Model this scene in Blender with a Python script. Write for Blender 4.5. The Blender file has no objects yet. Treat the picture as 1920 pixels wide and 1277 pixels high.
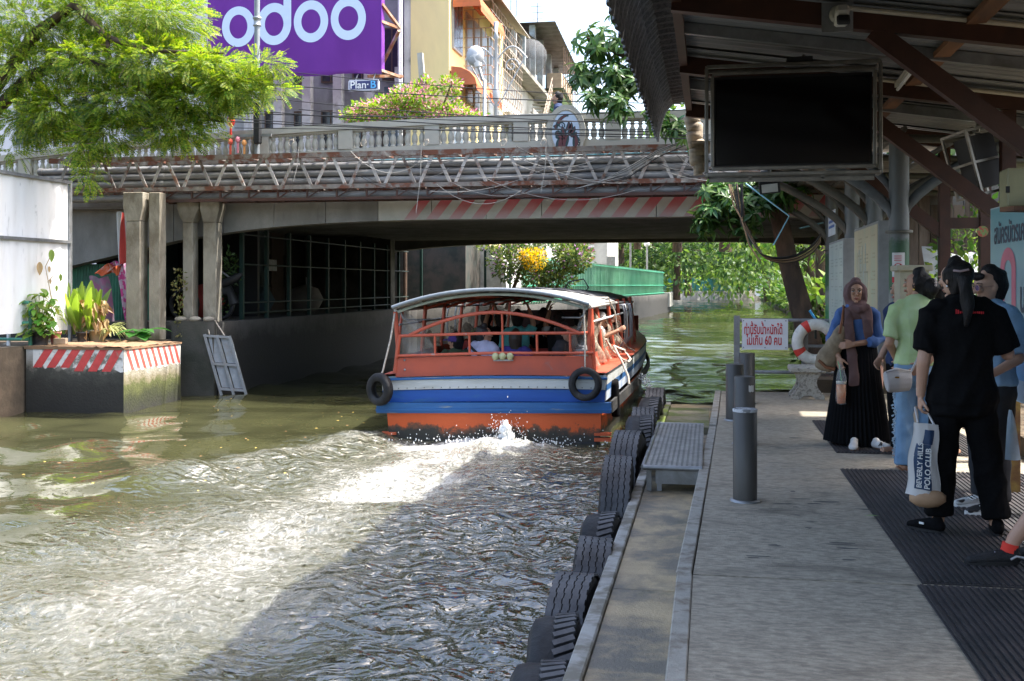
import bpy, bmesh, math, random
import numpy as np
from mathutils import Vector, Matrix, Euler

random.seed(7); RNG = np.random.default_rng(7)
SC = bpy.context.scene; COL = SC.collection
R = math.radians; PI = math.pi

# ---------------------------------------------------------------- camera, sky, sun, exposure
YAW = math.atan(.1848); CZ = 1.95; FPX = 2000.0; HZ = 535.0
cam = bpy.data.cameras.new('camera'); camo = bpy.data.objects.new('camera', cam); COL.objects.link(camo)
camo.location = (0, 0, CZ); camo.rotation_euler = (R(90), 0, YAW)
cam.sensor_width = 36; cam.lens = 36 * FPX / 1920; cam.shift_y = -(638.5 - HZ) / 1920
cam.clip_start = .05; cam.clip_end = 3000
SC.camera = camo
SUN = Vector((.535, .13, 1)).normalized()
W = bpy.data.worlds.new('World'); SC.world = W; W.use_nodes = True
_n = W.node_tree.nodes; _bg = _n['Background']; _bg.inputs['Strength'].default_value = .15
_sky = _n.new('ShaderNodeTexSky'); _sky.sky_type = 'NISHITA'; _sky.sun_disc = False
_sky.sun_elevation = math.asin(SUN.z); _sky.sun_rotation = math.atan2(SUN.x, SUN.y)
_sky.air_density = 1.0; _sky.dust_density = 4.5; _sky.ozone_density = 1.0
W.node_tree.links.new(_sky.outputs[0], _bg.inputs[0])
sl = bpy.data.lights.new('sun', 'SUN'); so = bpy.data.objects.new('sun', sl); COL.objects.link(so)
sl.energy = 2.7; sl.angle = R(.53); sl.color = (1, .965, .91)
so.rotation_euler = SUN.to_track_quat('Z', 'Y').to_euler(); so.location = (20, 0, 40)
SC.view_settings.view_transform = 'Standard'; SC.view_settings.look = 'None'
SC.view_settings.exposure = 2.15; SC.view_settings.gamma = 1
SC.view_settings.use_curve_mapping = False
SC.cycles.max_bounces = 8; SC.cycles.diffuse_bounces = 4; SC.cycles.glossy_bounces = 3
SC.cycles.transparent_max_bounces = 8; SC.cycles.caustics_reflective = False; SC.cycles.caustics_refractive = False
SC.cycles.use_denoising = True; SC.cycles.sample_clamp_indirect = 6

# ---------------------------------------------------------------- ray helpers (photo pixel -> place)
_s, _c = math.sin(YAW), math.cos(YAW)
def _ray(x, y):
    a = (x - 960) / FPX; b = (HZ - y) / FPX
    return Vector((-_s + a * _c, _c + a * _s, b))
def atY(x, y, Y): d = _ray(x, y); t = Y / d.y; return Vector((d.x * t, Y, CZ + d.z * t))
def atX(x, y, X): d = _ray(x, y); t = X / d.x; return Vector((X, d.y * t, CZ + d.z * t))
def atZ(x, y, Z): d = _ray(x, y); t = (Z - CZ) / d.z; return Vector((d.x * t, d.y * t, Z))

# ---------------------------------------------------------------- materials
_mats = {}
def mat(name, col, rough=.7, metal=0, col2=None, amt=.5, soft=.2, scale=4, detail=6, var=.15, bump=0, bscale=40,
        spec=.4, stretch=(1, 1, 1), trans=0, emit=None, rnd=0, alpha=1, col3=None, scale3=1.2, amt3=.6, wave=None):
    """colour + second colour through noise + third by a large noise; bump for grain"""
    if name in _mats: return _mats[name]
    m = bpy.data.materials.new(name); m.use_nodes = True; nt = m.node_tree; N = nt.nodes; L = nt.links
    b = N['Principled BSDF']; b.inputs['Roughness'].default_value = rough; b.inputs['Metallic'].default_value = metal
    b.inputs['Specular IOR Level'].default_value = spec
    tc = N.new('ShaderNodeTexCoord'); mp = N.new('ShaderNodeMapping'); mp.inputs['Scale'].default_value = stretch
    L.new(tc.outputs['Object'], mp.inputs['Vector'])
    def noise(sc, det=detail, dist=0):
        n = N.new('ShaderNodeTexNoise'); n.inputs['Scale'].default_value = sc; n.inputs['Detail'].default_value = det
        n.inputs['Roughness'].default_value = .62; n.inputs['Distortion'].default_value = dist
        L.new(mp.outputs[0], n.inputs['Vector']); return n.outputs['Fac']
    def ramp(fac, lo, hi):
        r = N.new('ShaderNodeMapRange'); r.inputs['From Min'].default_value = lo; r.inputs['From Max'].default_value = hi
        L.new(fac, r.inputs['Value']); return r.outputs[0]
    def mix(f, a, c, mode='MIX'):
        x = N.new('ShaderNodeMix'); x.data_type = 'RGBA'; x.blend_type = mode
        for s, v in ((x.inputs[0], f), (x.inputs[6], a), (x.inputs[7], c)):
            if hasattr(v, 'links'): L.new(v, s)
            elif isinstance(v, (int, float)): s.default_value = v
            else: s.default_value = (*v[:3], 1)
        return x.outputs[2]
    out = tuple(col)
    if var:
        f = ramp(noise(scale * 1.7, 5), .3, .7)
        out = mix(f, tuple(v * (1 - var) for v in col), tuple(min(1, v * (1 + var)) for v in col))
    if col2: out = mix(ramp(noise(scale, detail, .3), amt - soft / 2, amt + soft / 2), out, col2)
    if col3: out = mix(ramp(noise(scale3, 8, .6), amt3 - .05, amt3 + .12), out, col3)
    if rnd:
        oi = N.new('ShaderNodeObjectInfo'); r = ramp(oi.outputs['Random'], 0, 1)
        mm = N.new('ShaderNodeMath'); mm.operation = 'MULTIPLY_ADD'; L.new(r, mm.inputs[0]); mm.inputs[1].default_value = 2 * rnd; mm.inputs[2].default_value = 1 - rnd
        cb = N.new('ShaderNodeCombineColor'); [L.new(mm.outputs[0], cb.inputs[i]) for i in range(3)]
        out = mix(1.0, out, cb.outputs[0], 'MULTIPLY')
    if hasattr(out, 'links'): L.new(out, b.inputs['Base Color'])
    else: b.inputs['Base Color'].default_value = (*out[:3], 1)
    if bump:
        bp = N.new('ShaderNodeBump'); bp.inputs['Strength'].default_value = bump; bp.inputs['Distance'].default_value = .02
        L.new(noise(bscale, 4), bp.inputs['Height']); L.new(bp.outputs[0], b.inputs['Normal'])
    if alpha < 1: b.inputs['Alpha'].default_value = alpha
    if emit: b.inputs['Emission Color'].default_value = (*emit[:3], 1); b.inputs['Emission Strength'].default_value = emit[3]
    _mats[name] = m; return m

def leafmat(name, c1, c2, c3=None, translucency=.45, rough=.45):
    """leaves: colour picked per leaf, light passes through"""
    if name in _mats: return _mats[name]
    m = bpy.data.materials.new(name); m.use_nodes = True; nt = m.node_tree; N = nt.nodes; L = nt.links
    b = N['Principled BSDF']; b.inputs['Roughness'].default_value = rough; b.inputs['Specular IOR Level'].default_value = .35
    g = N.new('ShaderNodeNewGeometry'); cr = N.new('ShaderNodeValToRGB')
    e = cr.color_ramp.elements; e[0].color = (*c1, 1); e[1].color = (*c2, 1)
    if c3: k = cr.color_ramp.elements.new(.93); k.color = (*c3, 1); cr.color_ramp.elements[1].position = .9 if len(cr.color_ramp.elements) > 2 else 1
    L.new(g.outputs['Random Per Island'], cr.inputs[0]); L.new(cr.outputs[0], b.inputs['Base Color'])
    t = N.new('ShaderNodeBsdfTranslucent'); h = N.new('ShaderNodeHueSaturation'); h.inputs['Value'].default_value = 1.5; h.inputs['Saturation'].default_value = 1.12; h.inputs['Hue'].default_value = .497
    L.new(cr.outputs[0], h.inputs['Color']); L.new(h.outputs[0], t.inputs['Color'])
    mx = N.new('ShaderNodeMixShader'); mx.inputs[0].default_value = translucency
    L.new(b.outputs[0], mx.inputs[1]); L.new(t.outputs[0], mx.inputs[2]); L.new(mx.outputs[0], N['Material Output'].inputs[0])
    _mats[name] = m; return m

CONC = mat('weathered concrete', (.30, .28, .235), .9, col2=(.16, .15, .13), amt=.58, soft=.25, scale=1.3, var=.2, bump=.35, bscale=60, col3=(.09, .085, .075), scale3=.7, amt3=.66)
CONC_L = mat('pale concrete', (.40, .39, .34), .9, col2=(.24, .23, .2), amt=.6, soft=.3, scale=2, var=.12, bump=.2, bscale=50)
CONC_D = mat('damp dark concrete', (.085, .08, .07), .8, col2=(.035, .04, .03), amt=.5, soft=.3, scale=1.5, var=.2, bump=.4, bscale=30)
CREAM = mat('cream painted concrete', (.36, .355, .305), .8, col2=(.26, .25, .215), amt=.64, soft=.2, scale=2.5, var=.06, bump=.1, bscale=60)
STEEL = mat('galvanised steel', (.30, .31, .32), .42, .6, col2=(.2, .2, .19), amt=.55, soft=.3, scale=6, var=.15, bump=.05)
RUST = mat('flaking rust', (.20, .175, .155), .85, col2=(.14, .055, .033), amt=.51, soft=.1, scale=5, var=.2, bump=.4, bscale=40, col3=(.42, .40, .36), scale3=3, amt3=.62)
BROWN = mat('brown painted steel', (.055, .020, .011), .5, col2=(.026, .012, .008), amt=.6, soft=.25, scale=3, var=.2, bump=.08)
RUBBER = mat('worn black rubber', (.010, .010, .011), .55, spec=.22, col2=(.03, .03, .031), amt=.55, soft=.3, scale=5, var=.3, bump=.35, bscale=25, col3=(.12, .115, .10), scale3=3, amt3=.67)
BLACK = mat('matt black', (.012, .012, .012), .6, var=0)
WHITE = mat('white paint', (.76, .76, .74), .5, col2=(.55, .53, .47), amt=.68, soft=.2, scale=4, var=.04)
WOOD = mat('grey timber', (.22, .17, .12), .85, col2=(.10, .075, .055), amt=.5, soft=.3, scale=4, stretch=(1, 1, .2), bump=.3)
BARK = mat('bark', (.115, .075, .05), .95, col2=(.055, .04, .03), amt=.5, soft=.25, scale=5, stretch=(1, 1, .4), bump=1, bscale=18)
GREENP = mat('dark green paint', (.02, .12, .07), .55, col2=(.02, .05, .035), amt=.6, soft=.3, scale=3, var=.15)
CABLE = mat('black cable', (.02, .02, .021), .5, var=0)
ROPE = mat('pale rope', (.55, .5, .42), .9, col2=(.35, .3, .25), scale=30)

# ---------------------------------------------------------------- mesh helpers
_loc = {}
def wloc(o): return _loc.get(o.name, Vector((0, 0, 0))) if o is not None else Vector((0, 0, 0))

class MB:
    """collects shapes and links them as one mesh"""
    def __init__(s): s.v = []; s.f = []; s.mi = []; s.sm = []
    def add(s, vs, fs, m=0, smooth=False):
        o = len(s.v); s.v.extend([tuple(p) for p in vs])
        for f in fs: s.f.append([o + i for i in f]); s.mi.append(m); s.sm.append(smooth)
        return s
    def box(s, a, b, m=0):
        x0, y0, z0 = (min(a[i], b[i]) for i in range(3)); x1, y1, z1 = (max(a[i], b[i]) for i in range(3))
        return s.add([(x0, y0, z0), (x1, y0, z0), (x1, y1, z0), (x0, y1, z0), (x0, y0, z1), (x1, y0, z1), (x1, y1, z1), (x0, y1, z1)],
              [(0, 3, 2, 1), (4, 5, 6, 7), (0, 1, 5, 4), (1, 2, 6, 5), (2, 3, 7, 6), (3, 0, 4, 7)], m)
    def cbox(s, c, size, rot=None, m=0):
        M_ = rot if rot is not None else Matrix.Identity(3); h = Vector(size) / 2; vs = []
        for z in (-1, 1):
            for x, y in ((-1, -1), (1, -1), (1, 1), (-1, 1)): vs.append(Vector(c) + M_ @ Vector((x * h.x, y * h.y, z * h.z)))
        return s.add(vs, [(0, 3, 2, 1), (4, 5, 6, 7), (0, 1, 5, 4), (1, 2, 6, 5), (2, 3, 7, 6), (3, 0, 4, 7)], m)
    def bar(s, p, q, w, h=None, up=(0, 0, 1), m=0):
        p, q = Vector(p), Vector(q); h = h or w; d = (q - p); L = d.length; d.normalize(); u = Vector(up)
        if abs(d.dot(u)) > .98: u = Vector((0, 1, 0))
        sd = d.cross(u).normalized(); u = sd.cross(d)
        M_ = Matrix((sd, d, u)).transposed()
        return s.cbox((p + q) / 2, (w, L, h), M_, m)
    def tube(s, pts, r, n=8, m=0, cap=True, smooth=True, closed=False):
        P = [Vector(p) for p in pts]; k = len(P); rr = r if hasattr(r, '__len__') else [r] * k
        vs = []; u = None
        for i in range(k):
            if closed: t = P[(i + 1) % k] - P[i - 1]
            else: t = P[min(i + 1, k - 1)] - P[max(i - 1, 0)]
            t.normalize()
            if u is None:
                u = t.cross(Vector((0, 0, 1)))
                if u.length < .05: u = t.cross(Vector((1, 0, 0)))
            u = (u - t * u.dot(t)).normalized(); w = t.cross(u)
            for j in range(n):
                a = 2 * PI * j / n; vs.append(P[i] + (u * math.cos(a) + w * math.sin(a)) * rr[i])
        fs = []
        for i in range(k if closed else k - 1):
            i2 = (i + 1) % k
            for j in range(n): fs.append((i * n + j, i * n + (j + 1) % n, i2 * n + (j + 1) % n, i2 * n + j))
        s.add(vs, fs, m, smooth)
        if cap and not closed: s.add(vs[:n], [tuple(range(n))[::-1]], m); s.add(vs[-n:], [tuple(range(n))], m)
        return s
    def lathe(s, prof, c=(0, 0, 0), n=16, m=0, smooth=True, M_=None):
        vs = []; k = len(prof); M_ = M_ or Matrix.Identity(3)
        for r, z in prof:
            for j in range(n): a = 2 * PI * j / n; vs.append(Vector(c) + M_ @ Vector((r * math.cos(a), r * math.sin(a), z)))
        fs = [(i * n + j, i * n + (j + 1) % n, (i + 1) * n + (j + 1) % n, (i + 1) * n + j) for i in range(k - 1) for j in range(n)]
        s.add(vs, fs, m, smooth)
        if prof[0][0] > 1e-4: s.add(vs[:n], [tuple(range(n))[::-1]], m)
        if prof[-1][0] > 1e-4: s.add(vs[-n:], [tuple(range(n))], m)
        return s
    def ball(s, c, r, n=12, m=0):
        r = r if hasattr(r, '__len__') else (r, r, r); vs = []; k = n // 2 + 1
        for i in range(k):
            t = PI * i / (k - 1)
            for j in range(n): a = 2 * PI * j / n; vs.append((c[0] + r[0] * math.sin(t) * math.cos(a), c[1] + r[1] * math.sin(t) * math.sin(a), c[2] - r[2] * math.cos(t)))
        return s.add(vs, [(i * n + j, i * n + (j + 1) % n, (i + 1) * n + (j + 1) % n, (i + 1) * n + j) for i in range(k - 1) for j in range(n)], m, True)
    def grid(s, rows, m=0, smooth=True, flip=False):
        nr, nc = len(rows), len(rows[0]); vs = [p for r in rows for p in r]
        fs = [(i * nc + j, i * nc + j + 1, (i + 1) * nc + j + 1, (i + 1) * nc + j) for i in range(nr - 1) for j in range(nc - 1)]
        if flip: fs = [f[::-1] for f in fs]
        return s.add(vs, fs, m, smooth)
    def prism(s, poly, d, m=0):
        """poly: list of 3-D points (flat), extruded by the vector d"""
        d = Vector(d); n = len(poly); P = [Vector(p) for p in poly]
        vs = P + [p + d for p in P]
        return s.add(vs, [tuple(range(n))[::-1], tuple(range(n, 2 * n))] + [(i, (i + 1) % n, n + (i + 1) % n, n + i) for i in range(n)], m)
    def mesh(s, name, mats, off=Vector((0, 0, 0))):
        me = bpy.data.meshes.new(name)
        me.from_pydata([(x - off[0], y - off[1], z - off[2]) for x, y, z in s.v], [], s.f)
        for m in (mats if isinstance(mats, (list, tuple)) else [mats]): me.materials.append(m)
        me.polygons.foreach_set('material_index', s.mi); me.polygons.foreach_set('use_smooth', s.sm)
        me.validate(); me.update(); return me
    def build(s, name, mats, parent=None, loc=None, local=False, bevel=0):
        """world coordinates unless local; stored relative to the parent"""
        off = Vector(loc) if loc is not None else Vector((0, 0, 0))
        po = Vector((0, 0, 0)) if local else wloc(parent)
        base = off if loc is not None else po
        me = s.mesh(name, mats, base if not local else Vector((0, 0, 0)))
        o = bpy.data.objects.new(name, me); COL.objects.link(o)
        if loc is not None: o.location = Vector(loc) - (po if parent else Vector((0, 0, 0)))
        _loc[o.name] = Vector(loc) if loc is not None else po
        if parent is not None: o.parent = parent
        if bevel:
            bm = bmesh.new(); bm.from_mesh(me); bmesh.ops.remove_doubles(bm, verts=bm.verts, dist=1e-5)
            es = [e for e in bm.edges if len(e.link_faces) == 2 and e.calc_face_angle(0) > .6]
            bmesh.ops.bevel(bm, geom=es, offset=bevel, segments=1, affect='EDGES', profile=.5); bm.to_mesh(me); bm.free()
        return o

def tag(o, label=None, cat=None, group=None, kind=None):
    for k, v in (('label', label), ('category', cat), ('group', group), ('kind', kind)):
        if v: o[k] = v
    return o
def thing(name, label, cat, loc=(0, 0, 0), group=None, rz=0):
    o = bpy.data.objects.new(name, None); COL.objects.link(o); o.location = loc; o.rotation_euler = (0, 0, rz)
    o.empty_display_size = .2; _loc[o.name] = Vector(loc); return tag(o, label, cat, group)
def copy_tree(o, parent=None, off=None):
    c = o.copy(); COL.objects.link(c)
    if parent is not None: c.parent = parent
    for ch in list(o.children): copy_tree(ch, c)
    return c
def share(proto, parent=None, loc=None, rot=None, scale=None):
    """another object on the same mesh"""
    c = proto.copy(); COL.objects.link(c); c.parent = parent
    if loc is not None: c.location = loc
    if rot is not None: c.rotation_euler = rot
    if scale is not None: c.scale = scale
    return c
def npmesh(name, V, F, mats, smooth=False):
    V = np.asarray(V, np.float32).reshape(-1, 3); F = np.asarray(F, np.int32); k = F.shape[1]
    me = bpy.data.meshes.new(name); me.vertices.add(len(V)); me.vertices.foreach_set('co', V.ravel())
    me.loops.add(F.size); me.loops.foreach_set('vertex_index', F.ravel())
    me.polygons.add(len(F)); me.polygons.foreach_set('loop_start', np.arange(0, F.size, k, dtype=np.int32))
    me.polygons.foreach_set('loop_total', np.full(len(F), k, np.int32))
    if smooth: me.polygons.foreach_set('use_smooth', np.ones(len(F), bool))
    for m in (mats if isinstance(mats, (list, tuple)) else [mats]): me.materials.append(m)
    me.update(calc_edges=True); return me
def link(name, me, parent=None, loc=None):
    o = bpy.data.objects.new(name, me); COL.objects.link(o)
    if loc is not None: o.location = loc
    if parent is not None: o.parent = parent
    _loc[o.name] = Vector(loc) if loc is not None else wloc(parent)
    return o
def text_mesh(name, body, size, mats, M4, parent=None, ext=.002, bold=0, sx=1, align='CENTER', res=4):
    """flat lettering as a mesh, placed by M4 (world), relative to the parent"""
    c = bpy.data.curves.new(name, 'FONT'); c.body = body; c.size = size; c.align_x = align; c.align_y = 'CENTER'
    c.extrude = ext; c.offset = bold; c.resolution_u = res
    o = bpy.data.objects.new(name, c); COL.objects.link(o)
    dg = bpy.context.evaluated_depsgraph_get(); me = bpy.data.meshes.new_from_object(o.evaluated_get(dg), depsgraph=dg)
    bpy.data.objects.remove(o); bpy.data.curves.remove(c)
    me.transform(Matrix.Diagonal((sx, 1, 1, 1))); me.transform(Matrix.Translation(-wloc(parent)) @ M4)
    me.materials.clear()
    me.materials.append(mats); r = link(name, me, parent); return r
def face_mat(origin, xdir, zdir=(0, 0, 1)):
    """matrix that stands text up: text x along xdir, text y along zdir"""
    x = Vector(xdir).normalized(); z = Vector(zdir).normalized(); n = x.cross(z).normalized()
    return Matrix.Translation(Vector(origin)) @ Matrix((x, z, n)).transposed().to_4x4()
def sag(p, q, drop, n=12):
    p, q = Vector(p), Vector(q)
    return [p.lerp(q, i / n) + Vector((0, 0, -4 * drop * (i / n) * (1 - i / n))) for i in range(n + 1)]
# ================================================================ SETTING: water, banks, pier deck
def smooth(a, b, x): t = np.clip((x - a) / (b - a), 0, 1); return t * t * (3 - 2 * t)
def vnoise(x, y, seed=0):
    """smooth value noise on numpy arrays"""
    r = np.random.default_rng(seed).random((256, 256)); xi = np.floor(x).astype(int); yi = np.floor(y).astype(int); fx = x - xi; fy = y - yi
    fx = fx * fx * (3 - 2 * fx); fy = fy * fy * (3 - 2 * fy); g = lambda i, j: r[i % 256, j % 256]
    return (g(xi, yi) * (1 - fx) + g(xi + 1, yi) * fx) * (1 - fy) + (g(xi, yi + 1) * (1 - fx) + g(xi + 1, yi + 1) * fx) * fy

def build_water():
    ys = [1.5]; st = .028
    while ys[-1] < 300:
        y = ys[-1]; ys.append(y + max(.028, .0034 * (y - 1.5) if y < 22 else .012 * (y - 16)))
    ys = np.array(ys); xs = np.concatenate([np.arange(-17, -6, .06), np.arange(-6, .4, .03), np.arange(.4, 14, .25)])
    X, Y = np.meshgrid(xs, ys); H = np.zeros_like(X); rng = np.random.default_rng(3)
    wake = smooth(-5.6, -4.5, X + .35 * np.sin(Y * 1.3) + .5 * (vnoise(X * 1.1, Y * 1.1, 5) - .5)) * (1 - smooth(12.7, 13.3, Y + .25 * np.sin(X * 3)))
    near = 1 - smooth(16, 40, Y)
    # long lazy swells
    for i in range(26):
        lam = rng.uniform(.5, 2.6); th = rng.normal(PI / 2, .7); k = 2 * PI / lam
        H += .0046 * lam ** .9 * np.sin(k * (X * math.cos(th) + Y * math.sin(th)) + rng.uniform(0, 6.28)) * (.55 + .45 * near)
    ch = np.zeros_like(X)
    for i in range(70):
        lam = rng.uniform(.10, .7) ** 1.3; th = rng.uniform(0, 2 * PI); k = 2 * PI / lam
        wx = .25 * np.sin(Y * 1.7 + i) + .2 * np.sin(X * 2.1 - i)
        s = np.sin(k * ((X + wx) * math.cos(th) + (Y + .5 * wx) * math.sin(th)) + rng.uniform(0, 6.28))
        ch += .0032 * lam ** .95 * (1 - np.abs(s)) * 1.3 if i % 3 == 0 else .0034 * lam * s
    mod = .5 + 1.0 * vnoise(X * .9, Y * .9, 8)
    H += ch * (.12 + 1.15 * wake * mod) * near - .02 * wake
    # stern wave rolling off to the left of the boat
    def ridge(a, b, w, h):
        ax, ay = a; bx, by = b; dx, dy = bx - ax, by - ay; L2 = dx * dx + dy * dy
        t = np.clip(((X - ax) * dx + (Y - ay) * dy) / L2, 0, 1); d = np.hypot(X - ax - t * dx, Y - ay - t * dy)
        return h * np.exp(-(d / w) ** 2) * (1 - .55 * t) * (.75 + .5 * vnoise(X * 1.6, Y * 1.6, 11))
    H += ridge((-4.2, 12.75), (-5.5, 9.6), .33, .15) + ridge((-5.4, 9.9), (-6.6, 7.0), .5, .05)
    H += .10 * np.exp(-(((X + 2.45) / .55) ** 2 + ((Y - 12.5) / .3) ** 2)) + .06 * np.exp(-(((X + 3.1) / .9) ** 2 + ((Y - 12.1) / .4) ** 2))
    # foam density
    age = smooth(4, 13, Y)
    n1 = vnoise(X * 1.2 + 3, Y * .8, 21); n2 = vnoise(X * 3.1, Y * 2.0, 22)
    core = np.exp(-((X + 2.75 + .13 * (13 - Y)) / (.75 + .10 * (13 - Y))) ** 2)
    F = wake * (.17 + .62 * core * (.60 + .22 * age) * (.4 + n1) + .25 * (n2 - .35) * age)
    F += .5 * np.exp(-((Y - 12.55 - .12 * np.sin(X * 6)) / .4) ** 2) * smooth(-4.2, -3.6, X) * (1 - smooth(-2.1, -1.2, X))
    F += .32 * ridge((-4.2, 12.75), (-5.3, 9.9), .22, 1.0)
    F += .2 * np.exp(-((X + 1.0) / .12) ** 2) * (Y < 15) * (Y > 12) + .30 * np.exp(-((X + .78) / .22) ** 2 - ((Y - 16.5) / 2.2) ** 2)
    bx = -2.6 - 1.43 + .0 * Y; F += .5 * np.exp(-((X - bx) / .10) ** 2) * (Y > 12.9) * (Y < 14.5)
    F = np.clip(F, 0, 1)
    nr, nc = X.shape; V = np.stack([X, Y, H], -1).reshape(-1, 3); idx = np.arange(nr * nc).reshape(nr, nc)
    Q = np.stack([idx[:-1, :-1], idx[:-1, 1:], idx[1:, 1:], idx[1:, :-1]], -1).reshape(-1, 4)
    m = bpy.data.materials.new('canal water'); m.use_nodes = True; nt = m.node_tree; N = nt.nodes; L = nt.links; b = N['Principled BSDF']
    b.inputs['IOR'].default_value = 1.333; b.inputs['Specular IOR Level'].default_value = .62
    at = N.new('ShaderNodeAttribute'); at.attribute_name = 'foam'; wk = N.new('ShaderNodeAttribute'); wk.attribute_name = 'churn'; ge = N.new('ShaderNodeNewGeometry')
    def nz(sc, st=(1, 1, 1), det=6, dist=0, rough=.6):
        mp = N.new('ShaderNodeMapping'); mp.inputs['Scale'].default_value = st; L.new(ge.outputs['Position'], mp.inputs[0])
        n = N.new('ShaderNodeTexNoise'); n.inputs['Scale'].default_value = sc; n.inputs['Detail'].default_value = det; n.inputs['Distortion'].default_value = dist; n.inputs['Roughness'].default_value = rough
        L.new(mp.outputs[0], n.inputs['Vector']); return n.outputs['Fac']
    def mth(op, a, c, clamp=False):
        x = N.new('ShaderNodeMath'); x.operation = op; x.use_clamp = clamp
        for s, v in ((x.inputs[0], a), (x.inputs[1], c)):
            if hasattr(v, 'links'): L.new(v, s)
            else: s.default_value = v
        return x.outputs[0]
    f1 = nz(12, (1, .7, 1), 12, 1.6, .72)
    thr = mth('SUBTRACT', mth('ADD', mth('MULTIPLY', at.outputs['Fac'], .60), f1), .745)
    foam = mth('MULTIPLY', thr, 2.6, True)
    c = N.new('ShaderNodeMix'); c.data_type = 'RGBA'; c.inputs[6].default_value = (.048, .049, .022, 1); c.inputs[7].default_value = (.088, .086, .060, 1)
    L.new(mth('MULTIPLY', at.outputs['Fac'], 1.5, True), c.inputs[0])
    c2 = N.new('ShaderNodeMix'); c2.data_type = 'RGBA'; c2.inputs[7].default_value = (.60, .60, .565, 1); L.new(foam, c2.inputs[0]); L.new(c.outputs[2], c2.inputs[6])
    L.new(c2.outputs[2], b.inputs['Base Color'])
    df = N.new('ShaderNodeBsdfDiffuse'); upv = N.new('ShaderNodeCombineXYZ'); upv.inputs[2].default_value = 1; L.new(upv.outputs[0], df.inputs['Normal']); L.new(c.outputs[2], df.inputs['Color'])
    gl = N.new('ShaderNodeBsdfGlossy'); gl.inputs['Roughness'].default_value = .03; fr = N.new('ShaderNodeFresnel'); fr.inputs['IOR'].default_value = 2.2
    r = N.new('ShaderNodeMapRange'); r.inputs['To Min'].default_value = .02; r.inputs['To Max'].default_value = .6; L.new(foam, r.inputs[0]); L.new(r.outputs[0], b.inputs['Roughness'])
    h = mth('ADD', mth('MULTIPLY', mth('ADD', nz(3.8, (.7, 1, 1), 1.5, 1.8, .45), mth('MULTIPLY', nz(10, (.65, 1, 1), 2, 1.5, .45), .40)), mth('ADD', mth('MULTIPLY', wk.outputs['Fac'], 3.1), .14)), mth('MULTIPLY', foam, .35))
    bp = N.new('ShaderNodeBump'); bp.inputs['Strength'].default_value = .8; bp.inputs['Distance'].default_value = .035; L.new(h, bp.inputs['Height']); L.new(bp.outputs[0], b.inputs['Normal']); L.new(bp.outputs[0], gl.inputs['Normal']); L.new(bp.outputs[0], fr.inputs['Normal'])
    m1 = N.new('ShaderNodeMixShader'); L.new(fr.outputs[0], m1.inputs[0]); L.new(df.outputs[0], m1.inputs[1]); L.new(gl.outputs[0], m1.inputs[2])
    m2 = N.new('ShaderNodeMixShader'); L.new(foam, m2.inputs[0]); L.new(m1.outputs[0], m2.inputs[1]); L.new(b.outputs[0], m2.inputs[2]); L.new(m2.outputs[0], N['Material Output'].inputs[0])
    me = npmesh('water', V, Q, m, True); a = me.attributes.new('foam', 'FLOAT', 'POINT'); a.data.foreach_set('value', F.ravel().astype(np.float32)); a = me.attributes.new('churn', 'FLOAT', 'POINT'); a.data.foreach_set('value', np.clip(wake * mod * near, 0, 1.5).ravel().astype(np.float32))
    tag(link('water', me), kind='structure')
build_water()

def zstain(name, stops, z0, z1, rough=.85, nscale=3, namp=.35, bump=.4):
    """colours stacked by height with a ragged line between them (tide marks, algae)"""
    m = bpy.data.materials.new(name); m.use_nodes = True; N = m.node_tree.nodes; L = m.node_tree.links; b = N['Principled BSDF']; b.inputs['Roughness'].default_value = rough
    g = N.new('ShaderNodeNewGeometry'); s = N.new('ShaderNodeSeparateXYZ'); L.new(g.outputs['Position'], s.inputs[0])
    r = N.new('ShaderNodeMapRange'); r.inputs['From Min'].default_value = z0; r.inputs['From Max'].default_value = z1; r.clamp = False; L.new(s.outputs[2], r.inputs[0])
    n = N.new('ShaderNodeTexNoise'); n.inputs['Scale'].default_value = nscale; n.inputs['Detail'].default_value = 9; n.inputs['Roughness'].default_value = .68; L.new(g.outputs['Position'], n.inputs['Vector'])
    a = N.new('ShaderNodeMath'); a.operation = 'MULTIPLY_ADD'; L.new(n.outputs[0], a.inputs[0]); a.inputs[1].default_value = namp * 2; L.new(r.outputs[0], a.inputs[2])
    a2 = N.new('ShaderNodeMath'); a2.operation = 'SUBTRACT'; L.new(a.outputs[0], a2.inputs[0]); a2.inputs[1].default_value = namp
    c = N.new('ShaderNodeValToRGB'); e = c.color_ramp.elements
    e[0].position, e[0].color = stops[0][0], (*stops[0][1], 1); e[1].position, e[1].color = stops[-1][0], (*stops[-1][1], 1)
    for p, col in stops[1:-1]: k = c.color_ramp.elements.new(p); k.color = (*col, 1)
    L.new(a2.outputs[0], c.inputs[0]); L.new(c.outputs[0], b.inputs['Base Color'])
    n2 = N.new('ShaderNodeTexNoise'); n2.inputs['Scale'].default_value = 30; n2.inputs['Detail'].default_value = 6; L.new(g.outputs['Position'], n2.inputs['Vector'])
    bp = N.new('ShaderNodeBump'); bp.inputs['Strength'].default_value = bump; bp.inputs['Distance'].default_value = .03; L.new(n2.outputs[0], bp.inputs['Height']); L.new(bp.outputs[0], b.inputs['Normal'])
    return m
SOIL = mat('bare soil', (.16, .12, .08), .95, col2=(.08, .065, .045), amt=.5, soft=.3, scale=2, var=.25, bump=.6, bscale=12)
BANKW = mat('stained bank wall', (.17, .155, .13), .9, col2=(.05, .05, .042), amt=.5, soft=.3, scale=1.1, var=.25, bump=.4, bscale=25, col3=(.03, .035, .022), scale3=.9, amt3=.55)
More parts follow.
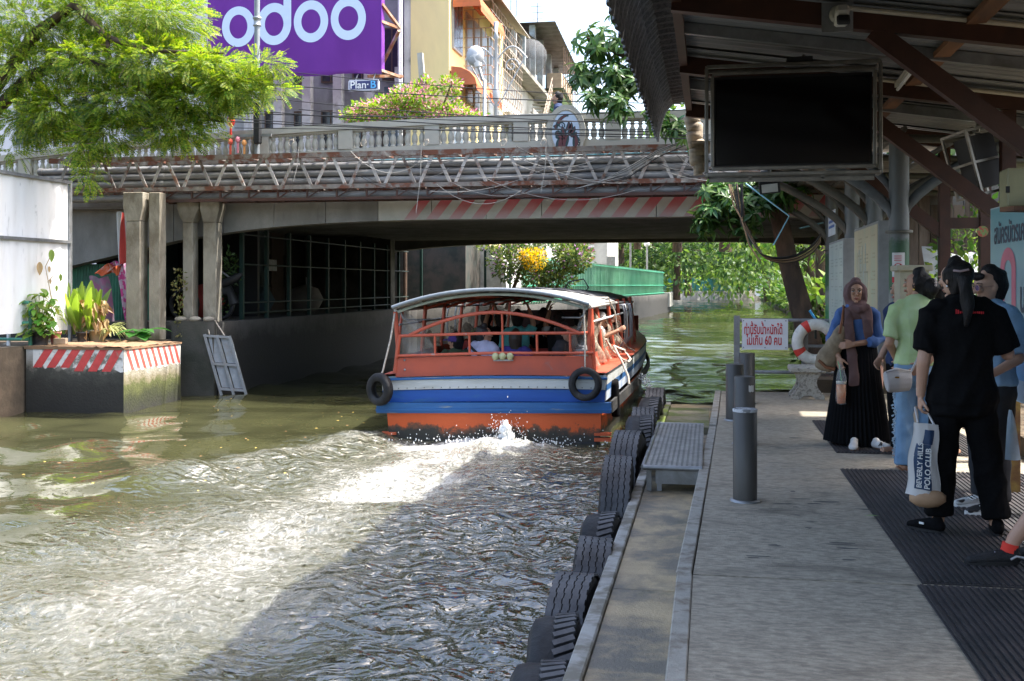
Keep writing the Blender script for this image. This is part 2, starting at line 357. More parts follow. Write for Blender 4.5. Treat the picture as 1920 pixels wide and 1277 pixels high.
def bank(name, poly, z, m, zlo=-1.5):
    b = MB(); b.prism([(x, y, zlo) for x, y in poly], (0, 0, z - zlo)); return tag(b.build(name, m), kind='structure')
bank('left_bank', [(-400, 9), (-10.55, 9), (-10.55, 16.9), (-9.28, 16.9), (-9.28, 17.42), (-400, 17.42)], 1.0, SOIL)
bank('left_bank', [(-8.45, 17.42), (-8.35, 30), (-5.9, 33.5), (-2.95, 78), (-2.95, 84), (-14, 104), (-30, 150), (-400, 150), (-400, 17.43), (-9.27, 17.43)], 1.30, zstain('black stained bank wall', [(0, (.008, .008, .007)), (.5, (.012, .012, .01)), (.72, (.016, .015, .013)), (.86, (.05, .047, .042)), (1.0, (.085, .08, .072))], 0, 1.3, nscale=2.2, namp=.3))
bank('right_bank', [(2.7, -3), (2.7, 15.55), (1.35, 15.56), (1.95, 20), (3.1, 40), (5.3, 70), (7, 148), (400, 148), (400, -3)], .62, SOIL)
bank('far_bank', [(-400, 150.02), (-30, 150.02), (-14, 149), (7, 148.02), (400, 148.02), (400, 900), (-400, 900)], 1.15, SOIL)

# pier deck: cast concrete slabs with worn steel edging, a lower mooring ledge along the water
DECK = mat('worn deck concrete', (.385, .335, .255), .88, col2=(.24, .21, .162), amt=.53, soft=.2, scale=26, detail=12, stretch=(.55, 1.3, 1), var=.2, bump=.6, bscale=110, col3=(.15, .13, .10), scale3=2.2, amt3=.61)
EDGE = mat('worn edging', (.31, .29, .245), .85, col2=(.18, .15, .115), amt=.57, soft=.15, scale=7, var=.15, bump=.3, bscale=50, col3=(.12, .07, .04), scale3=5, amt3=.7)
LEDGE = mat('wet ledge concrete', (.38, .29, .165), .5, col2=(.14, .125, .095), amt=.5, soft=.16, scale=2.6, var=.25, bump=.35, bscale=70, col3=(.07, .075, .03), scale3=1.6, amt3=.63, spec=.6)
def edgeX(y): return float(np.interp(y, [1, 5.62, 11.64, 15.4], [-.17, -.17, .0, .085]))
pd = tag(thing('pier_deck', None, None), kind='structure')
for y0, y1 in ((-2, 5.600), (5.626, 9.05), (9.06, 12.3), (12.31, 15.42)):
    b = MB(); b.prism([(edgeX(y0) + .088, y0, .17), (2.9, y0, .17), (2.9, y1, .17), (edgeX(y1) + .088, y1, .17)], (0, 0, .28))
    tag(b.build('concrete_slab', DECK, pd), kind='structure')
for y0, y1 in ((-2, 5.60), (5.615, 8.80), (8.81, 11.66), (11.67, 15.42)):
    b = MB(); w = .086; dz = .008 if y0 != 8.81 else -.012
    e0, e1 = (edgeX(y0), edgeX(y1)) if y0 > 0 else (-.165, -.165)
    b.prism([(e0, y0, .15), (e0 + w - .006, y0, .15), (e1 + w - .006, y1, .15), (e1, y1, .15)], (0, 0, .30 + dz))
    tag(b.build('edge_strip', EDGE, pd, bevel=.006), kind='structure')
for y0, y1 in ((-2, 5.98), (5.99, 11.7), (11.71, 15.42)):
    b = MB(); b.prism([(-.53, y0, -.2), (edgeX(max(y0, 1)) - .01, y0, -.2), (edgeX(y1) - .01, y1, -.2), (-.53, y1, -.2)], (0, 0, .45))
    tag(b.build('mooring_ledge', LEDGE, pd), kind='structure')
KERB = mat('chipped kerb paint', (.34, .33, .30), .7, col2=(.17, .155, .12), amt=.5, soft=.12, scale=4, var=.15, bump=.2)
for y0, y1 in ((-2, 5.97), (5.985, 8.9), (8.92, 15.42)):
    b = MB(); b.box((-.615, y0, -.15), (-.535, y1, .275)); tag(b.build('kerb', KERB, pd, bevel=.008), kind='structure')
b = MB(); b.box((-.5, -2, -.9), (2.9, 15.3, -.21)); tag(b.build('pontoon_hull', CONC_D, pd), kind='structure')
# trodden-in dark patches and a brown scrap on the deck
PATCH = mat('dark worn patch', (.085, .08, .07), .9, col2=(.15, .14, .12), amt=.45, soft=.4, scale=14)
rp = random.Random(4)
pb = MB()
for i in range(34):
    y = rp.uniform(5.8, 11.5); x = edgeX(y) + .15 + rp.random() ** .8 * 1.1; a, c = rp.uniform(.02, .11), rp.uniform(.008, .03); n = 10
    pb.add([(x + a * math.cos(t) * rp.uniform(.6, 1.1), y + c * math.sin(t) * rp.uniform(.5, 1.1), .4515) for t in [2 * PI * k / n for k in range(n)]], [tuple(range(n))])
tag(pb.build('stain', PATCH, pd), kind='stuff')

# ribbed rubber mats on the passengers' side
MAT = mat('ribbed black matting', (.028, .027, .028), .6, col2=(.06, .05, .05), amt=.56, soft=.3, scale=2.2, var=.2, bump=.15, col3=(.10, .04, .045), scale3=1.1, amt3=.68)
def ribmat(x0, x1, y0, y1, label, skew=0):
    t = thing('floor_mat', label, 'floor mat', (x0, y0, .4512), 'rubber mats on the pier')
    b = MB(); b.box((x0, y0, .4515), (x1, y1, .458)); n = int((x1 - x0) / .034)
    b.build('mat_base', MAT, t); b = MB()
    for i in range(n):
        x = x0 + .01 + i * .034; b.box((x, y0 + .01, .458), (x + .017, y1 - .01, .4645))
    tag(b.build('rib', MAT, t), kind='stuff'); return t
ribmat(1.02, 2.5, 2.0, 5.595, 'nearest ribbed black floor mat with clean straight ridges')
ribmat(1.05, 2.5, 5.64, 9.02, 'worn black ribbed mat with reddish patches under the woman in black')
ribmat(1.12, 2.5, 9.9, 12.2, 'far dark mat under the woman in the long black skirt')
# ================================================================ ROAD BRIDGE, PIPE BRIDGE, COLUMNS
YF = 18.0
def arch(x): # underside of the face girder
    d = abs(x + 2.4); return 3.095 - max(0, d - 2.2) ** 2 * .0105 - max(0, d - 4.6) ** 2 * .012
def ztop(x): return 4.90 - .0042 * (x + 2.4) ** 2
rb = thing('road_bridge', 'cream concrete road bridge with balustrade and red striped face over the canal', 'bridge', (-2.4, YF, 1.3))
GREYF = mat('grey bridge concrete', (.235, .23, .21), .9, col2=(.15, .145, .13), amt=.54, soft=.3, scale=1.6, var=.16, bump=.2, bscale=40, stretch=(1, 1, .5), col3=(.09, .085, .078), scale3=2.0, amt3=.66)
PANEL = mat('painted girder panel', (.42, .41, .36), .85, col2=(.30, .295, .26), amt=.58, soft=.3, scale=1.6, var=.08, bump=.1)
xs = [-22] + [-9.6 + i * .97 for i in range(16)] + [9, 20]
xs = sorted(xs)
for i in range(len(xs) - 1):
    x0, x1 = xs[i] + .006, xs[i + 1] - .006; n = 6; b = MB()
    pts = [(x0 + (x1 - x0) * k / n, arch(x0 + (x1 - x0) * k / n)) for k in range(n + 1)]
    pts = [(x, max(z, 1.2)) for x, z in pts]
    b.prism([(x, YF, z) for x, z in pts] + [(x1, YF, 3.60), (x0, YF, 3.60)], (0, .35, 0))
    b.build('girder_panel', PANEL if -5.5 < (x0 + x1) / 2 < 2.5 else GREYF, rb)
# faded red bands sprayed on the face
RB_ = bpy.data.materials.new('faded red band'); RB_.use_nodes = True; _N = RB_.node_tree.nodes; _L = RB_.node_tree.links
_g = _N.new('ShaderNodeNewGeometry'); _sx = _N.new('ShaderNodeSeparateXYZ'); _L.new(_g.outputs['Position'], _sx.inputs[0])
_r = _N.new('ShaderNodeMapRange'); _r.inputs['From Min'].default_value = 3.1; _r.inputs['From Max'].default_value = 3.5; _L.new(_sx.outputs[2], _r.inputs[0])
_nz = _N.new('ShaderNodeTexNoise'); _nz.inputs['Scale'].default_value = 5; _L.new(_g.outputs['Position'], _nz.inputs[0])
_a = _N.new('ShaderNodeMath'); _a.operation = 'MULTIPLY_ADD'; _L.new(_nz.outputs[0], _a.inputs[0]); _a.inputs[1].default_value = .5; _L.new(_r.outputs[0], _a.inputs[2])
_cr = _N.new('ShaderNodeValToRGB'); _cr.color_ramp.elements[0].position = .25; _cr.color_ramp.elements[0].color = (.38, .28, .27, 1); _cr.color_ramp.elements[1].position = 1.05; _cr.color_ramp.elements[1].color = (.44, .085, .09, 1)
_L.new(_a.outputs[0], _cr.inputs[0]); _L.new(_cr.outputs[0], _N['Principled BSDF'].inputs['Base Color']); _N['Principled BSDF'].inputs['Roughness'].default_value = .85
x = -5.25
while x < 1.8:
    b = MB(); z0 = max(arch(x - .2), arch(x)) + .004; n = 4; L0, L1 = [], []
    for k in range(n + 1):
        z = z0 + (3.5 - z0) * k / n; L0.append((x + .32 * k / n, YF - .004, z)); L1.append((x + .21 + .32 * k / n, YF - .004, z))
    b.grid([L0, L1], flip=True); b.build('red_band', RB_, rb); x += .402
# deck slab with transverse beams below, back girder
b = MB(); b.box((-22, YF + .36, 3.32), (20, 29, 3.9)); b.build('deck_slab', GREYF, rb)
for i in range(26):
    y = YF + .55 + i * .4; b = MB()
    b.box((-8.6, y, 3.2), (3.6, y + .16, 3.318)); b.build('transverse_beam', GREYF, rb)
b = MB(); pts = [(-12 + k * .5, arch(-12 + k * .5) + .02) for k in range(41)]
b.prism([(x, 29, max(z, 1.2)) for x, z in pts] + [(8, 29, 3.9), (-12, 29, 3.9)], (0, .4, 0)); b.build('back_girder', GREYF, rb)
b = MB(); b.box((-14, 28.2, 1.2), (-8.6, 28.6, 3.3)); b.build('abutment', BANKW, rb)
b = MB(); b.box((3.2, YF + .4, -1), (9, 29, 3.3)); b.build('abutment', BANKW, rb)
b = MB(); b.box((-60, YF + .3, 3.9), (60, 29.3, 4.02)); b.build('carriageway', mat('asphalt', (.05, .05, .052), .9, bump=.2), rb)
# parapet base, posts, rail, balusters
def strip(x0, x1, f0, f1, y0, y1, name, m, n=10):
    b = MB(); P = []
    for k in range(n + 1):
        x = x0 + (x1 - x0) * k / n; P.append([(x, y0, f0(x)), (x, y0, f1(x)), (x, y1, f1(x)), (x, y1, f0(x)), (x, y0, f0(x))])
    b.grid(P, smooth=False); b.add(P[0][:4], [(0, 1, 2, 3)]); b.add(P[-1][:4], [(3, 2, 1, 0)]); return b.build(name, m, rb)
PX = [-2.4 + .79 + 1.585 * k for k in range(-8, 6)]
for yy in (18.2, 29.0):
    strip(-22, 12, lambda x: 3.61, lambda x: ztop(x) - .50, yy - .10, yy + .13, 'parapet_base', CREAM, 30)
    strip(-22, 12, lambda x: ztop(x) - .115, lambda x: ztop(x), yy - .10, yy + .12, 'hand_rail', CREAM, 40)
    strip(-22, 12, lambda x: ztop(x) - .15, lambda x: ztop(x) - .117, yy - .06, yy + .08, 'rail_moulding', CREAM, 40)
    strip(-22, 12, lambda x: ztop(x) - .498, lambda x: ztop(x) - .46, yy - .07, yy + .09, 'plinth_moulding', CREAM, 40)
prof = [(.035, 0), (.05, .006), (.05, .02), (.032, .03), (.05, .07), (.056, .12), (.05, .17), (.033, .21), (.026, .235), (.04, .25), (.045, .265), (.03, .28), (.042, .30), (.042, .312)]
b = MB(); b.lathe(prof, n=10); bal0 = None
postb = MB(); postb.box((-.13, -.085, 0), (.13, .105, .34)); post0 = None
for yy in (18.2, 29.0):
    for i, x in enumerate(PX):
        z = ztop(x) - .46
        if yy > 20 and not -9 < x < 2: continue
        if post0 is None: post0 = postb.build('post', CREAM, rb, local=True); o = post0
        else: o = share(post0, rb)
        o.location = Vector((x, yy, z - .0)) - wloc(rb)
        for k in range(10):
            xb = x + .13 + .0665 + k * .1325; zb = ztop(xb) - .46
            if abs(xb + 2.4) < .30 and yy < 20: continue
            if bal0 is None: bal0 = b.build('baluster', CREAM, rb, local=True); o = bal0
            else: o = share(bal0, rb)
            o.location = Vector((xb, yy, zb)) - wloc(rb)
            o.rotation_euler.z = k * .7
# oval medallion with curling plant emblem
md = MB(); cx, cz, y0 = -2.40, 4.56, 18.03
def ell(a, c, y, n=40, ox=cx): return [(ox + a * math.cos(2 * PI * k / n), y, cz + c * math.sin(2 * PI * k / n)) for k in range(n)]
md.prism(ell(.335, .47, y0), (0, .2, 0)); medal = md.build('medallion', CREAM, rb)
m2 = MB(); m2.prism(ell(.235, .355, y0 - .006), (0, .02, 0)); m2.build('emblem_field', mat('pale blue enamel', (.40, .50, .62), .5, var=.04), medal)
m3 = MB(); n = 56
for k in range(n):
    a = 2 * PI * k / n; m3.ball((cx + .262 * math.cos(a), y0 - .004, cz + .385 * math.sin(a)), .0125, 6)
tag(m3.build('bead_ring', CREAM, medal), kind='stuff')
def ribbon(pts, w, y, th, mm, wend=.3):
    P = [Vector((p[0], 0, p[1])) for p in pts]; k = len(P); A, B = [], []
    for i in range(k):
        t = (P[min(i + 1, k - 1)] - P[max(i - 1, 0)]).normalized(); nn = Vector((-t.z, 0, t.x)); ww = w * (1 - (1 - wend) * i / (k - 1)) / 2
        q = Vector((cx, y, cz)) + P[i]; A.append(q + nn * ww); B.append(q - nn * ww)
    mm.grid([A, B], smooth=False, flip=True)
def curl(c, r, a0, turns, n=18): return [(c[0] + r * (1 - .8 * k / n) * math.cos(a0 + turns * 2 * PI * k / n), c[1] + r * (1 - .8 * k / n) * math.sin(a0 + turns * 2 * PI * k / n)) for k in range(n + 1)]
def leafp(p, q, w, y, mm, bend=.25):
    p, q = Vector(p), Vector(q); d = q - p; nn = Vector((-d.y, d.x)).normalized(); n = 8; A, B = [], []
    for k in range(n + 1):
        t = k / n; ww = w * math.sin(PI * min(1, t * .92 + .08)) ** .8 / 2; c = p + d * t + nn * bend * d.length * math.sin(PI * t)
        for S, sg in ((A, 1), (B, -1)): e = c + nn * ww * sg; S.append((cx + e.x, y, cz + e.y))
    mm.grid([A, B], smooth=False, flip=True)
dk, rd = MB(), MB()
L_ = [((-.02, -.12), (-.06, .10), .085, 0), ((-.15, .02), (-.04, -.10), .10, -.2), ((-.09, -.10), (-.14, -.33), .14, .1), ((.03, -.06), (-.02, -.30), .13, -.15), ((.16, -.05), (.15, -.33), .11, .1),
      ((.00, .02), (.05, .19), .05, -.15), ((.03, -.04), (.10, .17), .05, -.12), ((.05, -.06), (.16, .10), .055, -.12), ((.08, -.08), (.19, .0), .05, -.2), ((-.17, .06), (-.15, .13), .06, .2)]
for p, q, w, bd in L_: leafp(p, q, w + .026, y0 - .009, dk, bd); leafp(p, q, w * .62 - .012, y0 - .012, rd, bd)
ribbon([(-.14 + .0 * k, .1) for k in (0,)] + [(-.14 + .17 * (1 - math.cos(k * .24)), .09 + .19 * math.sin(k * .24)) for k in range(1, 8)], .085, y0 - .009, 0, dk, .35)
ribbon([(-.13 + .165 * (1 - math.cos(k * .24)), .10 + .18 * math.sin(k * .24)) for k in range(1, 7)], .05, y0 - .012, 0, rd, .4)
for c, r, a in (((-.075, .115), .06, -.6), ((-.135, -.03), .055, 1.0), ((.06, -.28), .06, 2.4)): ribbon(curl(c, r, a, 1.3), .022, y0 - .0125, 0, dk, .6)
dk.build('emblem_line', mat('dark teal enamel', (.02, .05, .055), .5, var=0), medal); rd.build('emblem_leaf', mat('maroon enamel', (.10, .032, .036), .5, var=0), medal)

# ---- pipe bridge: rusty lattice carrying water pipes
pt = thing('pipe_bridge', 'rusty lattice truss carrying grey pipes across the canal before the road bridge', 'pipe bridge', (-4.5, 17.3, 1.0))
Z1, Z0 = 4.17, 3.63; XL, XR = -11.6, 2.2
for yy in (17.28, 17.86):
    for z, s in ((Z1, .085), (Z0, .075)):
        b = MB(); step = 2.3; x = XL
        while x < XR - .1:
            x2 = min(x + step, XR); b.box((x, yy - .04, z - s / 2), (x2 - .004, yy + .04, z + s / 2)); x = x2
        b.build('chord', RUST, pt)
    k = 0; x = XL + .1; rr = random.Random(5)
    while x < XR - .3:
        for (a, c) in (((x + .03, Z0 + .03), (x + .25, Z1 - .035)), ((x + .33, Z1 - .035), (x + .55, Z0 + .03))):
            b = MB(); b.bar((a[0], yy, a[1]), (c[0], yy, c[1]), .018, .05, up=(1, 0, 0)); b.build('diagonal', mat('chalky rusted bar', (.33, .31, .29), .85, col2=(.17, .09, .06), amt=.55, soft=.1, scale=4, var=.25, rnd=.35, bump=.2), pt)
        x += .61
for i in range(24):
    x = XL + .1 + .61 * i
    if x > XR: break
    b = MB(); b.bar((x, 17.28, Z1), (x, 17.86, Z1), .04); b.build('cross_bar', RUST, pt); b = MB(); b.bar((x, 17.28, Z0), (x, 17.86, Z0), .04); b.build('cross_bar', RUST, pt)
PIPE = mat('dull zinc pipe', (.25, .25, .245), .55, .2, col2=(.13, .125, .12), amt=.53, soft=.3, scale=3, var=.15, stretch=(.4, 1, 1), col3=(.16, .12, .09), scale3=2.5, amt3=.68)
for j, (yy, zz, r) in enumerate(((17.42, 3.74, .062), (17.44, 3.87, .062), (17.46, 4.00, .06), (17.60, 3.74, .062), (17.62, 3.87, .062), (17.64, 4.0, .06), (17.42, 3.50, .06), (17.58, 3.50, .06))):
    b = MB(); x = XL - .3
    while x < XR + .4:
        b.tube([(x, yy, zz), (min(x + 2.4, XR + .5) - .006, yy, zz)], r, 12); b.tube([(x - .04, yy, zz), (x + .04, yy, zz)], r + .008, 12); x += 2.4
    b.build('water_pipe', PIPE, pt)
b = MB(); b.tube([(-5.6, 17.4, 4.08), (-3, 17.39, 4.075), (-.6, 17.38, 4.1), (1.2, 17.38, 4.1)], .013, 6); b.build('blue_pipe', mat('blue plastic pipe', (.10, .30, .38), .5, col2=(.3, .33, .34), amt=.55, scale=6), pt)
for yy in (17.28, 17.66):
    b = MB(); b.box((-9.5, yy - .03, 3.40), (XR, yy + .03, 3.45)); b.build('lower_chord', BROWN, pt)
for i in range(22):
    x = -9.4 + i * .53; b = MB(); b.bar((x, 17.28, 3.43), (x, 17.28, 3.60), .03); b.bar((x, 17.28, 3.44), (x + .26, 17.28, 3.6), .02); b.bar((x, 17.28, 3.42), (x, 17.66, 3.42), .03); b.build('hanger', BROWN, pt)

# ---- concrete columns on the left bank with flared heads
colm = mat('column concrete', (.29, .265, .21), .9, col2=(.17, .145, .105), amt=.52, soft=.15, scale=2.6, var=.2, bump=.4, bscale=40, stretch=(1, 1, .5), col3=(.055, .05, .042), scale3=3, amt3=.645)
def column(x, y, z0, w, d, head, label, zt=3.56, hw=.0):
    t = thing('concrete_column', label, 'column', (x, y, z0), 'columns that carry the pipe bridge')
    b = MB(); b.cbox((x, y, (z0 + zt - head) / 2), (w, d, zt - head - z0)); b.build('shaft', colm, t, bevel=.012)
    if head:
        b = MB(); h0, h1 = zt - head + .002, zt
        prof_ = [(w / 2, h0), (w / 2 + hw, h0 + head * .5), (w / 2 + hw, h1), (-w / 2 - hw, h1), (-w / 2 - hw, h0 + head * .5), (-w / 2, h0)]
        b.prism([(x + px, y - d / 2 - .006, pz) for px, pz in prof_], (0, d + .012, 0)); b.build('flared_head', colm, t, bevel=.01)
    return t
column(-9.80, 17.08, 1.0, .27, .26, .5, 'widest leftmost weathered column behind the potted plants', hw=.055)
column(-9.45, 17.15, 1.0, .21, .22, 0, 'slim round-edged pale post standing close right of the widest column')
column(-9.07, 17.62, 1.3, .19, .22, .5, 'column with flared head between the slim post and the abutment corner', hw=.11)
column(-8.67, 17.66, 1.3, .25, .24, .5, 'rightmost column at the canal edge above the tilted steel gate', hw=.06)
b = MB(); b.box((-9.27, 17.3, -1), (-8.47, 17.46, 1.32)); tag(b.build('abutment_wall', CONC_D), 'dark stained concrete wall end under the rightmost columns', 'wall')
for i, (x0, x1) in enumerate(((-9.25, -9.0), (-8.98, -8.72), (-8.70, -8.48))):
    b = MB(); b.ball(((x0 + x1) / 2, 17.36, 1.36), (.12, .1, .05), 8); tag(b.build('rubble_lump', CONC), ('leftmost', 'middle', 'rightmost')[i] + ' grey rubble lump on top of the abutment wall end', 'rubble', 'rubble on the abutment')
# ================================================================ LEFT BANK
BLK = zstain('algae stained plinth', [(0, (.02, .02, .016)), (.22, (.035, .04, .015)), (.42, (.09, .10, .03)), (.52, (.22, .19, .12)), (.7, (.36, .34, .28)), (1, (.45, .43, .37))], -.05, 1.0)
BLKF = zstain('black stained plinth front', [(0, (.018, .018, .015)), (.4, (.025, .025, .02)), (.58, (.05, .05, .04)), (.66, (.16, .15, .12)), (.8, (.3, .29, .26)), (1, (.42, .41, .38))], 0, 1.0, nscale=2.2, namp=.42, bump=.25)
x0, x1, y0, y1 = -10.5, -8.84, 15.02, 16.82
pl = thing('planter_plinth', 'concrete plinth with red and white stripes carrying potted plants at the water', 'plinth', (x0, y0, 0))
b = MB(); n = 8; rr = random.Random(2)
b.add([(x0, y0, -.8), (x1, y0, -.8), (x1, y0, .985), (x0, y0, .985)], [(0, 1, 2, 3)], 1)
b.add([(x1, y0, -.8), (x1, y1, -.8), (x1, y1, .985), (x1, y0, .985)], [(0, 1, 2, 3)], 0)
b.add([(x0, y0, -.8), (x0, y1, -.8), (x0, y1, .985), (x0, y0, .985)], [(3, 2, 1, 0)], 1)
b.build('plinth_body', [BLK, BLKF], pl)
b = MB(); g = [[(x0 - .02 + (x1 - x0 + .04) * i / 22, y0 - .02 + (y1 - y0 + .04) * j / 22 if j else y0 - .02 - rr.random() * .015, .99 + rr.uniform(-.008, .02)) for i in range(23)] for j in range(23)]
b.grid(g, smooth=False); b.add([g[0][0], g[0][-1], (x1 + .02, y0 - .02, .955), (x0 - .02, y0 - .02, .955)], [(0, 3, 2, 1)]); b.add([g[0][-1], g[-1][-1], (x1 + .02, y1, .955), (x1 + .02, y0 - .02, .955)], [(0, 3, 2, 1)])
b.build('earthy_top', mat('orange dusty soil', (.33, .19, .10), .95, col2=(.2, .14, .09), amt=.5, soft=.3, scale=4, bump=.5), pl)
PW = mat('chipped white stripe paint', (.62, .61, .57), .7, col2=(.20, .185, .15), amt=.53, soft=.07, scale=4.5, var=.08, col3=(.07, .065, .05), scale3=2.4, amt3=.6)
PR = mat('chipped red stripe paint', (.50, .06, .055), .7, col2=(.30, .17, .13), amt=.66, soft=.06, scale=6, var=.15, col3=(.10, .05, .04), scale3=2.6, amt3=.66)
PW2 = mat('sunny white stripe paint', (.66, .63, .56), .75, col2=(.40, .34, .25), amt=.66, soft=.1, scale=6, var=.06)  # lighter stripe paints for the canal side, sunlight put into their colour
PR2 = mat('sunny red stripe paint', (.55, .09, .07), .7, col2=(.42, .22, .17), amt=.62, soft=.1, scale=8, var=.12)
rz = random.Random(9)
def band(face, a0, a1, zl, zh, lean, m, name, d):
    """a slanted painted band on the front (face 0) or the canal side (face 1)"""
    b = MB(); n = 5; A, B = [], []
    for k in range(n + 1):
        z = zl + (zh - zl) * k / n; s = lean * k / n
        for S, a in ((A, a0), (B, a1)): S.append((a + s, y0 - d, z) if face == 0 else (x1 + d, a + s, z))
    b.grid([A, B], smooth=False, flip=True); b.build(name, m, pl)
b = MB(); N_ = 30; lo, hi = [], []
for k in range(N_ + 1): x = x0 + .12 + (x1 - x0 - .12) * k / N_; lo.append((x, y0 - .003, .60 + .05 * (1 - k / N_) + rz.uniform(0, .07))); hi.append((x, y0 - .003, .985))
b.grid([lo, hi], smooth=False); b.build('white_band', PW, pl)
b = MB(); lo, hi = [], []
for k in range(N_ + 1): y = y0 + .005 + (y1 - y0 - .01) * k / N_; lo.append((x1 + .003, y, .60 + rz.uniform(0, .06))); hi.append((x1 + .003, y, .985))
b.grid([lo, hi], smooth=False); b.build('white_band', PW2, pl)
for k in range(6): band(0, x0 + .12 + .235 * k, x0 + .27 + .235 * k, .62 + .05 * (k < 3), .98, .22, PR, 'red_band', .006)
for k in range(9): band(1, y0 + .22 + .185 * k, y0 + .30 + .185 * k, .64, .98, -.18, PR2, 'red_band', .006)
# stepped stub and red plank left of the plinth
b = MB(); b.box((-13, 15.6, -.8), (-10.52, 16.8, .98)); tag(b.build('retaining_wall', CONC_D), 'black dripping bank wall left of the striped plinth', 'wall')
rk = thing('broken_kerb', 'broken pale concrete rubble on the bank edge left of the plinth', 'rubble', (-11, 15.3, .8))
for i in range(7):
    b = MB(); c = (-10.62 - .16 * i + rz.uniform(-.05, .05), 15.35 + rz.uniform(-.1, .2), .80 + rz.uniform(-.08, .12)); b.ball(c, (rz.uniform(.1, .17), .12, rz.uniform(.06, .12)), 7)
    for q in range(len(b.v)): v = Vector(b.v[q]); b.v[q] = tuple(v + Vector((rz.uniform(-.02, .02),) * 3))
    b.build('stone', CONC, rk)
b = MB(); b.box((-12.5, 15.05, .47), (-10.56, 15.25, .52)); tag(b.build('plank', mat('dull red plank', (.28, .06, .05), .7, col2=(.4, .2, .17), scale=6, amt=.6)), 'dull red plank ledge above the dark gap beside the plinth', 'plank')
# green pipe handrail
hr = thing('pipe_handrail', 'green pipe handrail with white post at the frame edge by the plants', 'handrail', (-12, 15.1, 1.0))
for z in (1.68, 1.36, 1.10):
    b = MB(); b.tube([(-12.6, 15.1, z), (-10.5, 15.1, z)], .026, 8); tag(b.build('rail', mat('green rail paint', (.06, .24, .16), .45, col2=(.3, .36, .3), amt=.66, scale=6), hr), kind='stuff')
b = MB(); b.tube([(-10.87, 15.11, .95), (-10.87, 15.11, 1.7)], .03, 8); b.build('white_upright', WHITE, hr)
b = MB(); b.tube([(-10.5, 15.12, 1.0), (-10.5, 15.12, 1.7)], .03, 8); b.build('corner_post', GREENP, hr)
# white sheet hoarding
hb = thing('sheet_hoarding', 'tall sunlit white sheet hoarding in a grey frame on the left bank', 'hoarding', (-10.55, 15, 1.0))
SHEET = mat('stained white sheet', (.82, .82, .81), .55, col2=(.74, .74, .72), amt=.62, soft=.2, scale=2, var=.02, col3=(.30, .30, .30), scale3=4, amt3=.665, stretch=(1, 2.6, .55))
for z0_, z1_ in ((1.2, 2.66), (2.70, 3.66)):
    b = MB(); nn = 40; g = []
    for k in range(nn + 1): y = 13.2 + 3.1 * k / nn; xx = -10.62 + .012 * math.sin(k * 1.57); g.append([(xx, y, z0_), (xx, y, z1_)])
    b.grid(g, flip=False); b.build('sheet', SHEET, hb)
for a, c in (((-10.6, 13.2, 3.68), (-10.6, 16.33, 3.68)), ((-10.59, 13.2, 2.68), (-10.59, 16.33, 2.68)), ((-10.6, 16.34, 1.0), (-10.6, 16.34, 3.72)), ((-10.6, 14.45, 1.0), (-10.6, 14.45, 2.65))):
    b = MB(); b.bar(a, c, .05); b.build('frame_bar', STEEL if c[1] > 15 else GREENP, hb)
# ---- potted plants
LEAFB = leafmat('broad glossy leaf', (.10, .33, .03), (.19, .44, .05), (.36, .42, .08))
LEAFH = leafmat('heart leaf', (.08, .28, .04), (.18, .38, .06), (.3, .34, .08))
DRY = leafmat('dry brown leaf', (.32, .17, .07), (.45, .28, .13), (.5, .38, .2), .3)
def blade(mb, p, d, L, w, droop=.3, n=5, fold=.12, prof=None, roll=0, side=None):
    """one arching leaf blade with a folded midrib"""
    d = Vector(d).normalized(); p = Vector(p); sd = d.cross(Vector((0, 0, 1)))
    if sd.length < .05: sd = Vector((1, 0, 0))
    sd = Vector(side) - d * d.dot(Vector(side)) if side else sd; sd.normalize(); up = sd.cross(d); rows = []; sd = Matrix.Rotation(roll, 3, d) @ sd; up = sd.cross(d)
    for k in range(n + 1):
        t = k / n; c = p + d * L * t + Vector((0, 0, -droop * L * t * t)); ww = w / 2 * (prof(t) if prof else math.sin(PI * min(.985, .05 + t * .95)) ** .75)
        rows.append([c - sd * ww + up * ww * fold * 2, c, c + sd * ww + up * ww * fold * 2])
    mb.grid(rows, smooth=True)
def pot(name, label, c, r, h, m, lip=.02):
    t = thing(name, label, 'pot', c, 'plant pots on the striped plinth'); b = MB()
    b.lathe([(r * .78, 0), (r, h - .03), (r + lip * .4, h - .03), (r + lip * .4, h), (r - .012, h), (r - .02, h - .04), (0.0, h - .04)], c, 14); b.build('pot_wall', m, t)
    b = MB(); b.ball((c[0], c[1], c[2] + h - .05), (r * .85, r * .85, .03), 8); b.build('soil', SOIL, t); return t
BPOT = mat('black plastic pot', (.03, .03, .032), .5, col2=(.09, .085, .08), amt=.6, scale=8)
rp = random.Random(12)
def on_top(px, py): # points on the plinth top
    return atZ(px, py, 1.0)
P1, P2, P3, P4 = on_top(75, 647), on_top(104, 645), on_top(155, 641), on_top(182, 640)
pot('black_pot', 'black ribbed plastic pot at the left end of the striped plinth', P1, .145, .22, BPOT); pot('red_pot', 'faded red plastic pot between two black pots', P2, .085, .2, mat('faded red pot', (.42, .10, .09), .6, col2=(.5, .25, .22), scale=5))
pot('small_black_pot', 'small black pot before the broad leaved plant', P3, .10, .17, BPOT); pot('clay_bowl', 'wide green glazed bowl under the dry leaves', P4, .16, .2, mat('green glaze', (.20, .22, .13), .4, col2=(.3, .24, .15), scale=6))
b = MB(); b.cbox((P2.x + .13, P2.y - .06, 1.05), (.2, .12, .1), Matrix.Rotation(.3, 3, 'Z')); tag(b.build('brick', mat('old pale brick', (.36, .27, .19), .9, bump=.4), bevel=.01), 'loose pale brick in front of the red pot', 'brick')
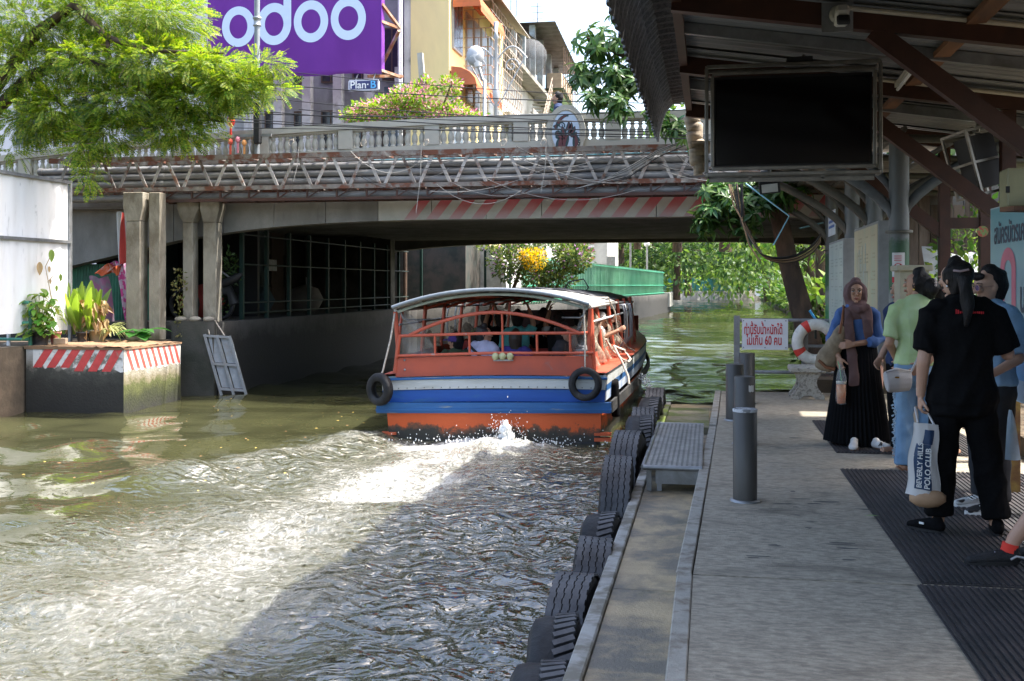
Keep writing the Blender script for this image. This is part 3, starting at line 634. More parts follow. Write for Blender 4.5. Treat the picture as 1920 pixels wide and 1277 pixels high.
# heart-leaved plant
t = thing('heart_leaf_plant', 'bushy plant with green heart shaped leaves in the left black pot', 'plant', P1); f = MB(); st = MB()
for i in range(190):
    a = rp.uniform(0, 2 * PI); r = rp.uniform(0, .32); z = rp.uniform(.2, .95) ; p = P1 + Vector((r * math.cos(a) - .02, r * math.sin(a), z * (1 - .35 * r / .32)))
    blade(f, p, (math.cos(a + rp.uniform(-1, 1)), math.sin(a + rp.uniform(-1, 1)) - .5, rp.uniform(-.6, .2)), rp.uniform(.09, .15), rp.uniform(.07, .12), .3, 3)
    if i % 6 == 0: st.tube([P1 + Vector((0, 0, .15)), p], .006, 5)
tag(f.build('leaf_cluster', LEAFH, t), kind='stuff'); tag(st.build('stem', LEAFH, t), kind='stuff')
# broad leaf plant: every blade its own part
t = thing('broad_leaf_plant', 'tall plant with long broad bright green leaves in the middle of the plinth', 'plant', P3)
for i in range(44):
    a = rp.uniform(-PI, PI); c = P3 + Vector((-.13 + rp.uniform(-.30, .26), rp.uniform(.05, .3), .12)); tilt = rp.uniform(.05, .55); f = MB()
    blade(f, c, (math.cos(a) * tilt, math.sin(a) * tilt, 1), rp.uniform(.6, .98), rp.uniform(.17, .25), rp.uniform(0, .15), 7, .18, lambda q: .13 if q < .12 else max(.10, math.sin(PI * min(.99, ((q - .1) / .9) ** .85)) ** .6), rp.uniform(-.7, .7), (1, 0, 0))
    f.build('leaf', LEAFB, t)
t = thing('dry_leaf_plant', 'withered plant with crumpled brown leaves hanging over the bowl', 'plant', P4); f = MB()
for i in range(120):
    q = rp.random(); c = P4 + Vector((rp.gauss(-.05, .13) - .35 * (i % 3 == 0), rp.gauss(0, .1), rp.uniform(.15, .72)))
    blade(f, c, (rp.uniform(-1, 1), rp.uniform(-1, .3), rp.uniform(-1, .3)), rp.uniform(.10, .2), rp.uniform(.05, .10), .5, 4, .5, None, rp.uniform(-1.5, 1.5))
tag(f.build('dry_leaf', DRY, t), kind='stuff')
f = MB(); [f.tube([P4 + Vector((rp.uniform(-.1, .1), 0, .1)), P4 + Vector((rp.uniform(-.3, .1), rp.uniform(-.05, .1), rp.uniform(.4, .8)))], .008, 5) for _ in range(7)]; tag(f.build('stem', DRY, t), kind='stuff')
t = thing('spider_plant', 'plant with thin striped arching leaves at the right of the plinth', 'plant', P4 + Vector((.14, .1, 0))); LS = leafmat('striped thin leaf', (.25, .33, .10), (.38, .42, .16), (.45, .45, .22))
for i in range(34):
    a = rp.uniform(-1.6, 1.6); f = MB(); blade(f, P4 + Vector((.16, .08, .16)), (math.cos(a), math.sin(a) - .15, rp.uniform(.5, 1.6)), rp.uniform(.35, .6), .032, rp.uniform(.5, 1.1), 6, .2); f.build('leaf', LS, t)
PT = on_top(250, 640); t = thing('taro_plant', 'low plant with wide shaded heart leaves beside the widest column', 'plant', PT + Vector((0, .1, 0))); LT = leafmat('taro leaf', (.04, .16, .03), (.08, .22, .05))
for i in range(11):
    a = rp.uniform(-2.6, .4); c = PT + Vector((rp.uniform(-.2, .22), rp.uniform(0, .2), rp.uniform(.08, .2))); f = MB(); blade(f, c, (math.cos(a), math.sin(a), rp.uniform(-.1, .4)), rp.uniform(.25, .38), rp.uniform(.16, .24), .3, 5, .1); f.build('leaf', LT, t)
# thin vine standing above the pots
t = thing('withering_vine', 'sparse vine with drooping brown and green leaves before the white hoarding', 'vine', P1 + Vector((.1, .2, 0))); st = MB(); v0 = P1 + Vector((.08, .15, .2))
st.tube([v0, v0 + Vector((.03, 0, .5)), v0 + Vector((-.12, .05, 1.05)), v0 + Vector((.05, 0, 1.3))], .006, 5); st.tube([v0 + Vector((-.05, 0, .8)), v0 + Vector((.15, 0, 1.0)), v0 + Vector((.22, 0, .8))], .005, 5); tag(st.build('stem', DRY, t), kind='stuff')
for dx, dz, ln, m in ((-.17, 1.12, .26, DRY), (.04, 1.32, .25, LEAFH), (.0, 1.05, .12, DRY), (.2, .93, .15, LEAFH), (-.12, .48, .12, LEAFH), (.13, .75, .13, LEAFB), (.02, .85, .1, DRY)):
    f = MB(); blade(f, v0 + Vector((dx, -.03, dz)), (.15, -.2, -1), ln * .72, ln * .36, .15, 5, .5); f.build('leaf', m, t)

# ---- stall behind the columns
sg = thing('green_stall', 'dark green market stall with corrugated front behind the hoarding', 'stall', (-11, 18.5, 1.0))
GCOR = mat('green corrugated sheet', (.025, .15, .085), .5, col2=(.02, .09, .055), amt=.55, scale=3)
b = MB(); g = [[(-12.3 + .03 * k, 18.3 + .012 * (k % 2), 1.1), (-12.3 + .03 * k, 18.3 + .012 * (k % 2), 2.35)] for k in range(80)]; b.grid(g, smooth=False); b.build('corrugated_front', GCOR, sg)
b = MB(); b.box((-12.4, 18.2, 3.1), (-9.7, 18.4, 3.28)); b.build('lintel_beam', GREENP, sg)
b = MB(); b.box((-10.72, 18.22, 1.0), (-10.62, 18.34, 3.1)); b.build('post', GREENP, sg)
b = MB(); b.box((-13, 21, 1), (-9.3, 21.1, 3.6)); b.build('back_wall', BLACK, sg)
b = MB(); b.box((-13.2, 17.75, 3.34), (-9.9, 21, 3.38)); b.build('awning_sheet', mat('grey old sheet', (.16, .15, .14), .8, bump=.2), sg)
def cloth(name, label, pts, w, m, dy=.05):
    b = MB(); g = []
    for (x, z, dx, s) in pts: g.append([(x + w * (k / 8 - .5) * s + dx * k / 8, 17.6 - .04 * math.sin(k * 1.3) - dy * math.sin(k * PI / 8), z + .03 * math.sin(k * .9)) for k in range(9)])
    b.grid(g); return tag(b.build(name, m), label, 'cloth', 'fabrics hung at the stall')
cloth('hanging_cloth', 'pink and white patterned blanket hung over a rack at the stall', [(-10.55, 2.28, 0, 1), (-10.42, 2.36, .05, .9), (-10.36, 2.2, 0, .8), (-10.30, 1.9, 0, .8), (-10.26, 1.6, 0, .8), (-10.2, 1.3, 0, .8)], .32, mat('pink print cloth', (.50, .35, .42), .9, col2=(.50, .06, .22), amt=.5, soft=.05, scale=14, detail=1, var=.1))
cloth('hanging_cloth', 'grey cloth with faded purple print beside the pink blanket', [(-10.86, 2.1, 0, 1), (-10.8, 1.9, 0, 1), (-10.77, 1.5, 0, 1.1), (-10.75, 1.2, 0, 1.1)], .36, mat('grey purple cloth', (.22, .17, .2), .9, col2=(.3, .12, .2), amt=.5, soft=.1, scale=9))
cloth('hanging_cloth', 'orange folded cloth on top of the pink blanket rack', [(-10.78, 2.14, 0, 1), (-10.62, 2.26, .02, 1), (-10.54, 2.32, .03, 1), (-10.47, 2.15, 0, .6)], .28, mat('orange cloth', (.55, .11, .04), .9, col2=(.35, .33, .33), amt=.6, scale=6), .09)
cloth('hanging_cloth', 'white sheet with a red stripe behind the widest column', [(-10.35, 3.25, 0, 1), (-10.33, 2.8, 0, 1), (-10.3, 2.3, 0, 1)], .3, mat('white cloth', (.55, .55, .55), .9, col2=(.5, .06, .05), amt=.62, soft=.03, scale=2, stretch=(3, 1, .2), detail=1), 0)
# ---- tilted steel gate at the water, motorcycle above
gt = thing('steel_gate', 'grey framed steel gate leaning into the water below the columns', 'gate', (-8.45, 17.2, 0)); GP = mat('scuffed grey paint', (.21, .23, .245), .6, col2=(.18, .18, .17), amt=.58, scale=5, var=.1)
A = Vector((-8.62, 17.25, 1.10)); U = Vector((.36, .05, -1.28)); Wd = Vector((.42, .10, -.03))
def gp(u, v): return A + U * u + Wd * v
for v in (0, .5, 1): b = MB(); b.bar(gp(0, v), gp(1.05, v), .045, .04); b.build('frame_bar', GP, gt)
for u in (.02, .40, .74): b = MB(); b.bar(gp(u, 0), gp(u, 1), .05, .04); b.build('frame_bar', GP, gt)
for u0, u1 in ((.04, .38), (.42, .72)):
    for v0, v1 in ((.03, .47), (.53, .97)):
        b = MB(); q = Vector((.02, .03, 0)); b.add([gp(u0, v0) + q, gp(u1, v0) + q, gp(u1, v1) + q, gp(u0, v1) + q], [(0, 1, 2, 3)]); b.build('sheet_panel', mat('pale gate sheet', (.25, .275, .295), .5, col2=(.2, .2, .2), amt=.58, scale=4), gt)
b = MB(); b.tube([gp(0, .2), gp(0, .2) + Vector((-.1, .1, .22)), gp(0, .5) + Vector((-.1, .1, .26)), gp(0, .8)], .012, 6); b.build('rope', ROPE, gt)
mb_ = thing('motorcycle', 'black motorcycle parked behind the columns with only seat and bars showing', 'motorcycle', (-8.75, 18.5, 1.3))
b = MB(); b.tube([(-8.98, 18.4, 1.95), (-8.8, 18.4, 1.98), (-8.55, 18.4, 2.10), (-8.45, 18.4, 2.16)], [.07, .08, .075, .03], 8); b.build('seat', BLACK, mb_)
b = MB(); b.tube([(-8.98, 18.35, 2.18), (-8.85, 18.4, 2.2), (-8.7, 18.4, 2.1)], .02, 6); b.build('grab_bar', STEEL, mb_)
b = MB(); b.tube([(-9.1, 18.4, 1.75), (-8.7, 18.4, 1.85), (-8.6, 18.4, 1.6)], .1, 8); b.build('body', BLACK, mb_)
for xx in (-9.6, -8.9):
    b = MB(); b.tube([(xx + .27 * math.cos(a), 18.4, 1.6 + .27 * math.sin(a)) for a in [2 * PI * k / 18 for k in range(18)]], .04, 6, closed=True); b.build('wheel', RUBBER, mb_)
b = MB(); b.box((-11.5, 31.5, 1.3), (-7.25, 35, 3.9)); tag(b.build('dark_shed', mat('dark shed sheet', (.035, .045, .04), .8, col2=(.08, .07, .06), scale=2)), 'dark sheet metal shed on the left bank past the bridge', 'shed')
# ---- market hall under the bridge, left
mh = thing('market_hall', 'dark stalls behind green railings along the left bank under the bridge', 'stalls', (-9.0, 18, 1.3))
yy = 18.6
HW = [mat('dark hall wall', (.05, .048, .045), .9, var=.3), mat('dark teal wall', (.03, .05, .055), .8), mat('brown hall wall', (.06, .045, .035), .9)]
i = 0
while yy < 40:
    w = (1.3, .8, 1.6, 1.1)[i % 4]; gap = (.30, .16, .12, .34)[i % 4]
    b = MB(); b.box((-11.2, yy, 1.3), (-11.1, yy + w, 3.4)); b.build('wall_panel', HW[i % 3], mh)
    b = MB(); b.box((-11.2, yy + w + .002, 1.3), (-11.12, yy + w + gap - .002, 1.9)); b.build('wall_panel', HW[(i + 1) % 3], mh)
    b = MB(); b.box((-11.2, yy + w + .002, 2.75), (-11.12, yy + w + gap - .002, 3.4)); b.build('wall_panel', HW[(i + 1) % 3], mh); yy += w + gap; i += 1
for px_, p0_, p1_, w_ in ((437, 488, 585, .09), (512, 487, 508, .10), (578, 520, 600, .06), (640, 500, 562, .09), (693, 500, 585, .05)):  # added pale panels, painted as daylight showing through the wall gaps
    a_, e_ = atX(px_, p0_, -10.95), atX(px_, p1_, -10.95); b = MB(); b.box((-10.97, a_.y - w_ * 2.4, e_.z), (-10.95, a_.y + w_ * 2.4, a_.z)); b.build('daylight_slit_panel', mat('pale blue daylight paint', (.78, .82, .86), .8, col2=(.5, .55, .6), scale=5), mh)
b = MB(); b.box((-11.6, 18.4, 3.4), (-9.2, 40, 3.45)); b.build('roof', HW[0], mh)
rl = thing('bank_railing', 'dark green railing on the canal wall under the bridge', 'railing', (-8.7, 18, 1.3))
for k in range(14):
    y = 18.9 + k * 1.15; xx = float(np.interp(y, [17.4, 30, 33.5, 36], [-8.7, -8.6, -6.4, -5.9])) if y > 30 else -8.7
    b = MB(); b.box((xx - .035, y, 1.3), (xx + .035, y + .07, 3.05)); b.build('post', mat('dim green post', (.007, .03, .022), .6), rl)
for z in (1.42, 1.62, 2.35, 2.92):
    b = MB(); b.tube([(-8.7, 18.9, z), (-8.62, 30, z)], .018, 6); b.build('rail', mat('dim rail', (.022, .035, .03), .5), rl)
for j, (px, col, lab) in enumerate((((-10.2, 20.3), (.30, .04, .03), 'dull red covered crate on the dark stalls under the bridge'), ((-10.3, 23.1), (.06, .10, .12), 'dark teal bundle on the dark stalls under the bridge'), ((-10.1, 25.7), (.22, .2, .18), 'grey sack heap on the dark stalls under the bridge'))):
    b = MB(); b.ball((px[0], px[1], 1.6), (.5, .5, .38), 8); tag(b.build('bundle', mat('bundle' + str(j), col, .9)), lab, 'bundle')
# ================================================================ BUILDINGS, BILLBOARD, FAR CANAL
YB = 36.0
def bx(px, Y): return atY(px, 100, Y).x
def bz(px, py, Y): return atY(px, py, Y).z
GWALL = mat('grey stained render', (.36, .36, .345), .9, col2=(.22, .22, .215), amt=.55, soft=.3, scale=.6, var=.15, col3=(.09, .09, .088), scale3=.7, amt3=.62)
YWALL = mat('pale yellow render', (.78, .65, .31), .85, col2=(.66, .55, .28), amt=.6, soft=.25, scale=.5, var=.05, stretch=(1, 1, .4), col3=(.36, .32, .22), scale3=1.2, amt3=.70)
WWALL = mat('white weathered render', (.62, .61, .57), .9, col2=(.40, .39, .36), amt=.58, soft=.25, scale=.7, var=.06, col3=(.2, .2, .19), scale3=.9, amt3=.67)
DGL = mat('dark window', (.03, .035, .04), .15, var=.3, spec=.6)
ALU = mat('window frame', (.35, .35, .34), .5)
xl, xr = bx(392, YB), bx(757, YB)
g1 = thing('grey_building', 'grey stained building with dark openings behind the purple billboard', 'building', (xr - 6, YB, 1.3))
b = MB(); b.box((xl, YB + .9, 1.3), (xr, YB + 1.1, 16)); b.build('wall', GWALL, g1)
b = MB(); b.box((xl, YB + .3, 3.3), (xr, YB + 1.1, 3.9)); b.build('floor_edge', GWALL, g1)
for px in (465, 520, 574, 632, 690, 748):
    x = bx(px, YB); b = MB(); b.box((x - .16, YB, 1.3), (x + .16, YB + .3, 9.6)); b.build('pillar', mat('peeling white pillar', (.56, .55, .53), .9, col2=(.26, .24, .22), amt=.58, soft=.15, scale=1.5, bump=.2), g1)
for px0, px1 in ((478, 512), (534, 566), (586, 624), (646, 682), (703, 740)):
    for pz0, pz1 in ((6.95, 8.3), (5.0, 6.6), (9.3, 11.2)):
        xa, xb_ = bx(px0, YB), bx(px1, YB); b = MB(); b.box((xa, YB + .84, pz0), (xb_, YB + .895, pz1)); w = b.build('window', mat('brown window frame', (.12, .08, .055), .7), g1)
        b = MB(); b.box((xa + .06, YB + .83, pz0 + .06), ((xa + xb_) / 2 - .03, YB + .838, pz1 - .06)); b.build('pane', DGL, w); b = MB(); b.box(((xa + xb_) / 2 + .03, YB + .83, pz0 + .06), (xb_ - .06, YB + .838, pz1 - .06)); b.build('pane', DGL, w)
b = MB(); xa, xb_ = bx(722, YB - .5), bx(752, YB - .5); b.box((xa, YB - .6, 1.3), (xb_, YB + .2, 8.8)); b.build('blue_grey_bay', mat('blue grey bay', (.05, .075, .095), .6, col2=(.12, .13, .13), scale=1.5), g1)
b = MB(); b.tube([(bx(749, YB - .7), YB - .7, 1.3), (bx(749, YB - .7), YB - .7, 16)], .06, 8); b.tube([(bx(753, YB - .7), YB - .7, 1.3), (bx(753, YB - .7), YB - .7, 16)], .035, 8); b.build('drain_pipe', WHITE, g1)
# billboard
YBB = 33.5
bb = thing('billboard', 'large purple billboard with four pale blue round letters', 'billboard', (bx(560, YBB), YBB, 8.6))
PUR = mat('purple print', (.20, .045, .36), .4, var=.08, scale=.5, col2=(.165, .035, .31), amt=.55, soft=.3, bump=.35, bscale=1.3, stretch=(1, 1, .5))
A, B_ = bx(392, YBB), bx(716, YBB); zb = bz(715, 138, YBB)
b = MB(); nn = 16; g = []
for k in range(nn + 1): x = A + (B_ - A) * k / nn; s = .05 * math.sin(k * 1.1); g.append([(x, YBB - .02 + .06 * (k % 2), zb + .02 + s * .6), (x, YBB - .10, zb + .14), (x, YBB - .10, 14.5)])
b.grid(g, smooth=True, flip=False); b.build('vinyl_sheet', PUR, bb)
b = MB(); b.box((A, YBB - .04, zb + .1), (B_, YBB + .3, 14.4)); b.build('box_frame', PUR, bb)
LBL = mat('pale blue print', (.56, .66, .80), .45, var=.03)
def letter_ring(cx_, cy_, rx, ry, ix, iy, stem=None):
    C = atY(cx_, cy_, YBB - .11); s = (C - Vector((0, 0, CZ))).y / (_c + (cx_ - 960) / FPX * _s) / FPX; b = MB(); n = 48
    o = [(C.x + rx * s * math.cos(2 * PI * k / n), C.y, C.z + ry * s * math.sin(2 * PI * k / n)) for k in range(n + 1)]; q = [(C.x + ix * s * math.cos(2 * PI * k / n), C.y, C.z + iy * s * math.sin(2 * PI * k / n)) for k in range(n + 1)]
    b.grid([o, q], smooth=False, flip=True)
    if stem: x0_, x1_ = C.x + stem[0] * s, C.x + stem[1] * s; b.add([(x0_, C.y - .004, C.z), (x1_, C.y - .004, C.z), (x1_, C.y - .004, 13.9), (x0_, C.y - .004, 13.9)], [(0, 1, 2, 3)])
    b.build('letter', LBL, bb)
letter_ring(447, 50, 33, 38, 18, 22.5); letter_ring(514, 45, 34, 39.5, 18.5, 22.5, (18.6, 34)); letter_ring(583, 40, 34, 39.5, 19, 22.5); letter_ring(653, 34.5, 34.5, 40.5, 19.5, 23)
for p, q in (((716, 8), (750, 53)), ((714, 40), (748, 53)), ((748, 58), (718, 118)), ((714, 132), (752, 145)), ((690, 143), (755, 143))):
    b = MB(); b.bar(atY(*p, YBB), atY(*q, YBB + 1), .09); b.build('strut', mat('orange rusty strut', (.34, .15, .08), .8, col2=(.4, .33, .27), amt=.55, scale=3), bb)
# small operator's sign
ys_ = YBB - .35; A, B_ = atY(653, 171, ys_), atY(710, 148, ys_); sgn = thing('operator_sign', 'small dark blue sign with white rim under the billboard', 'sign', A)
b = MB(); cx_, cz_ = (A.x + B_.x) / 2, (A.z + B_.z) / 2; w, h = (B_.x - A.x) / 2, (B_.z - A.z) / 2
def rrect(cx, y, cz, w, h, r, n=5):
    P = []
    for sx, sz, a0 in ((1, 1, 0), (-1, 1, 90), (-1, -1, 180), (1, -1, 270)):
        for k in range(n + 1): a = R(a0 + 90 * k / n); P.append((cx + sx * (w - r) + r * math.cos(a), y, cz + sz * (h - r) + r * math.sin(a)))
    return P
b.prism(rrect(cx_, ys_, cz_, w, h, .07), (0, .1, 0)); b.build('rim', mat('silver rim', (.5, .5, .55), .4), sgn)
b = MB(); b.prism(rrect(cx_, ys_ - .01, cz_, w - .05, h - .05, .05), (0, .02, 0)); b.build('panel', mat('navy panel', (.035, .04, .13), .4), sgn)
text_mesh('lettering', 'Plan·', .34, WHITE, face_mat((cx_ - .13, ys_ - .014, cz_), (1, 0, 0)), sgn, bold=.004)
text_mesh('lettering', 'B', .36, mat('cyan letter', (.1, .42, .75), .4), face_mat((cx_ + .33, ys_ - .014, cz_), (1, 0, 0)), sgn, bold=.006)
b = MB(); [b.bar((x, ys_ + .1, cz_ + h), (x, YBB, cz_ + h + .25), .03) for x in (cx_ - .3, cx_ + .3)]; b.build('bracket', STEEL, sgn)

# ---- yellow corner building and shophouse row facing the canal
XF = -8.8
yb = thing('yellow_building', 'pale yellow corner building with orange awnings facing the canal', 'building', (XF, YB, 1.3))
b = MB(); b.box((bx(770, YB - .3), YB - .3, 1.3), (XF, 45.5, 17)); b.build('wall', YWALL, yb)
b = MB(); b.box((bx(757, YB - .3), YB - .25, 1.3), (bx(769.5, YB - .3), YB + 2, 17)); b.build('white_pilaster', WWALL, yb)
b = MB(); b.box((XF + .002, YB - .29, 1.3), (XF + .05, 37.7, 9.2)); b.build('sun_white_panel', WWALL, yb)  # white panel over the yellow wall, strong sunlight put into its colour
for z0_, z1_ in ((10.2, 12.6), (5.2, 7.4), (13.6, 15.4)):
    b = MB(); b.box((XF + .002, 36.1, z0_), (XF + .07, 37.5, z1_)); w = b.build('window', ALU, yb)
    for k in range(3): b = MB(); b.box((XF + .06, 36.17 + k * .45, z0_ + .08), (XF + .078, 36.55 + k * .45, z1_ - .08)); b.build('pane', mat('sky glass', (.10, .13, .17), .12, var=.3, spec=.7), w)
ORA = mat('orange awning cloth', (.55, .16, .06), .8, col2=(.42, .13, .06), amt=.55, scale=2, var=.1)
def awning(y0_, y1_, z, d=.9, h=.65):
    b = MB(); n = int((y1_ - y0_) / .12); g = []
    for k in range(n + 1):
        y = y0_ + (y1_ - y0_) * k / n; q = .018 * (k % 2); g.append([(XF + .06 + d * math.sin(t) + q, y, z + h * math.cos(t) + q) for t in (0, .4, .8, 1.2, 1.57)] + [(XF + .06 + d, y, z - .16 - .03 * (k % 2))])
    b.grid(g, smooth=False); o = b.build('awning', ORA, yb)
    s = MB(); s.add([(XF + .06, y0_, z)] + [(XF + .06 + d * math.sin(t), y0_, z + h * math.cos(t)) for t in (0, .4, .8, 1.2, 1.57)], [(0, 1, 2, 3, 4, 5)]); s.build('awning_cheek', ORA, yb)
awning(35.75, 40.4, 8.85); awning(36.0, 40.4, 11.6, 1.0, .8)
GR = mat('tan grille bar', (.42, .36, .29), .6, col2=(.28, .18, .12), amt=.55, scale=3)
def grille(y0_, y1_, z0_, z1_, dx, dy, dz, brick=True, back=True):
    """projecting window cage: offset grid of bars on its front and side"""
    b = MB(); X = XF + dx; r = 0; z = z0_
    while z <= z1_ + .01: b.bar((X, y0_, z), (X, y1_, z), .028); b.bar((XF, y0_, z), (X, y0_, z), .028); z += dz
    z = z0_
    while z < z1_ - .01:
        y = y0_ + (dy / 2 if brick and r % 2 else 0)
        while y <= y1_: b.bar((X, y, z), (X, y, min(z + dz, z1_)), .026); y += dy
        for x in ((XF + dx * .33, XF + dx * .8) if r % 2 else (XF + dx * .55, X)): b.bar((x, y0_, z), (x, y0_, min(z + dz, z1_)), .026)
        z += dz; r += 1
    tag(b.build('window_cage', GR, yb), kind='stuff')
grille(38.0, 44.6, 8.6, 12.4, 1.0, .5, .34); grille(38.0, 44.6, 3.6, 7.6, 1.0, .5, .34)
for z0_, z1_ in ((8.7, 12.0), (3.8, 7.3)):
    for k in range(5):
        b = MB(); b.box((XF + .002, 38.2 + k * 1.3, z0_), (XF + .06, 39.2 + k * 1.3, z1_)); w = b.build('window', ALU, yb); b = MB(); b.box((XF + .05, 38.28 + k * 1.3, z0_ + .1), (XF + .068, 39.12 + k * 1.3, z1_ - .1)); b.build('pane', mat('dusty pane', (.16, .15, .13), .3, var=.3), w)
b = MB(); b.prism([(XF, 37.9, 13.2), (XF + 1.3, 37.9, 12.45), (XF + 1.3, 37.9, 12.5), (XF, 37.9, 13.26)], (0, 7, 0)); b.build('cage_roof', mat('sheet roof', (.30, .27, .23), .7, bump=.1), yb)
# terrace house beyond
th = thing('terrace_house', 'white weathered house with rooftop terrace, stairs and tin roofs by the canal', 'building', (XF, 50, 1.3))
b = MB(); b.box((-16, 45.6, 1.3), (XF - .5, 64, 12.0)); b.build('wall', WWALL, th)
b = MB(); b.box((-15, 46.5, 12.3), (XF - .8, 53, 14.2)); b.build('upper_wall', mat('blue grey wall', (.36, .42, .42), .9, col2=(.15, .15, .15), amt=.55, scale=1.2, soft=.2), th)
b = MB(); b.box((XF - .49, 49.5, 8.6), (XF + .6, 52.8, 8.85)); b.build('balcony_slab', CONC, th)
b = MB(); b.box((XF - .49, 56.6, 1.3), (XF + .2, 62, 11.2)); b.build('bay_wall', WWALL, th)
for z in (12.05, 9.3): b = MB(); b.box((-16, 45.5, z), (XF + .3, 63, z + .2)); b.build('floor_slab', CONC, th)
for y, h in ((48, 14.3), (50.5, 14.0), (53.5, 15.2), (56, 15.0), (59, 15.0), (62, 15.0)):
    b = MB(); b.box((XF - .2, y, 12.26), (XF + .1, y + .3, h)); b.build('roof_post', mat('blue grey post', (.38, .44, .46), .8, col2=(.25, .25, .24), scale=2), th)
TIN = mat('brown grey tin', (.14, .125, .115), .6, .3, col2=(.09, .075, .065), scale=2, bump=.1)
for y0_, y1_, z0_, z1_, x1_ in ((47, 55.5, 13.7, 14.6, XF + .2), (53, 63.5, 15.2, 14.6, XF + 1.2), (57, 63.6, 12.6, 12.1, XF + 1.1)):
    b = MB(); n = 30; g = [[(-15 + (x1_ + 15) * t, y0_ + (y1_ - y0_) * k / n, z0_ + (z1_ - z0_) * k / n + .03 * (k % 2)) for t in (0, 1)] for k in range(n + 1)]; b.grid(g, smooth=False); b.build('tin_roof', TIN, th)
b = MB()
for k in range(10): b.box((XF - .2, 52.4 + k * .3, 9.6 + k * .24), (XF + .7, 52.7 + k * .3, 9.66 + k * .24))
tag(b.build('stair_tread', CONC, th), kind='stuff')
b = MB()
for k in range(11): b.bar((XF + .7, 52.5 + k * .3, 9.6 + k * .24 - .2), (XF + .7, 52.5 + k * .3, 10.5 + k * .24), .03)
for q in (.2, .5, .85): b.bar((XF + .7, 52.5, 9.6 + q), (XF + .7, 55.5, 12.0 + q), .04)
tag(b.build('stair_rail', GR, th), kind='stuff')
b = MB(); b.box((XF + .12, 57.5, 12.3), (XF + .9, 62.5, 13.5)); b.build('tiled_bay', mat('beige tile', (.5, .38, .25), .6, col2=(.4, .3, .2), scale=3), th)
b = MB()
for k in range(9): b.bar((XF + 1.1, 57 + k * .75, 12.3), (XF + 1.1, 57 + k * .75, 14.8), .035)
for z in (13.2, 14.0): b.bar((XF + 1.1, 57, z), (XF + 1.1, 63, z), .035)
tag(b.build('terrace_frame', mat('brown frame', (.2, .13, .09), .7), th), kind='stuff')
for y, z0_, z1_ in ((46.4, 9.7, 11.6), (48.0, 6.6, 8.6), (58, 8.4, 10.4), (60.3, 8.4, 10.4), (47.2, 12.5, 13.7), (49.8, 12.5, 13.7)):
    b = MB(); xx = XF - .49 if y < 57 else XF + .205; xx = XF - .79 if z0_ > 12 else xx; b.box((xx, y, z0_), (xx + .06, y + 1.3, z1_)); w = b.build('window', ALU, th)
    for k in range(2): b = MB(); b.box((xx + .05, y + .08 + k * .6, z0_ + .08), (xx + .07, y + .62 + k * .6, z1_ - .08)); b.build('pane', DGL, w)
b = MB(); b.box((XF + .6, 49.5, 8.86), (XF + .66, 52.8, 10.3)); b.build('balcony_front', mat('grey board', (.36, .35, .32), .9, col2=(.2, .19, .17), scale=2), th)
b = MB(); b.prism([(XF + .21, 57.0, 11.6), (XF + 1.2, 57.0, 11.0), (XF + 1.2, 62, 11.0), (XF + .21, 62, 11.6)], (0, 0, .05)); b.build('green_canopy', mat('green canopy', (.10, .30, .12), .7), th)
# satellite dish and aerials
ds = thing('satellite_dish', 'dark mesh satellite dish on the terrace house roof', 'satellite dish', (XF, 51.5, 12)); b = MB(); rows = []
for i in range(6): r = .18 * (i + .05); rows.append([(XF + .2 + r * math.cos(a), 51.2 - .5 + .35 * r * r, 13.0 + r * math.sin(a)) for a in [2 * PI * k / 20 for k in range(21)]])
b.grid(rows); b.build('dish', mat('grey dish', (.22, .22, .22), .6, alpha=.55), ds); b = MB(); b.tube([(XF + .2, 51.2, 12.26), (XF + .2, 51.2, 13.0)], .05, 6); b.build('mast', STEEL, ds)
for px, py, Y in ((968, 20, 50), (1008, 30, 58), (925, 5, 45), (958, 4, 48)):
    p = atY(px, 95, Y); q = atY(px, 0 if px != 1008 else 5, Y); b = MB(); b.tube([p, q], .03, 5)
    if px == 1008:
        for k in range(4): z = q.z - .2 - k * .35; b.bar((q.x - .4 + .06 * k, q.y, z), (q.x + .4 - .06 * k, q.y, z), .03)
    tag(b.build('aerial_mast', STEEL), 'thin roof aerial with cross bars against the sky' if px == 1008 else 'plain thin mast on the roofs at photo column %d of the sky' % px if 0 else {968: 'thin mast left of the terrace roof', 925: 'thin mast over the yellow building cage', 958: 'thin white mast beside the blue grey post'}[px], 'aerial', 'masts on the roofs')
# white low buildings far left behind the tree
wb = thing('white_building', 'white plastered building seen through the tree at the left', 'building', (-28, 42, 1.3)); b = MB(); b.box((-45, 42, 1.3), (-19.5, 50, 15)); b.build('wall', mat('white render', (.62, .61, .6), .9, var=.04), wb)
for k in range(6): b = MB(); b.box((-38 + k * 2.7, 41.93, 8), (-36.6 + k * 2.7, 41.998, 10)); w = b.build('window', ALU, wb); b = MB(); b.box((-37.9 + k * 2.7, 41.91, 8.1), (-36.7 + k * 2.7, 41.925, 9.9)); b.build('pane', DGL, w)
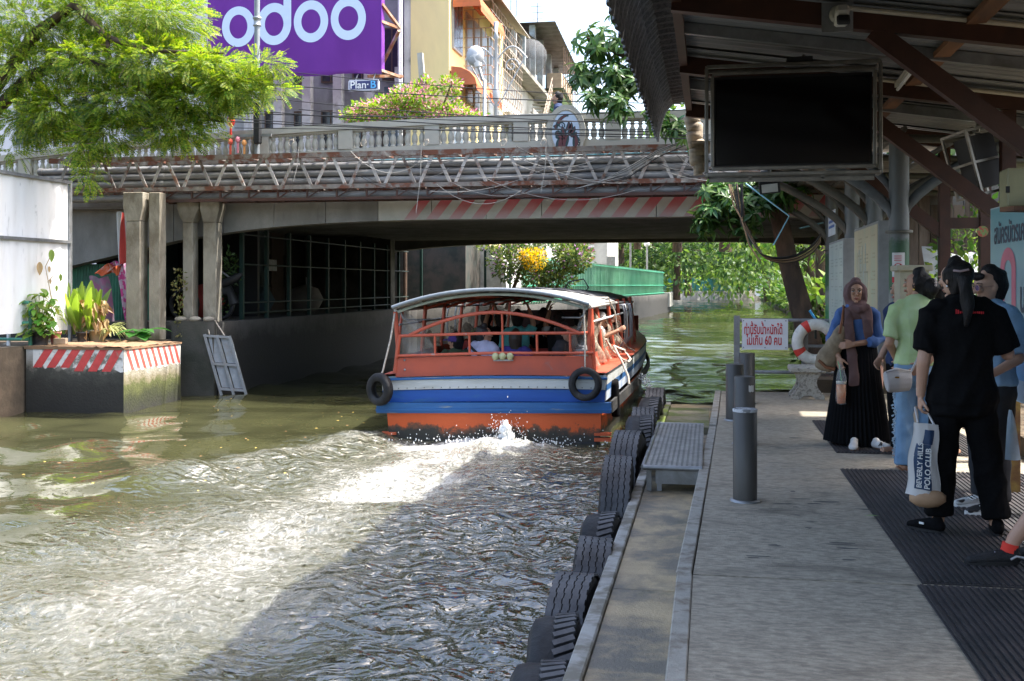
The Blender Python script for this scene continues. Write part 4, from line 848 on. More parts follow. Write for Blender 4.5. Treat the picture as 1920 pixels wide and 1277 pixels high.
# ---- far left bank: pier block, green fence, house, lamp
b = MB(); A = [atY(885, 545, 33.6), atY(942, 545, 33.6), atY(935, 462, 33.6), atY(895, 462, 33.6)]; A[0].z = A[1].z = 1.0
b.prism(A, (0, .9, 0)); tag(b.build('concrete_pier', mat('pale pier render', (.62, .62, .60), .9, col2=(.48, .48, .46), amt=.55, scale=4, bump=.3)), 'pale tapered concrete pier behind the bridge on the left bank', 'pier')
b = MB(); p = A[1]; b.prism([p + Vector((.02, 0, 0)), p + Vector((.22, 0, 0)), Vector((A[2].x + .12, 33.6, A[2].z)), Vector((A[2].x + .02, 33.6, A[2].z))], (0, .4, 0)); tag(b.build('white_upright', WHITE), 'white strip painted as the lit right edge of the pale tapered pier', 'post')  # added white strip, the pier's lit edge put into its colour
gf = thing('green_fence', 'long pale green panel fence along the far left bank', 'fence', (-5, 40, 1.3))
GFM = mat('mint fence sheet', (.19, .38, .26), .55, col2=(.12, .29, .19), amt=.55, scale=.5, var=.06); GFD = mat('fence green', (.05, .30, .18), .5)
Pa, Pb = Vector((-6.0, 34.2, 0)), Vector((-3.3, 78, 0)); nP = 22
for k in range(nP):
    a, c = Pa.lerp(Pb, k / nP), Pa.lerp(Pb, (k + .985) / nP); b = MB(); b.bar(a + Vector((0, 0, 2.1)), c + Vector((0, 0, 2.1)), .03, 1.45); b.build('panel', GFM if k not in (13, 14) else GFD, gf)
    b = MB()
    for q in range(5): m_ = a.lerp(c, q / 5) + Vector((.06, 0, 0)); b.bar(m_ + Vector((0, 0, 1.32)), m_ + Vector((0, 0, 2.95)), .05)
    tag(b.build('picket', GFM, gf), kind='stuff')
for z in (1.42, 1.95, 2.86): b = MB(); b.bar(Pa + Vector((.1, 0, z)), Pb + Vector((.1, 0, z)), .05); b.build('rail', GFD, gf)
b = MB(); b.bar((-3.05, 78, .9), (-3.0, 84, .9), .5, 1.0); tag(b.build('landing_block', CONC_L), 'concrete landing at the end of the green fence', 'landing')
def lamp(px, top, Y, label, z0=1.3):
    p = atY(px, top, Y); t = thing('street_lamp', label, 'street lamp', (p.x, Y, z0), 'lamps along the far bank'); b = MB(); b.tube([(p.x, Y, z0), (p.x, Y, p.z)], .06, 8); b.build('pole', STEEL, t)
    b = MB(); b.ball((p.x, Y, p.z + .16), .2, 10); b.build('globe', WHITE, t)
lamp(1213, 462, 70, 'globe street lamp behind the green fence under the trees'); lamp(1182, 452, 62, 'globe street lamp beside the striped house past the fence')
hs = thing('far_house', 'pale house with red and white striped blinds past the green fence', 'house', (-7, 66, 1.3)); b = MB(); b.box((-14, 66, 1.3), (-6.2, 74, 9)); b.build('wall', WWALL, hs)
for k in range(8): b = MB(); b.box((-7.9, 65.9, 3.3 + k * .25), (-7.0, 65.97, 3.44 + k * .25)); b.build('blind_slat', mat('red slat', (.5, .08, .08), .6) if k % 2 else WHITE, hs)
b = MB(); b.box((-10.2, 65.93, 3.0), (-8.6, 65.99, 4.8)); w = b.build('window', ALU, hs); b = MB(); b.box((-10, 65.91, 3.1), (-8.8, 65.925, 4.7)); b.build('pane', DGL, w)
b = MB(); b.box((-6.1, 64.5, 1.3), (-5.6, 65, 3.7)); tag(b.build('utility_box', STEEL), 'grey utility box on the bank behind the green fence', 'utility box')
# far end of the canal
fw = thing('white_fence', 'white louvred fence on the far right bank under the trees', 'fence', (10, 147, 1.1))
for k in range(10): b = MB(); b.box((5.8 + k * 1.1, 140, .6), (6.8 + k * 1.1, 140.1, 3.2)); b.build('panel', WHITE, fw); b = MB(); [b.box((6.0 + k * 1.1, 139.96, 1.9 + .35 * q), (6.6 + k * 1.1, 139.995, 2.05 + .35 * q)) for q in range(3)]; tag(b.build('louvre', STEEL, fw), kind='stuff')
tl = thing('teal_fence', 'teal mesh fence along the far end of the canal', 'fence', (-3, 147, 1.1))
for k in range(12): b = MB(); b.box((-9 + k * 1.2, 148.2, 1.1), (-7.85 + k * 1.2, 148.3, 3.0)); b.build('panel', mat('teal mesh', (.05, .20, .17), .7), tl)
fb = thing('bank_wall', 'sloping pale stone bank at the far end of the canal', 'wall', (-4, 147, 0))
for k in range(26):
    x = -13 + k * .95; b = MB(); b.prism([(x, 146.6, -.2), (x + .93, 146.6, -.2), (x + .93, 147.9, 1.2), (x, 147.9, 1.2)], (0, .1, 0)); b.build('stone_slab', mat('pale bank stone', (.22, .21, .18), .9, rnd=.25, bump=.3), fb)

# ---- bridge furniture
up = thing('utility_pole', 'grey utility pole with black box rising before the purple billboard', 'utility pole', (-7.62, 17.98, 4.0))
p = atY(482, 268, 17.98); b = MB(); b.tube([(p.x, 17.98, 3.62), (p.x, 17.98, 10)], .05, 10); b.build('pole', mat('grey pole', (.22, .24, .25), .5, .3), up)
b = MB(); b.lathe([(.05, 0), (.075, .01), (.075, .03), (.06, .04), (.06, .12), (.078, .14), (.078, .17), (.05, .18)], (p.x, 17.98, atY(482, 50, 17.98).z), 12); b.build('collar', STEEL, up)
b = MB(); q = atY(483, 215, 17.9); b.cbox((q.x, 17.9, q.z - .15), (.13, .1, .75)); b.build('black_box', BLACK, up, bevel=.02); b = MB(); b.box((p.x - .4, 17.9, p.z + .1), (p.x + .3, 17.95, p.z + .15)); b.build('bracket', STEEL, up)
ol = thing('ornate_lamp', 'grey ornate lamp post with scroll arms behind the bougainvillea', 'street lamp', (bx(930, 30), 30, 4.0))
P = atY(930, 75, 30); GL = mat('silver grey paint', (.42, .43, .43), .5, .3)
b = MB(); b.lathe([(.1, 0), (.12, .2), (.06, .5), (.05, 3.2), (.09, 3.25), (.1, 3.5), (.06, 3.6), (.045, 5), (.09, 5.05), (.04, 5.2), (.07, 5.5), (.02, P.z - 4.0)], (P.x, 30, 4.0), 10); b.build('pole', GL, ol)
for s in (-1, 1):
    b = MB(); b.tube([(P.x + s * (.05 + .85 * t + .0), 30, P.z - .55 + .35 * math.sin(PI * t)) for t in [k / 10 for k in range(11)]], .025, 6); b.build('scroll_arm', GL, ol)
    b = MB(); b.tube([(P.x + s * (.45 + .22 * (1 - k / 20) * math.cos(k * .5)), 30, P.z - .75 + .22 * (1 - k / 20) * math.sin(k * .5)) for k in range(18)], .02, 5); b.build('scroll', GL, ol)
    b = MB(); b.tube([(P.x + s * .05, 30, P.z - 1.9), (P.x + s * .3, 30, P.z - 1.5), (P.x + s * .8, 30, P.z - .6)], .02, 5); b.build('stay', GL, ol)
fl = thing('flood_lamp', 'round silver flood lamp on an angled arm beside the ornate lamp post', 'lamp', (bx(905, 29.6), 29.6, 4.0))
a, c = atY(905, 150, 29.6), atY(891, 105, 29.6); b = MB(); b.tube([(a.x + .05, 29.6, 4.0), a + Vector((.05, 0, 0)), a, c], .05, 8); b.build('arm', GL, fl); b = MB(); b.ball(c, (.26, .18, .3), 14); b.build('lamp_head', GL, fl); b = MB(); b.tube([c, c.lerp(a, .45)], [.2, .1], 10); b.build('neck', WHITE, fl)
b = MB(); b.bar(atY(788, 100, 31), atY(797, 215, 31), .16); tag(b.build('leaning_post', CONC_L), 'bare concrete post standing in the bougainvillea', 'post')
# lanterns and clothes near the left end of the balustrade
rl_ = random.Random(3)
for px, py, col, lab in ((433, 228, (.65, .05, .03), 'round red paper lantern hanging by the tree at the balustrade'), (432, 266, (.62, .10, .06), 'small red paper lantern with tassel below the round one'), (446, 262, (.7, .25, .3), 'pink paper lantern beside the small red one'), (458, 268, (.65, .3, .1), 'orange paper lantern nearest the utility pole')):
    p = atY(px, py, 17.9); t = thing('paper_lantern', lab, 'lantern', p, 'paper lanterns on the bridge'); b = MB(); b.ball(p, (.085 if py < 240 else .045, .06, .10 if py < 240 else .06), 8); m_ = mat('lantern ' + lab[:9], col, .7); b.build('lantern_body', m_, t); b = MB(); b.bar(p + Vector((0, 0, -.06)), p + Vector((0, 0, -.24)), .03); b.build('tassel', m_, t)
# ================================================================ PASSENGER BOAT (local: x starboard, y to the bow, z up from the water)
boat = thing('passenger_boat', 'orange white and blue canal passenger boat leaving under the bridge, seen from its stern', 'boat', (-2.63, 12.98, 0.0))
boat.rotation_euler = (0, R(-1.1), R(.8))
SAL = mat('salmon paint', (.44, .086, .044), .5, col2=(.35, .078, .05), amt=.6, soft=.2, scale=3, var=.06, col3=(.24, .17, .15), scale3=6, amt3=.68)
ORG = zstain('orange paint with black slime', [(0, (.012, .012, .01)), (.38, (.02, .018, .012)), (.5, (.14, .045, .015)), (.56, (.58, .085, .01)), (1, (.62, .10, .014))], -.06, .42, rough=.5, nscale=5, namp=.42, bump=.1)
BLU = mat('royal blue paint', (.008, .07, .30), .5, col2=(.02, .10, .26), amt=.6, soft=.1, scale=4, stretch=(.4, 1, 2), var=.1)
BLU2 = mat('chipped blue rail', (.02, .10, .27), .6, col2=(.16, .20, .23), amt=.62, soft=.06, scale=6, stretch=(.25, 1, 3), var=.15, bump=.15, col3=(.06, .06, .055), scale3=5, amt3=.7)
WHB = mat('boat white', (.46, .48, .47), .5, col2=(.35, .35, .31), amt=.62, soft=.2, scale=3, stretch=(.3, 1, 1.5), var=.04, col3=(.2, .18, .15), scale3=6, amt3=.69)
DHULL = mat('black hull rubber', (.03, .03, .03), .7, col2=(.08, .075, .065), amt=.6, scale=4, bump=.2)
LB = 13.5
def hw(y): # half breadth at the deck
    return 1.41 + .17 * math.sin(min(1, max(0, y) / 6) * PI / 2) - max(0, y - 7) ** 2 * .030
def hullz(z): return {0: .90, 1: .955, 2: .99, 3: 1.0}.get(z, 1)
ys_b = [0, .4, 1, 1.8, 3, 4.5, 6, 7.5, 9, 10.5, 12, 13]
def sidestrip(name, m, zl, zh, kl, kh, off=0, ya=0, yb=13, both=True, thick=.02):
    for s in ((-1, 1) if both else (1,)):
        b = MB(); g = []
        for y in [v for v in ys_b if ya <= v <= yb]:
            rise = .25 * max(0, (y - 6) / 7) ** 2
            xl, xh = s * (hw(y) * kl + off), s * (hw(y) * kh + off)
            g.append([(xl, y, zl + rise), (xh, y, zh + rise), (xh - s * .03, y, zh + rise), (xl - s * .03, y, zl + rise)])
        b.grid([r + [r[0]] for r in g], smooth=False, flip=(s > 0)); b.add(g[0], [(0, 1, 2, 3)]); b.build(name, m, boat, local=True)
def tr(zl, zh, xl, xh, camber=0, n=12, y=0, th=.03, slope=0):
    """a board across the transom with a cambered top and bottom"""
    g = []
    for k in range(n + 1):
        u = k / n * 2 - 1; c = camber * (1 - u * u); g.append([(u * xl, y - th, zl + c), (u * xh, y - th + slope, zh + c), (u * xh, y + slope, zh + c), (u * xl, y, zl + c), (u * xl, y - th, zl + c)])
    b = MB(); b.grid(g, smooth=False); b.add(g[0][:4], [(0, 1, 2, 3)]); b.add(g[-1][:4], [(3, 2, 1, 0)]); return b
tr(-.5, .395, 1.29, 1.35, th=.05).build('transom_plate', ORG, boat, local=True)
tr(.375, .50, 1.47, 1.47, th=.13, y=.02).build('rub_rail', BLU2, boat, local=True)
tr(.402, .425, 1.475, 1.475, th=.142, y=.02).build('rub_rail_batten', BLU2, boat, local=True)
tr(.502, .652, 1.385, 1.405, th=.04, camber=.01).build('blue_board', BLU, boat, local=True)
tr(.654, .772, 1.40, 1.41, th=.055, camber=.022).build('white_board', WHB, boat, local=True)
b = MB(); [b.ball((-1.3 + .11 * k, -.057, .672 + .022 * (1 - ((-1.3 + .11 * k) / 1.4) ** 2)), .008, 6) for k in range(24)]; tag(b.build('bolt', mat('dark bolt', (.15, .14, .12), .5), boat, local=True), kind='stuff')
tr(.775, .80, 1.43, 1.43, th=.075, camber=.026).build('blue_batten', BLU2, boat, local=True)
tr(.802, .818, 1.40, 1.40, th=.085, camber=.026, y=.12).build('deck_edge', mat('aqua worn edge', (.42, .56, .55), .6, col2=(.45, .12, .08), amt=.62, soft=.06, scale=5), boat, local=True)
tr(.815, 1.055, 1.245, 1.225, th=.03, camber=.02, y=.03).build('salmon_bulkhead', SAL, boat, local=True)
for x, z in ((-1.12, .91), (-1.12, 1.03), (1.12, .92)):
    b = MB(); b.lathe([(.014, 0), (.014, .012), (0, .014)], (x, 0, z), 8, M_=Matrix.Rotation(PI / 2, 3, 'X')); b.build('bolt_head', STEEL, boat, local=True)
for x in (-1.33, 1.36):
    b = MB(); b.box((x - .10, -.09, .03), (x + .10, .02, .07)); b.box((x - .1, -.09, .10), (x + .1, .02, .13)); b.build('step_bracket', mat('orange step', (.5, .09, .03), .6), boat, local=True)
b = MB(); b.box((.45, -.10, -.3), (1.28, -.051, .02)); b.build('trim_tab', DHULL, boat, local=True)
# hull sides
sidestrip('hull_side', ORG, -.5, .38, .90, .955); sidestrip('rubber_strake', DHULL, .36, .50, 1.0, 1.0, .06); sidestrip('white_strake', mat('scuffed blue white', (.5, .55, .6), .5, col2=(.2, .3, .5), amt=.55, scale=4), .505, .62, .985, .99, .0)
sidestrip('blue_strake', BLU2, .622, .70, .99, .995); sidestrip('white_gunwale', WHB, .702, .83, .995, 1.0); sidestrip('dark_cap', DHULL, .832, .85, 1.0, 1.0, .01)
for s in (-1, 1):
    b = MB(); g = [[(s * (hw(y) - .22), y, .86 + .25 * max(0, (y - 6) / 7) ** 2), (s * (hw(y)), y, .852 + .25 * max(0, (y - 6) / 7) ** 2)] for y in ys_b]; b.grid(g, smooth=False, flip=(s < 0)); b.build('side_deck', SAL, boat, local=True)
    b = MB(); g = [[(s * (hw(y) - .215), y, .85 + .25 * max(0, (y - 6) / 7) ** 2), (s * (hw(y) - .215), y, 1.07 + .25 * max(0, (y - 6) / 7) ** 2)] for y in ys_b]; b.grid(g, smooth=False, flip=(s > 0)); b.build('side_coaming', SAL, boat, local=True)
b = MB(); g = [[(-hw(y) + .25, y, .0), (hw(y) - .25, y, .0)] for y in ys_b]; b.grid(g, smooth=False); b.build('floor', mat('dark boat floor', (.05, .045, .04), .8), boat, local=True)
b = MB(); b.box((-1.15, 12.9, 0), (1.15, 13, 1.2)); b.build('front_bulkhead', SAL, boat, local=True)
# stern rails
TB = mat('salmon tube', (.45, .088, .045), .4, col2=(.36, .27, .24), amt=.68, soft=.06, scale=9, var=.08)
def tube(name, pts, r, m=TB, n=8): b = MB(); b.tube(pts, r, n); return b.build(name, m, boat, local=True)
tube('rail_bar', [(-1.2, -.02, 1.085), (0, -.02, 1.11), (1.26, -.02, 1.10)], .019); tube('rail_bar', [(-1.18, -.02, 1.335), (0, -.02, 1.355), (1.2, -.02, 1.345)], .019)
for x in (-.72, -.28, .14, .57, .98): tube('rail_post', [(x, -.02, 1.09), (x, -.02, 1.345)], .016)
tube('rail_post', [(-1.22, -.02, 1.06), (-1.17, -.02, 1.345)], .022)
tube('arch_bar', [(-1.05, -.02, 1.34)] + [(-1.05 + 2.15 * k / 14, -.02, 1.34 + .275 * math.sin(PI * k / 14) ** .9) for k in range(1, 14)] + [(1.1, -.02, 1.34)], .022)
tube('arch_post', [(.14, -.02, 1.35), (.14, -.02, 1.61)], .014)
for s in (-1, 1):
    tube('corner_post', [(s * 1.25, .02, .87), (s * 1.21, .02, 1.2), (s * 1.235, .02, 1.64)], .03); tube('corner_brace', [(s * 1.27, .04, .87), (s * 1.22, .3, 1.66)], .02)
    tube('grab_rail', [(s * 1.2, .05, 1.72), (s * 1.15, .05, 1.56), (s * 1.1, .07, 1.53), (s * .85, .3, 1.53)], .011, STEEL)
for k, x in enumerate((.05, .14, .235)):
    b = MB(); b.ball((x, -.045, 1.07), (.047, .03, .047), 12); b.build('stern_lamp', mat('lamp glass', (.42, .42, .22), .25, spec=.6), boat, local=True)
b = MB(); b.bar((.02, -.02, 1.02), (.27, -.02, 1.02), .02); b.build('lamp_bracket', STEEL, boat, local=True)
# curved roof, ribs and battens
def roofz(x, y): return 1.89 - .20 * (abs(x) / 1.22) ** 2.1 - .012 * max(0, y - 4)
RFW = mat('weathered roof canvas', (.42, .41, .375), .8, col2=(.30, .29, .26), amt=.55, soft=.3, scale=2, stretch=(1, .3, 1), bump=.15); RFD = mat('dark roof tarpaulin', (.07, .07, .075), .6, col2=(.2, .2, .2), amt=.6, scale=3, bump=.3)
def roofsheet(ya, yb, z, m, name, w0=1.23, w1=1.3, rag=0):
    b = MB(); n = 24; rows = []
    for j in range(9):
        y = ya + (yb - ya) * j / 8; w = w0 + (w1 - w0) * j / 8; rows.append([((k / n * 2 - 1) * w, y, roofz((k / n * 2 - 1) * 1.22, y) + z + rag * math.sin(k * 1.9 + j * 2.3)) for k in range(n + 1)])
    b.grid(rows); rows2 = [[(x, y, zz - .018) for x, y, zz in r] for r in rows]; b.grid(rows2, flip=True); b.grid([rows[0], rows2[0]], flip=True); b.build(name, m, boat, local=True)
roofsheet(-.12, 3.2, 0, RFW, 'roof_sheet'); roofsheet(2.6, 12.5, .022, RFD, 'roof_tarpaulin', 1.24, 1.05, .012)
tube('roof_edge', [((k / 20 * 2 - 1) * 1.235, -.13, roofz((k / 20 * 2 - 1) * 1.22, 0) + .008) for k in range(21)], .024, mat('grey edge tube', (.20, .225, .24), .4, .4))
for y in (0, 1.35, 2.7, 4.1, 5.5, 7, 8.5, 10): tube('roof_rib', [((k / 16 * 2 - 1) * 1.2, y, roofz((k / 16 * 2 - 1) * 1.22, y) - .05) for k in range(17)], .02, TB if y else mat('sage tube', (.35, .42, .38), .5))
for x in (-.9, -.45, 0, .45, .9): tube('roof_batten', [(x, 0, roofz(x, 0) - .03), (x, 10, roofz(x, 10) - .03)], .018, STEEL)
b = MB(); g = [[(x, y, roofz(x, y) - .07 - .03 * math.sin(y * 2 + x * 3)) for x in (-.35, -.1, .2, .5)] for y in (.2, .8, 1.4, 2)]; b.grid(g); b.build('life_vest_net', mat('orange vest bundle', (.60, .10, .02), .8, col2=(.3, .05, .02), scale=5), boat, local=True)
for s in (-1, 1):
    for k, y in enumerate((1.35, 2.7, 4.1, 5.5, 7.0, 8.5)):
        x = s * (hw(y) - .2); tube('side_post', [(x, y, .86), (x * .97, y, 1.2), (x * .93, y, 1.70)], .028)
    tube('eave_rail', [(s * 1.23, 0, 1.66), (s * 1.27, 3, 1.66), (s * 1.28, 8, 1.60)], .022, RFW); tube('hand_rail', [(s * 1.22, .1, 1.47), (s * 1.3, 3, 1.47), (s * 1.3, 8, 1.45)], .016, WHB)
    for y in (3.4, 3.75, 4.4, 4.75): x = s * (hw(y) - .14); tube('hoop_rail', [(x - s * .05, y, 1.62), (x, y, 1.62), (x + s * .03, y, 1.5), (x + s * .03, y, 1.1), (x - s * .05, y, .98)], .016, STEEL)
tube('roof_hoop', [(.35, 4.5, 1.83), (.45, 4.5, 2.0), (.7, 4.5, 2.04), (.78, 4.5, 1.9), (.7, 4.5, 1.8)], .012, CABLE)
# spray curtains of old netting
NET = bpy.data.materials.new('dusty netting'); NET.use_nodes = True; _N = NET.node_tree.nodes; _L = NET.node_tree.links; _b = _N['Principled BSDF']; _b.inputs['Base Color'].default_value = (.33, .27, .20, 1); _b.inputs['Roughness'].default_value = .7
_nz = _N.new('ShaderNodeTexNoise'); _nz.inputs['Scale'].default_value = 5; _nz.inputs['Detail'].default_value = 6; _mr = _N.new('ShaderNodeMapRange'); _mr.inputs['From Min'].default_value = .35; _mr.inputs['From Max'].default_value = .65; _mr.inputs['To Min'].default_value = .38; _mr.inputs['To Max'].default_value = .8
_L.new(_nz.outputs[0], _mr.inputs[0]); _L.new(_mr.outputs[0], _b.inputs['Alpha'])
rn = random.Random(8)
def netting(ya, yb, s, zl=.9, zt=1.45):
    b = MB(); rows = []
    for j in range(13):
        y = ya + (yb - ya) * j / 12; tz = zt - .28 * math.sin(PI * j / 12) * rn.uniform(.5, 1.2)
        rows.append([(s * (hw(y) - .19 - .05 * math.sin(i * 1.1 + j * .9) - .10 * i / 8), y, zl + (tz - zl) * i / 8) for i in range(9)])
    b.grid(rows); b.build('spray_curtain', NET, boat, local=True)
netting(.08, 1.3, 1, .9, 1.6); netting(1.4, 2.6, 1, .9, 1.42); netting(2.75, 4, 1); netting(1.4, 4, -1); netting(4.2, 7, -1)
for s, q in ((-1, .55), (1, .25)):
    b = MB(); rows = []
    for j in range(9):
        t = j / 8; rows.append([(s * (1.18 - q * t * (1 - i / 8) ** .7 * 1.1 - .0), .10 + .05 * math.sin(i + j), .88 + (.80 - .1 * (1 - t)) * i / 8) for i in range(9)])
    b.grid(rows); b.build('spray_curtain', mat('clear grimy plastic', (.30, .29, .26), .25, alpha=.42, var=.2), boat, local=True)
# red seat backs
for y in (1.9, 2.9, 3.9, 5, 6, 7):
    for xa, xb in ((-1.05, -.2), (.2, 1.05)):
        b = MB(); b.box((xa, y, .4), (xb, y + .05, 1.12 if y > 2 else 1.05)); b.box((xa, y - .4, .38), (xb, y, .43)); b.build('bench', mat('red bench', (.36, .03, .02), .5, var=.1), boat, local=True)
b = MB(); b.box((-1.15, 9.0, 0), (1.15, 9.06, 1.45)); b.build('cabin_partition', mat('dark partition', (.06, .03, .025), .7), boat, local=True)
# ropes
def bw(p): return boat.matrix_basis @ Vector(p) if False else Matrix.Translation(boat.location) @ boat.rotation_euler.to_matrix().to_4x4() @ Vector(p)
def rope(name, label, pts, r=.011, cat='rope'): b = MB(); b.tube([bw(p) for p in pts], r, 6); return tag(b.build(name, ROPE), label, cat)
rope('mooring_rope', 'long pale rope looping down the starboard side of the boat from its roof', [(1.1, 1.5, 1.76), (1.26, 2.4, 1.75), (1.34, 2.6, 1.55), (1.38, 2.6, 1.2), (1.5, 2.9, 1.0), (1.58, 3.2, .93)])
rope('mooring_rope', 'pale rope tangle tied low on the starboard side post of the boat', [(1.3, 1.4, 1.2), (1.36, 1.5, 1.05), (1.5, 1.7, .9), (1.58, 1.6, .87), (1.6, 1.9, .89), (1.5, 2.2, 1.0), (1.4, 1.5, 1.1), (1.52, 1.4, .87), (1.6, 1.3, .7), (1.61, 1.25, .6)], .016)
rope('fender_rope', 'pale rope holding the tyre at the left corner of the boat', [(-1.23, -.03, 1.62), (-1.27, -.10, 1.3), (-1.37, -.13, .9), (-1.40, -.16, .83)], .012)
rope('fender_rope', 'grey rope holding the tyre at the right corner of the boat', [(1.16, -.06, 1.7), (1.17, -.1, 1.3), (1.17, -.14, .93)], .01)
# ---- tyres
def tyre(label, c, Ro, Rt, wd, rot, group, worn=.0, tread='bar', name='tyre', hang=None):
    """tyre with tread blocks; the axle is local x"""
    t = thing(name, label, 'tyre', c, group); t.rotation_euler = rot; n = 40; Rm = (Ro + Rt) / 2; rows = []
    prof = [(-wd * .38, Rt), (-wd * .5, Rt + (Ro - Rt) * .3), (-wd * .5, Rt + (Ro - Rt) * .65), (-wd * .40, Ro - .012), (-wd * .2, Ro), (wd * .2, Ro), (wd * .40, Ro - .012), (wd * .5, Rt + (Ro - Rt) * .65), (wd * .5, Rt + (Ro - Rt) * .3), (wd * .38, Rt), (wd * .36, Rt + .03), (wd * .42, Rm), (-wd * .42, Rm), (-wd * .36, Rt + .03)]
    for k in range(n):
        a = 2 * PI * k / n; rows.append([(x, r * math.cos(a), r * math.sin(a)) for x, r in prof + [prof[0]]])
    b = MB(); b.grid(rows + [rows[0]]); b.build('carcass', RUBBER, t, local=True)
    if tread:
        b = MB(); m = int(2 * PI * Ro / (.05 if tread == 'bar' else .035)); 
        for k in range(m):
            a = 2 * PI * k / m; ca, sa = math.cos(a), math.sin(a); M_ = Matrix(((1, 0, 0), (0, ca, -sa), (0, sa, ca)))
            if tread == 'bar':
                for s in (1,):
                    M2 = M_ @ Matrix.Rotation(s * .35, 3, 'Y'); b.cbox(M_ @ Vector((s * wd * .24, Ro + .004, 0)), (wd * .44, .020, .032), M_ @ Matrix.Rotation(s * .35, 3, Vector((0, 1, 0))))
            else:
                for q in (-.36, -.18, 0, .18, .36): b.cbox(M_ @ Vector((q * wd + .006 * (k % 2), Ro + .003, 0)), (wd * .15, .012, .0365), M_)
        tag(b.build('tread_block', mat('tread rubber', (.026, .027, .030), .5, col2=(.08, .08, .085), amt=.55, soft=.3, scale=6, var=.2), t, local=True), kind='stuff')
    return t
tyre('worn grey tyre hanging at the left corner of the boat stern', bw((-1.40, -.18, .68)), .205, .105, .11, (.12, 0, R(62)), 'tyres hung on the boat', tread=None, name='boat_tyre')
tyre('black tyre hanging at the right corner of the boat stern', bw((1.17, -.17, .735)), .205, .125, .10, (0, R(4), R(84)), 'tyres hung on the boat', tread=None, name='boat_tyre')
# ---- splash thrown up behind the propeller
sp = MB(); rs = random.Random(5)
for i in range(900):
    k = rs.random(); x = -2.42 + rs.gauss(0, .10 + .5 * (k > .6)); y = 12.62 + rs.gauss(0, .10); z = abs(rs.gauss(0, .16 if k < .5 else .07)) + .03; r = rs.uniform(.002, .007) * (1.7 if z < .1 else 1)
    sp.ball((x, y, z), (r, r, r * rs.uniform(.8, 1.8)), 6)
for i in range(30): z = rs.uniform(.02, .30); q = 1 - z / .34; sp.ball((-2.40 + rs.gauss(0, .05 * q + .01), 12.6 + rs.gauss(0, .04), z), (.05 * q + .012, .05 * q + .012, .05), 8)
for i in range(160): # water thrown off between boat and pier
    t = rs.random(); sp.ball((-1.0 + .22 * t + rs.gauss(0, .03), 16.4 - .9 * t + rs.gauss(0, .1), .55 - .5 * t * t + rs.gauss(0, .03)), rs.uniform(.006, .016), 6)
tag(sp.build('splash', mat('white water', (.78, .79, .78), .4, var=0)), 'white water thrown up behind the boat stern', 'splash', kind='stuff')
# ================================================================ PIER FURNITURE AND CANOPIES
# tyres along the mooring ledge
def pt_(px, py, z): return atZ(px, py, z)
TY = [((-.74, 4.66, -.12), .38, .26, 'bar', (.05, 0, R(6)), 'nearest worn tyre at the bottom edge of the photo along the ledge'), ((-.75, 5.32, -.10), .37, .25, 'bar', (.6, R(-3), R(4)), 'tyre with deep chevron tread second from the bottom of the row'),
      ((-.75, 6.02, -.06), .36, .24, 'rib', (.3, 0, R(-5)), 'smooth worn tyre third from the bottom of the row'), ((-.74, 6.80, -.02), .345, .24, 'rib', (.9, R(4), R(3)), 'tyre with four straight grooves fourth from the bottom'),
      ((-.74, 7.56, -.01), .335, .25, 'bar', (.2, R(-3), R(-4)), 'pale tyre with cut shoulder blocks fifth from the bottom'), ((-.745, 8.70, .08), .47, .25, 'rib', (0, R(2), R(2)), 'largest tallest truck tyre standing before the boarding step'),
      ((-.74, 9.95, .14), .45, .28, 'rib', (.5, 0, R(-4)), 'tyre just beyond the largest one beside the boarding step'), ((-.72, 10.9, .16), .46, .27, 'bar', (.1, R(3), R(3)), 'tyre with side notches at the middle of the boarding step'),
      ((-.72, 11.9, .14), .45, .27, 'rib', (.7, 0, R(2)), 'dark tyre at the far corner of the boarding step'), ((-.70, 13.0, .14), .45, .26, 'bar', (.4, 0, R(-3)), 'tyre nearest the boat hull beyond the boarding step'), ((-.70, 14.2, .14), .45, .26, 'rib', (0, 0, 0), 'farthest tyre at the end of the pier by the splash')]
for c, Ro, wd, td, rot, lab in TY: tyre(lab, c, Ro, Ro * .56, wd, rot, 'tyres along the pier', tread=td, name='pier_tyre')
# boarding steps
GRT = mat('worn step plate', (.30, .29, .27), .6, .2, col2=(.2, .195, .18), amt=.55, soft=.3, scale=5, var=.15, bump=.2)
def step(x0, x1, y0, y1, z, label, legs=True):
    t = thing('boarding_step', label, 'boarding step', (x0, y0, .25), 'boarding steps on the ledge')
    b = MB(); b.box((x0 + .02, y0 + .02, z - .03), (x1, y1 - .02, z - .004)); b.build('step_plate', GRT, t)
    b = MB(); nx, ny = int((x1 - x0) / .042), int((y1 - y0) / .05)
    for i in range(nx): b.box((x0 + .03 + i * .042, y0 + .03, z - .004), (x0 + .052 + i * .042, y1 - .03, z + .001))
    for j in range(ny): b.box((x0 + .03, y0 + .03 + j * .05, z - .0045), (x1 - .02, y0 + .05 + j * .05, z + .0015))
    tag(b.build('grip_pattern', GRT, t), kind='stuff')
    for p, q in (((x0, y0, z - .012), (x1, y0, z - .012)), ((x0, y0, z - .012), (x0, y1, z - .012)), ((x0, y1, z - .012), (x1, y1, z - .012))): b = MB(); b.tube([p, q], .022, 8); b.build('rim_tube', STEEL, t)
    b = MB(); b.box((x0 + .10, y0 + .03, z - .15), (x1 - .01, y0 + .06, z - .032)); b.build('front_plate', STEEL, t)
    for y in (y0 + .06, y1 - .1):
        for x in (x0 + .045, x0 + .13): b = MB(); b.bar((x, y, z - .035), (x, y, .252), .04, .05, up=(0, 1, 0)); b.build('leg', STEEL, t)
step(-.535, -.055, 8.85, 11.62, .462, 'grey grip plate boarding step on legs beside the nearest bollard')
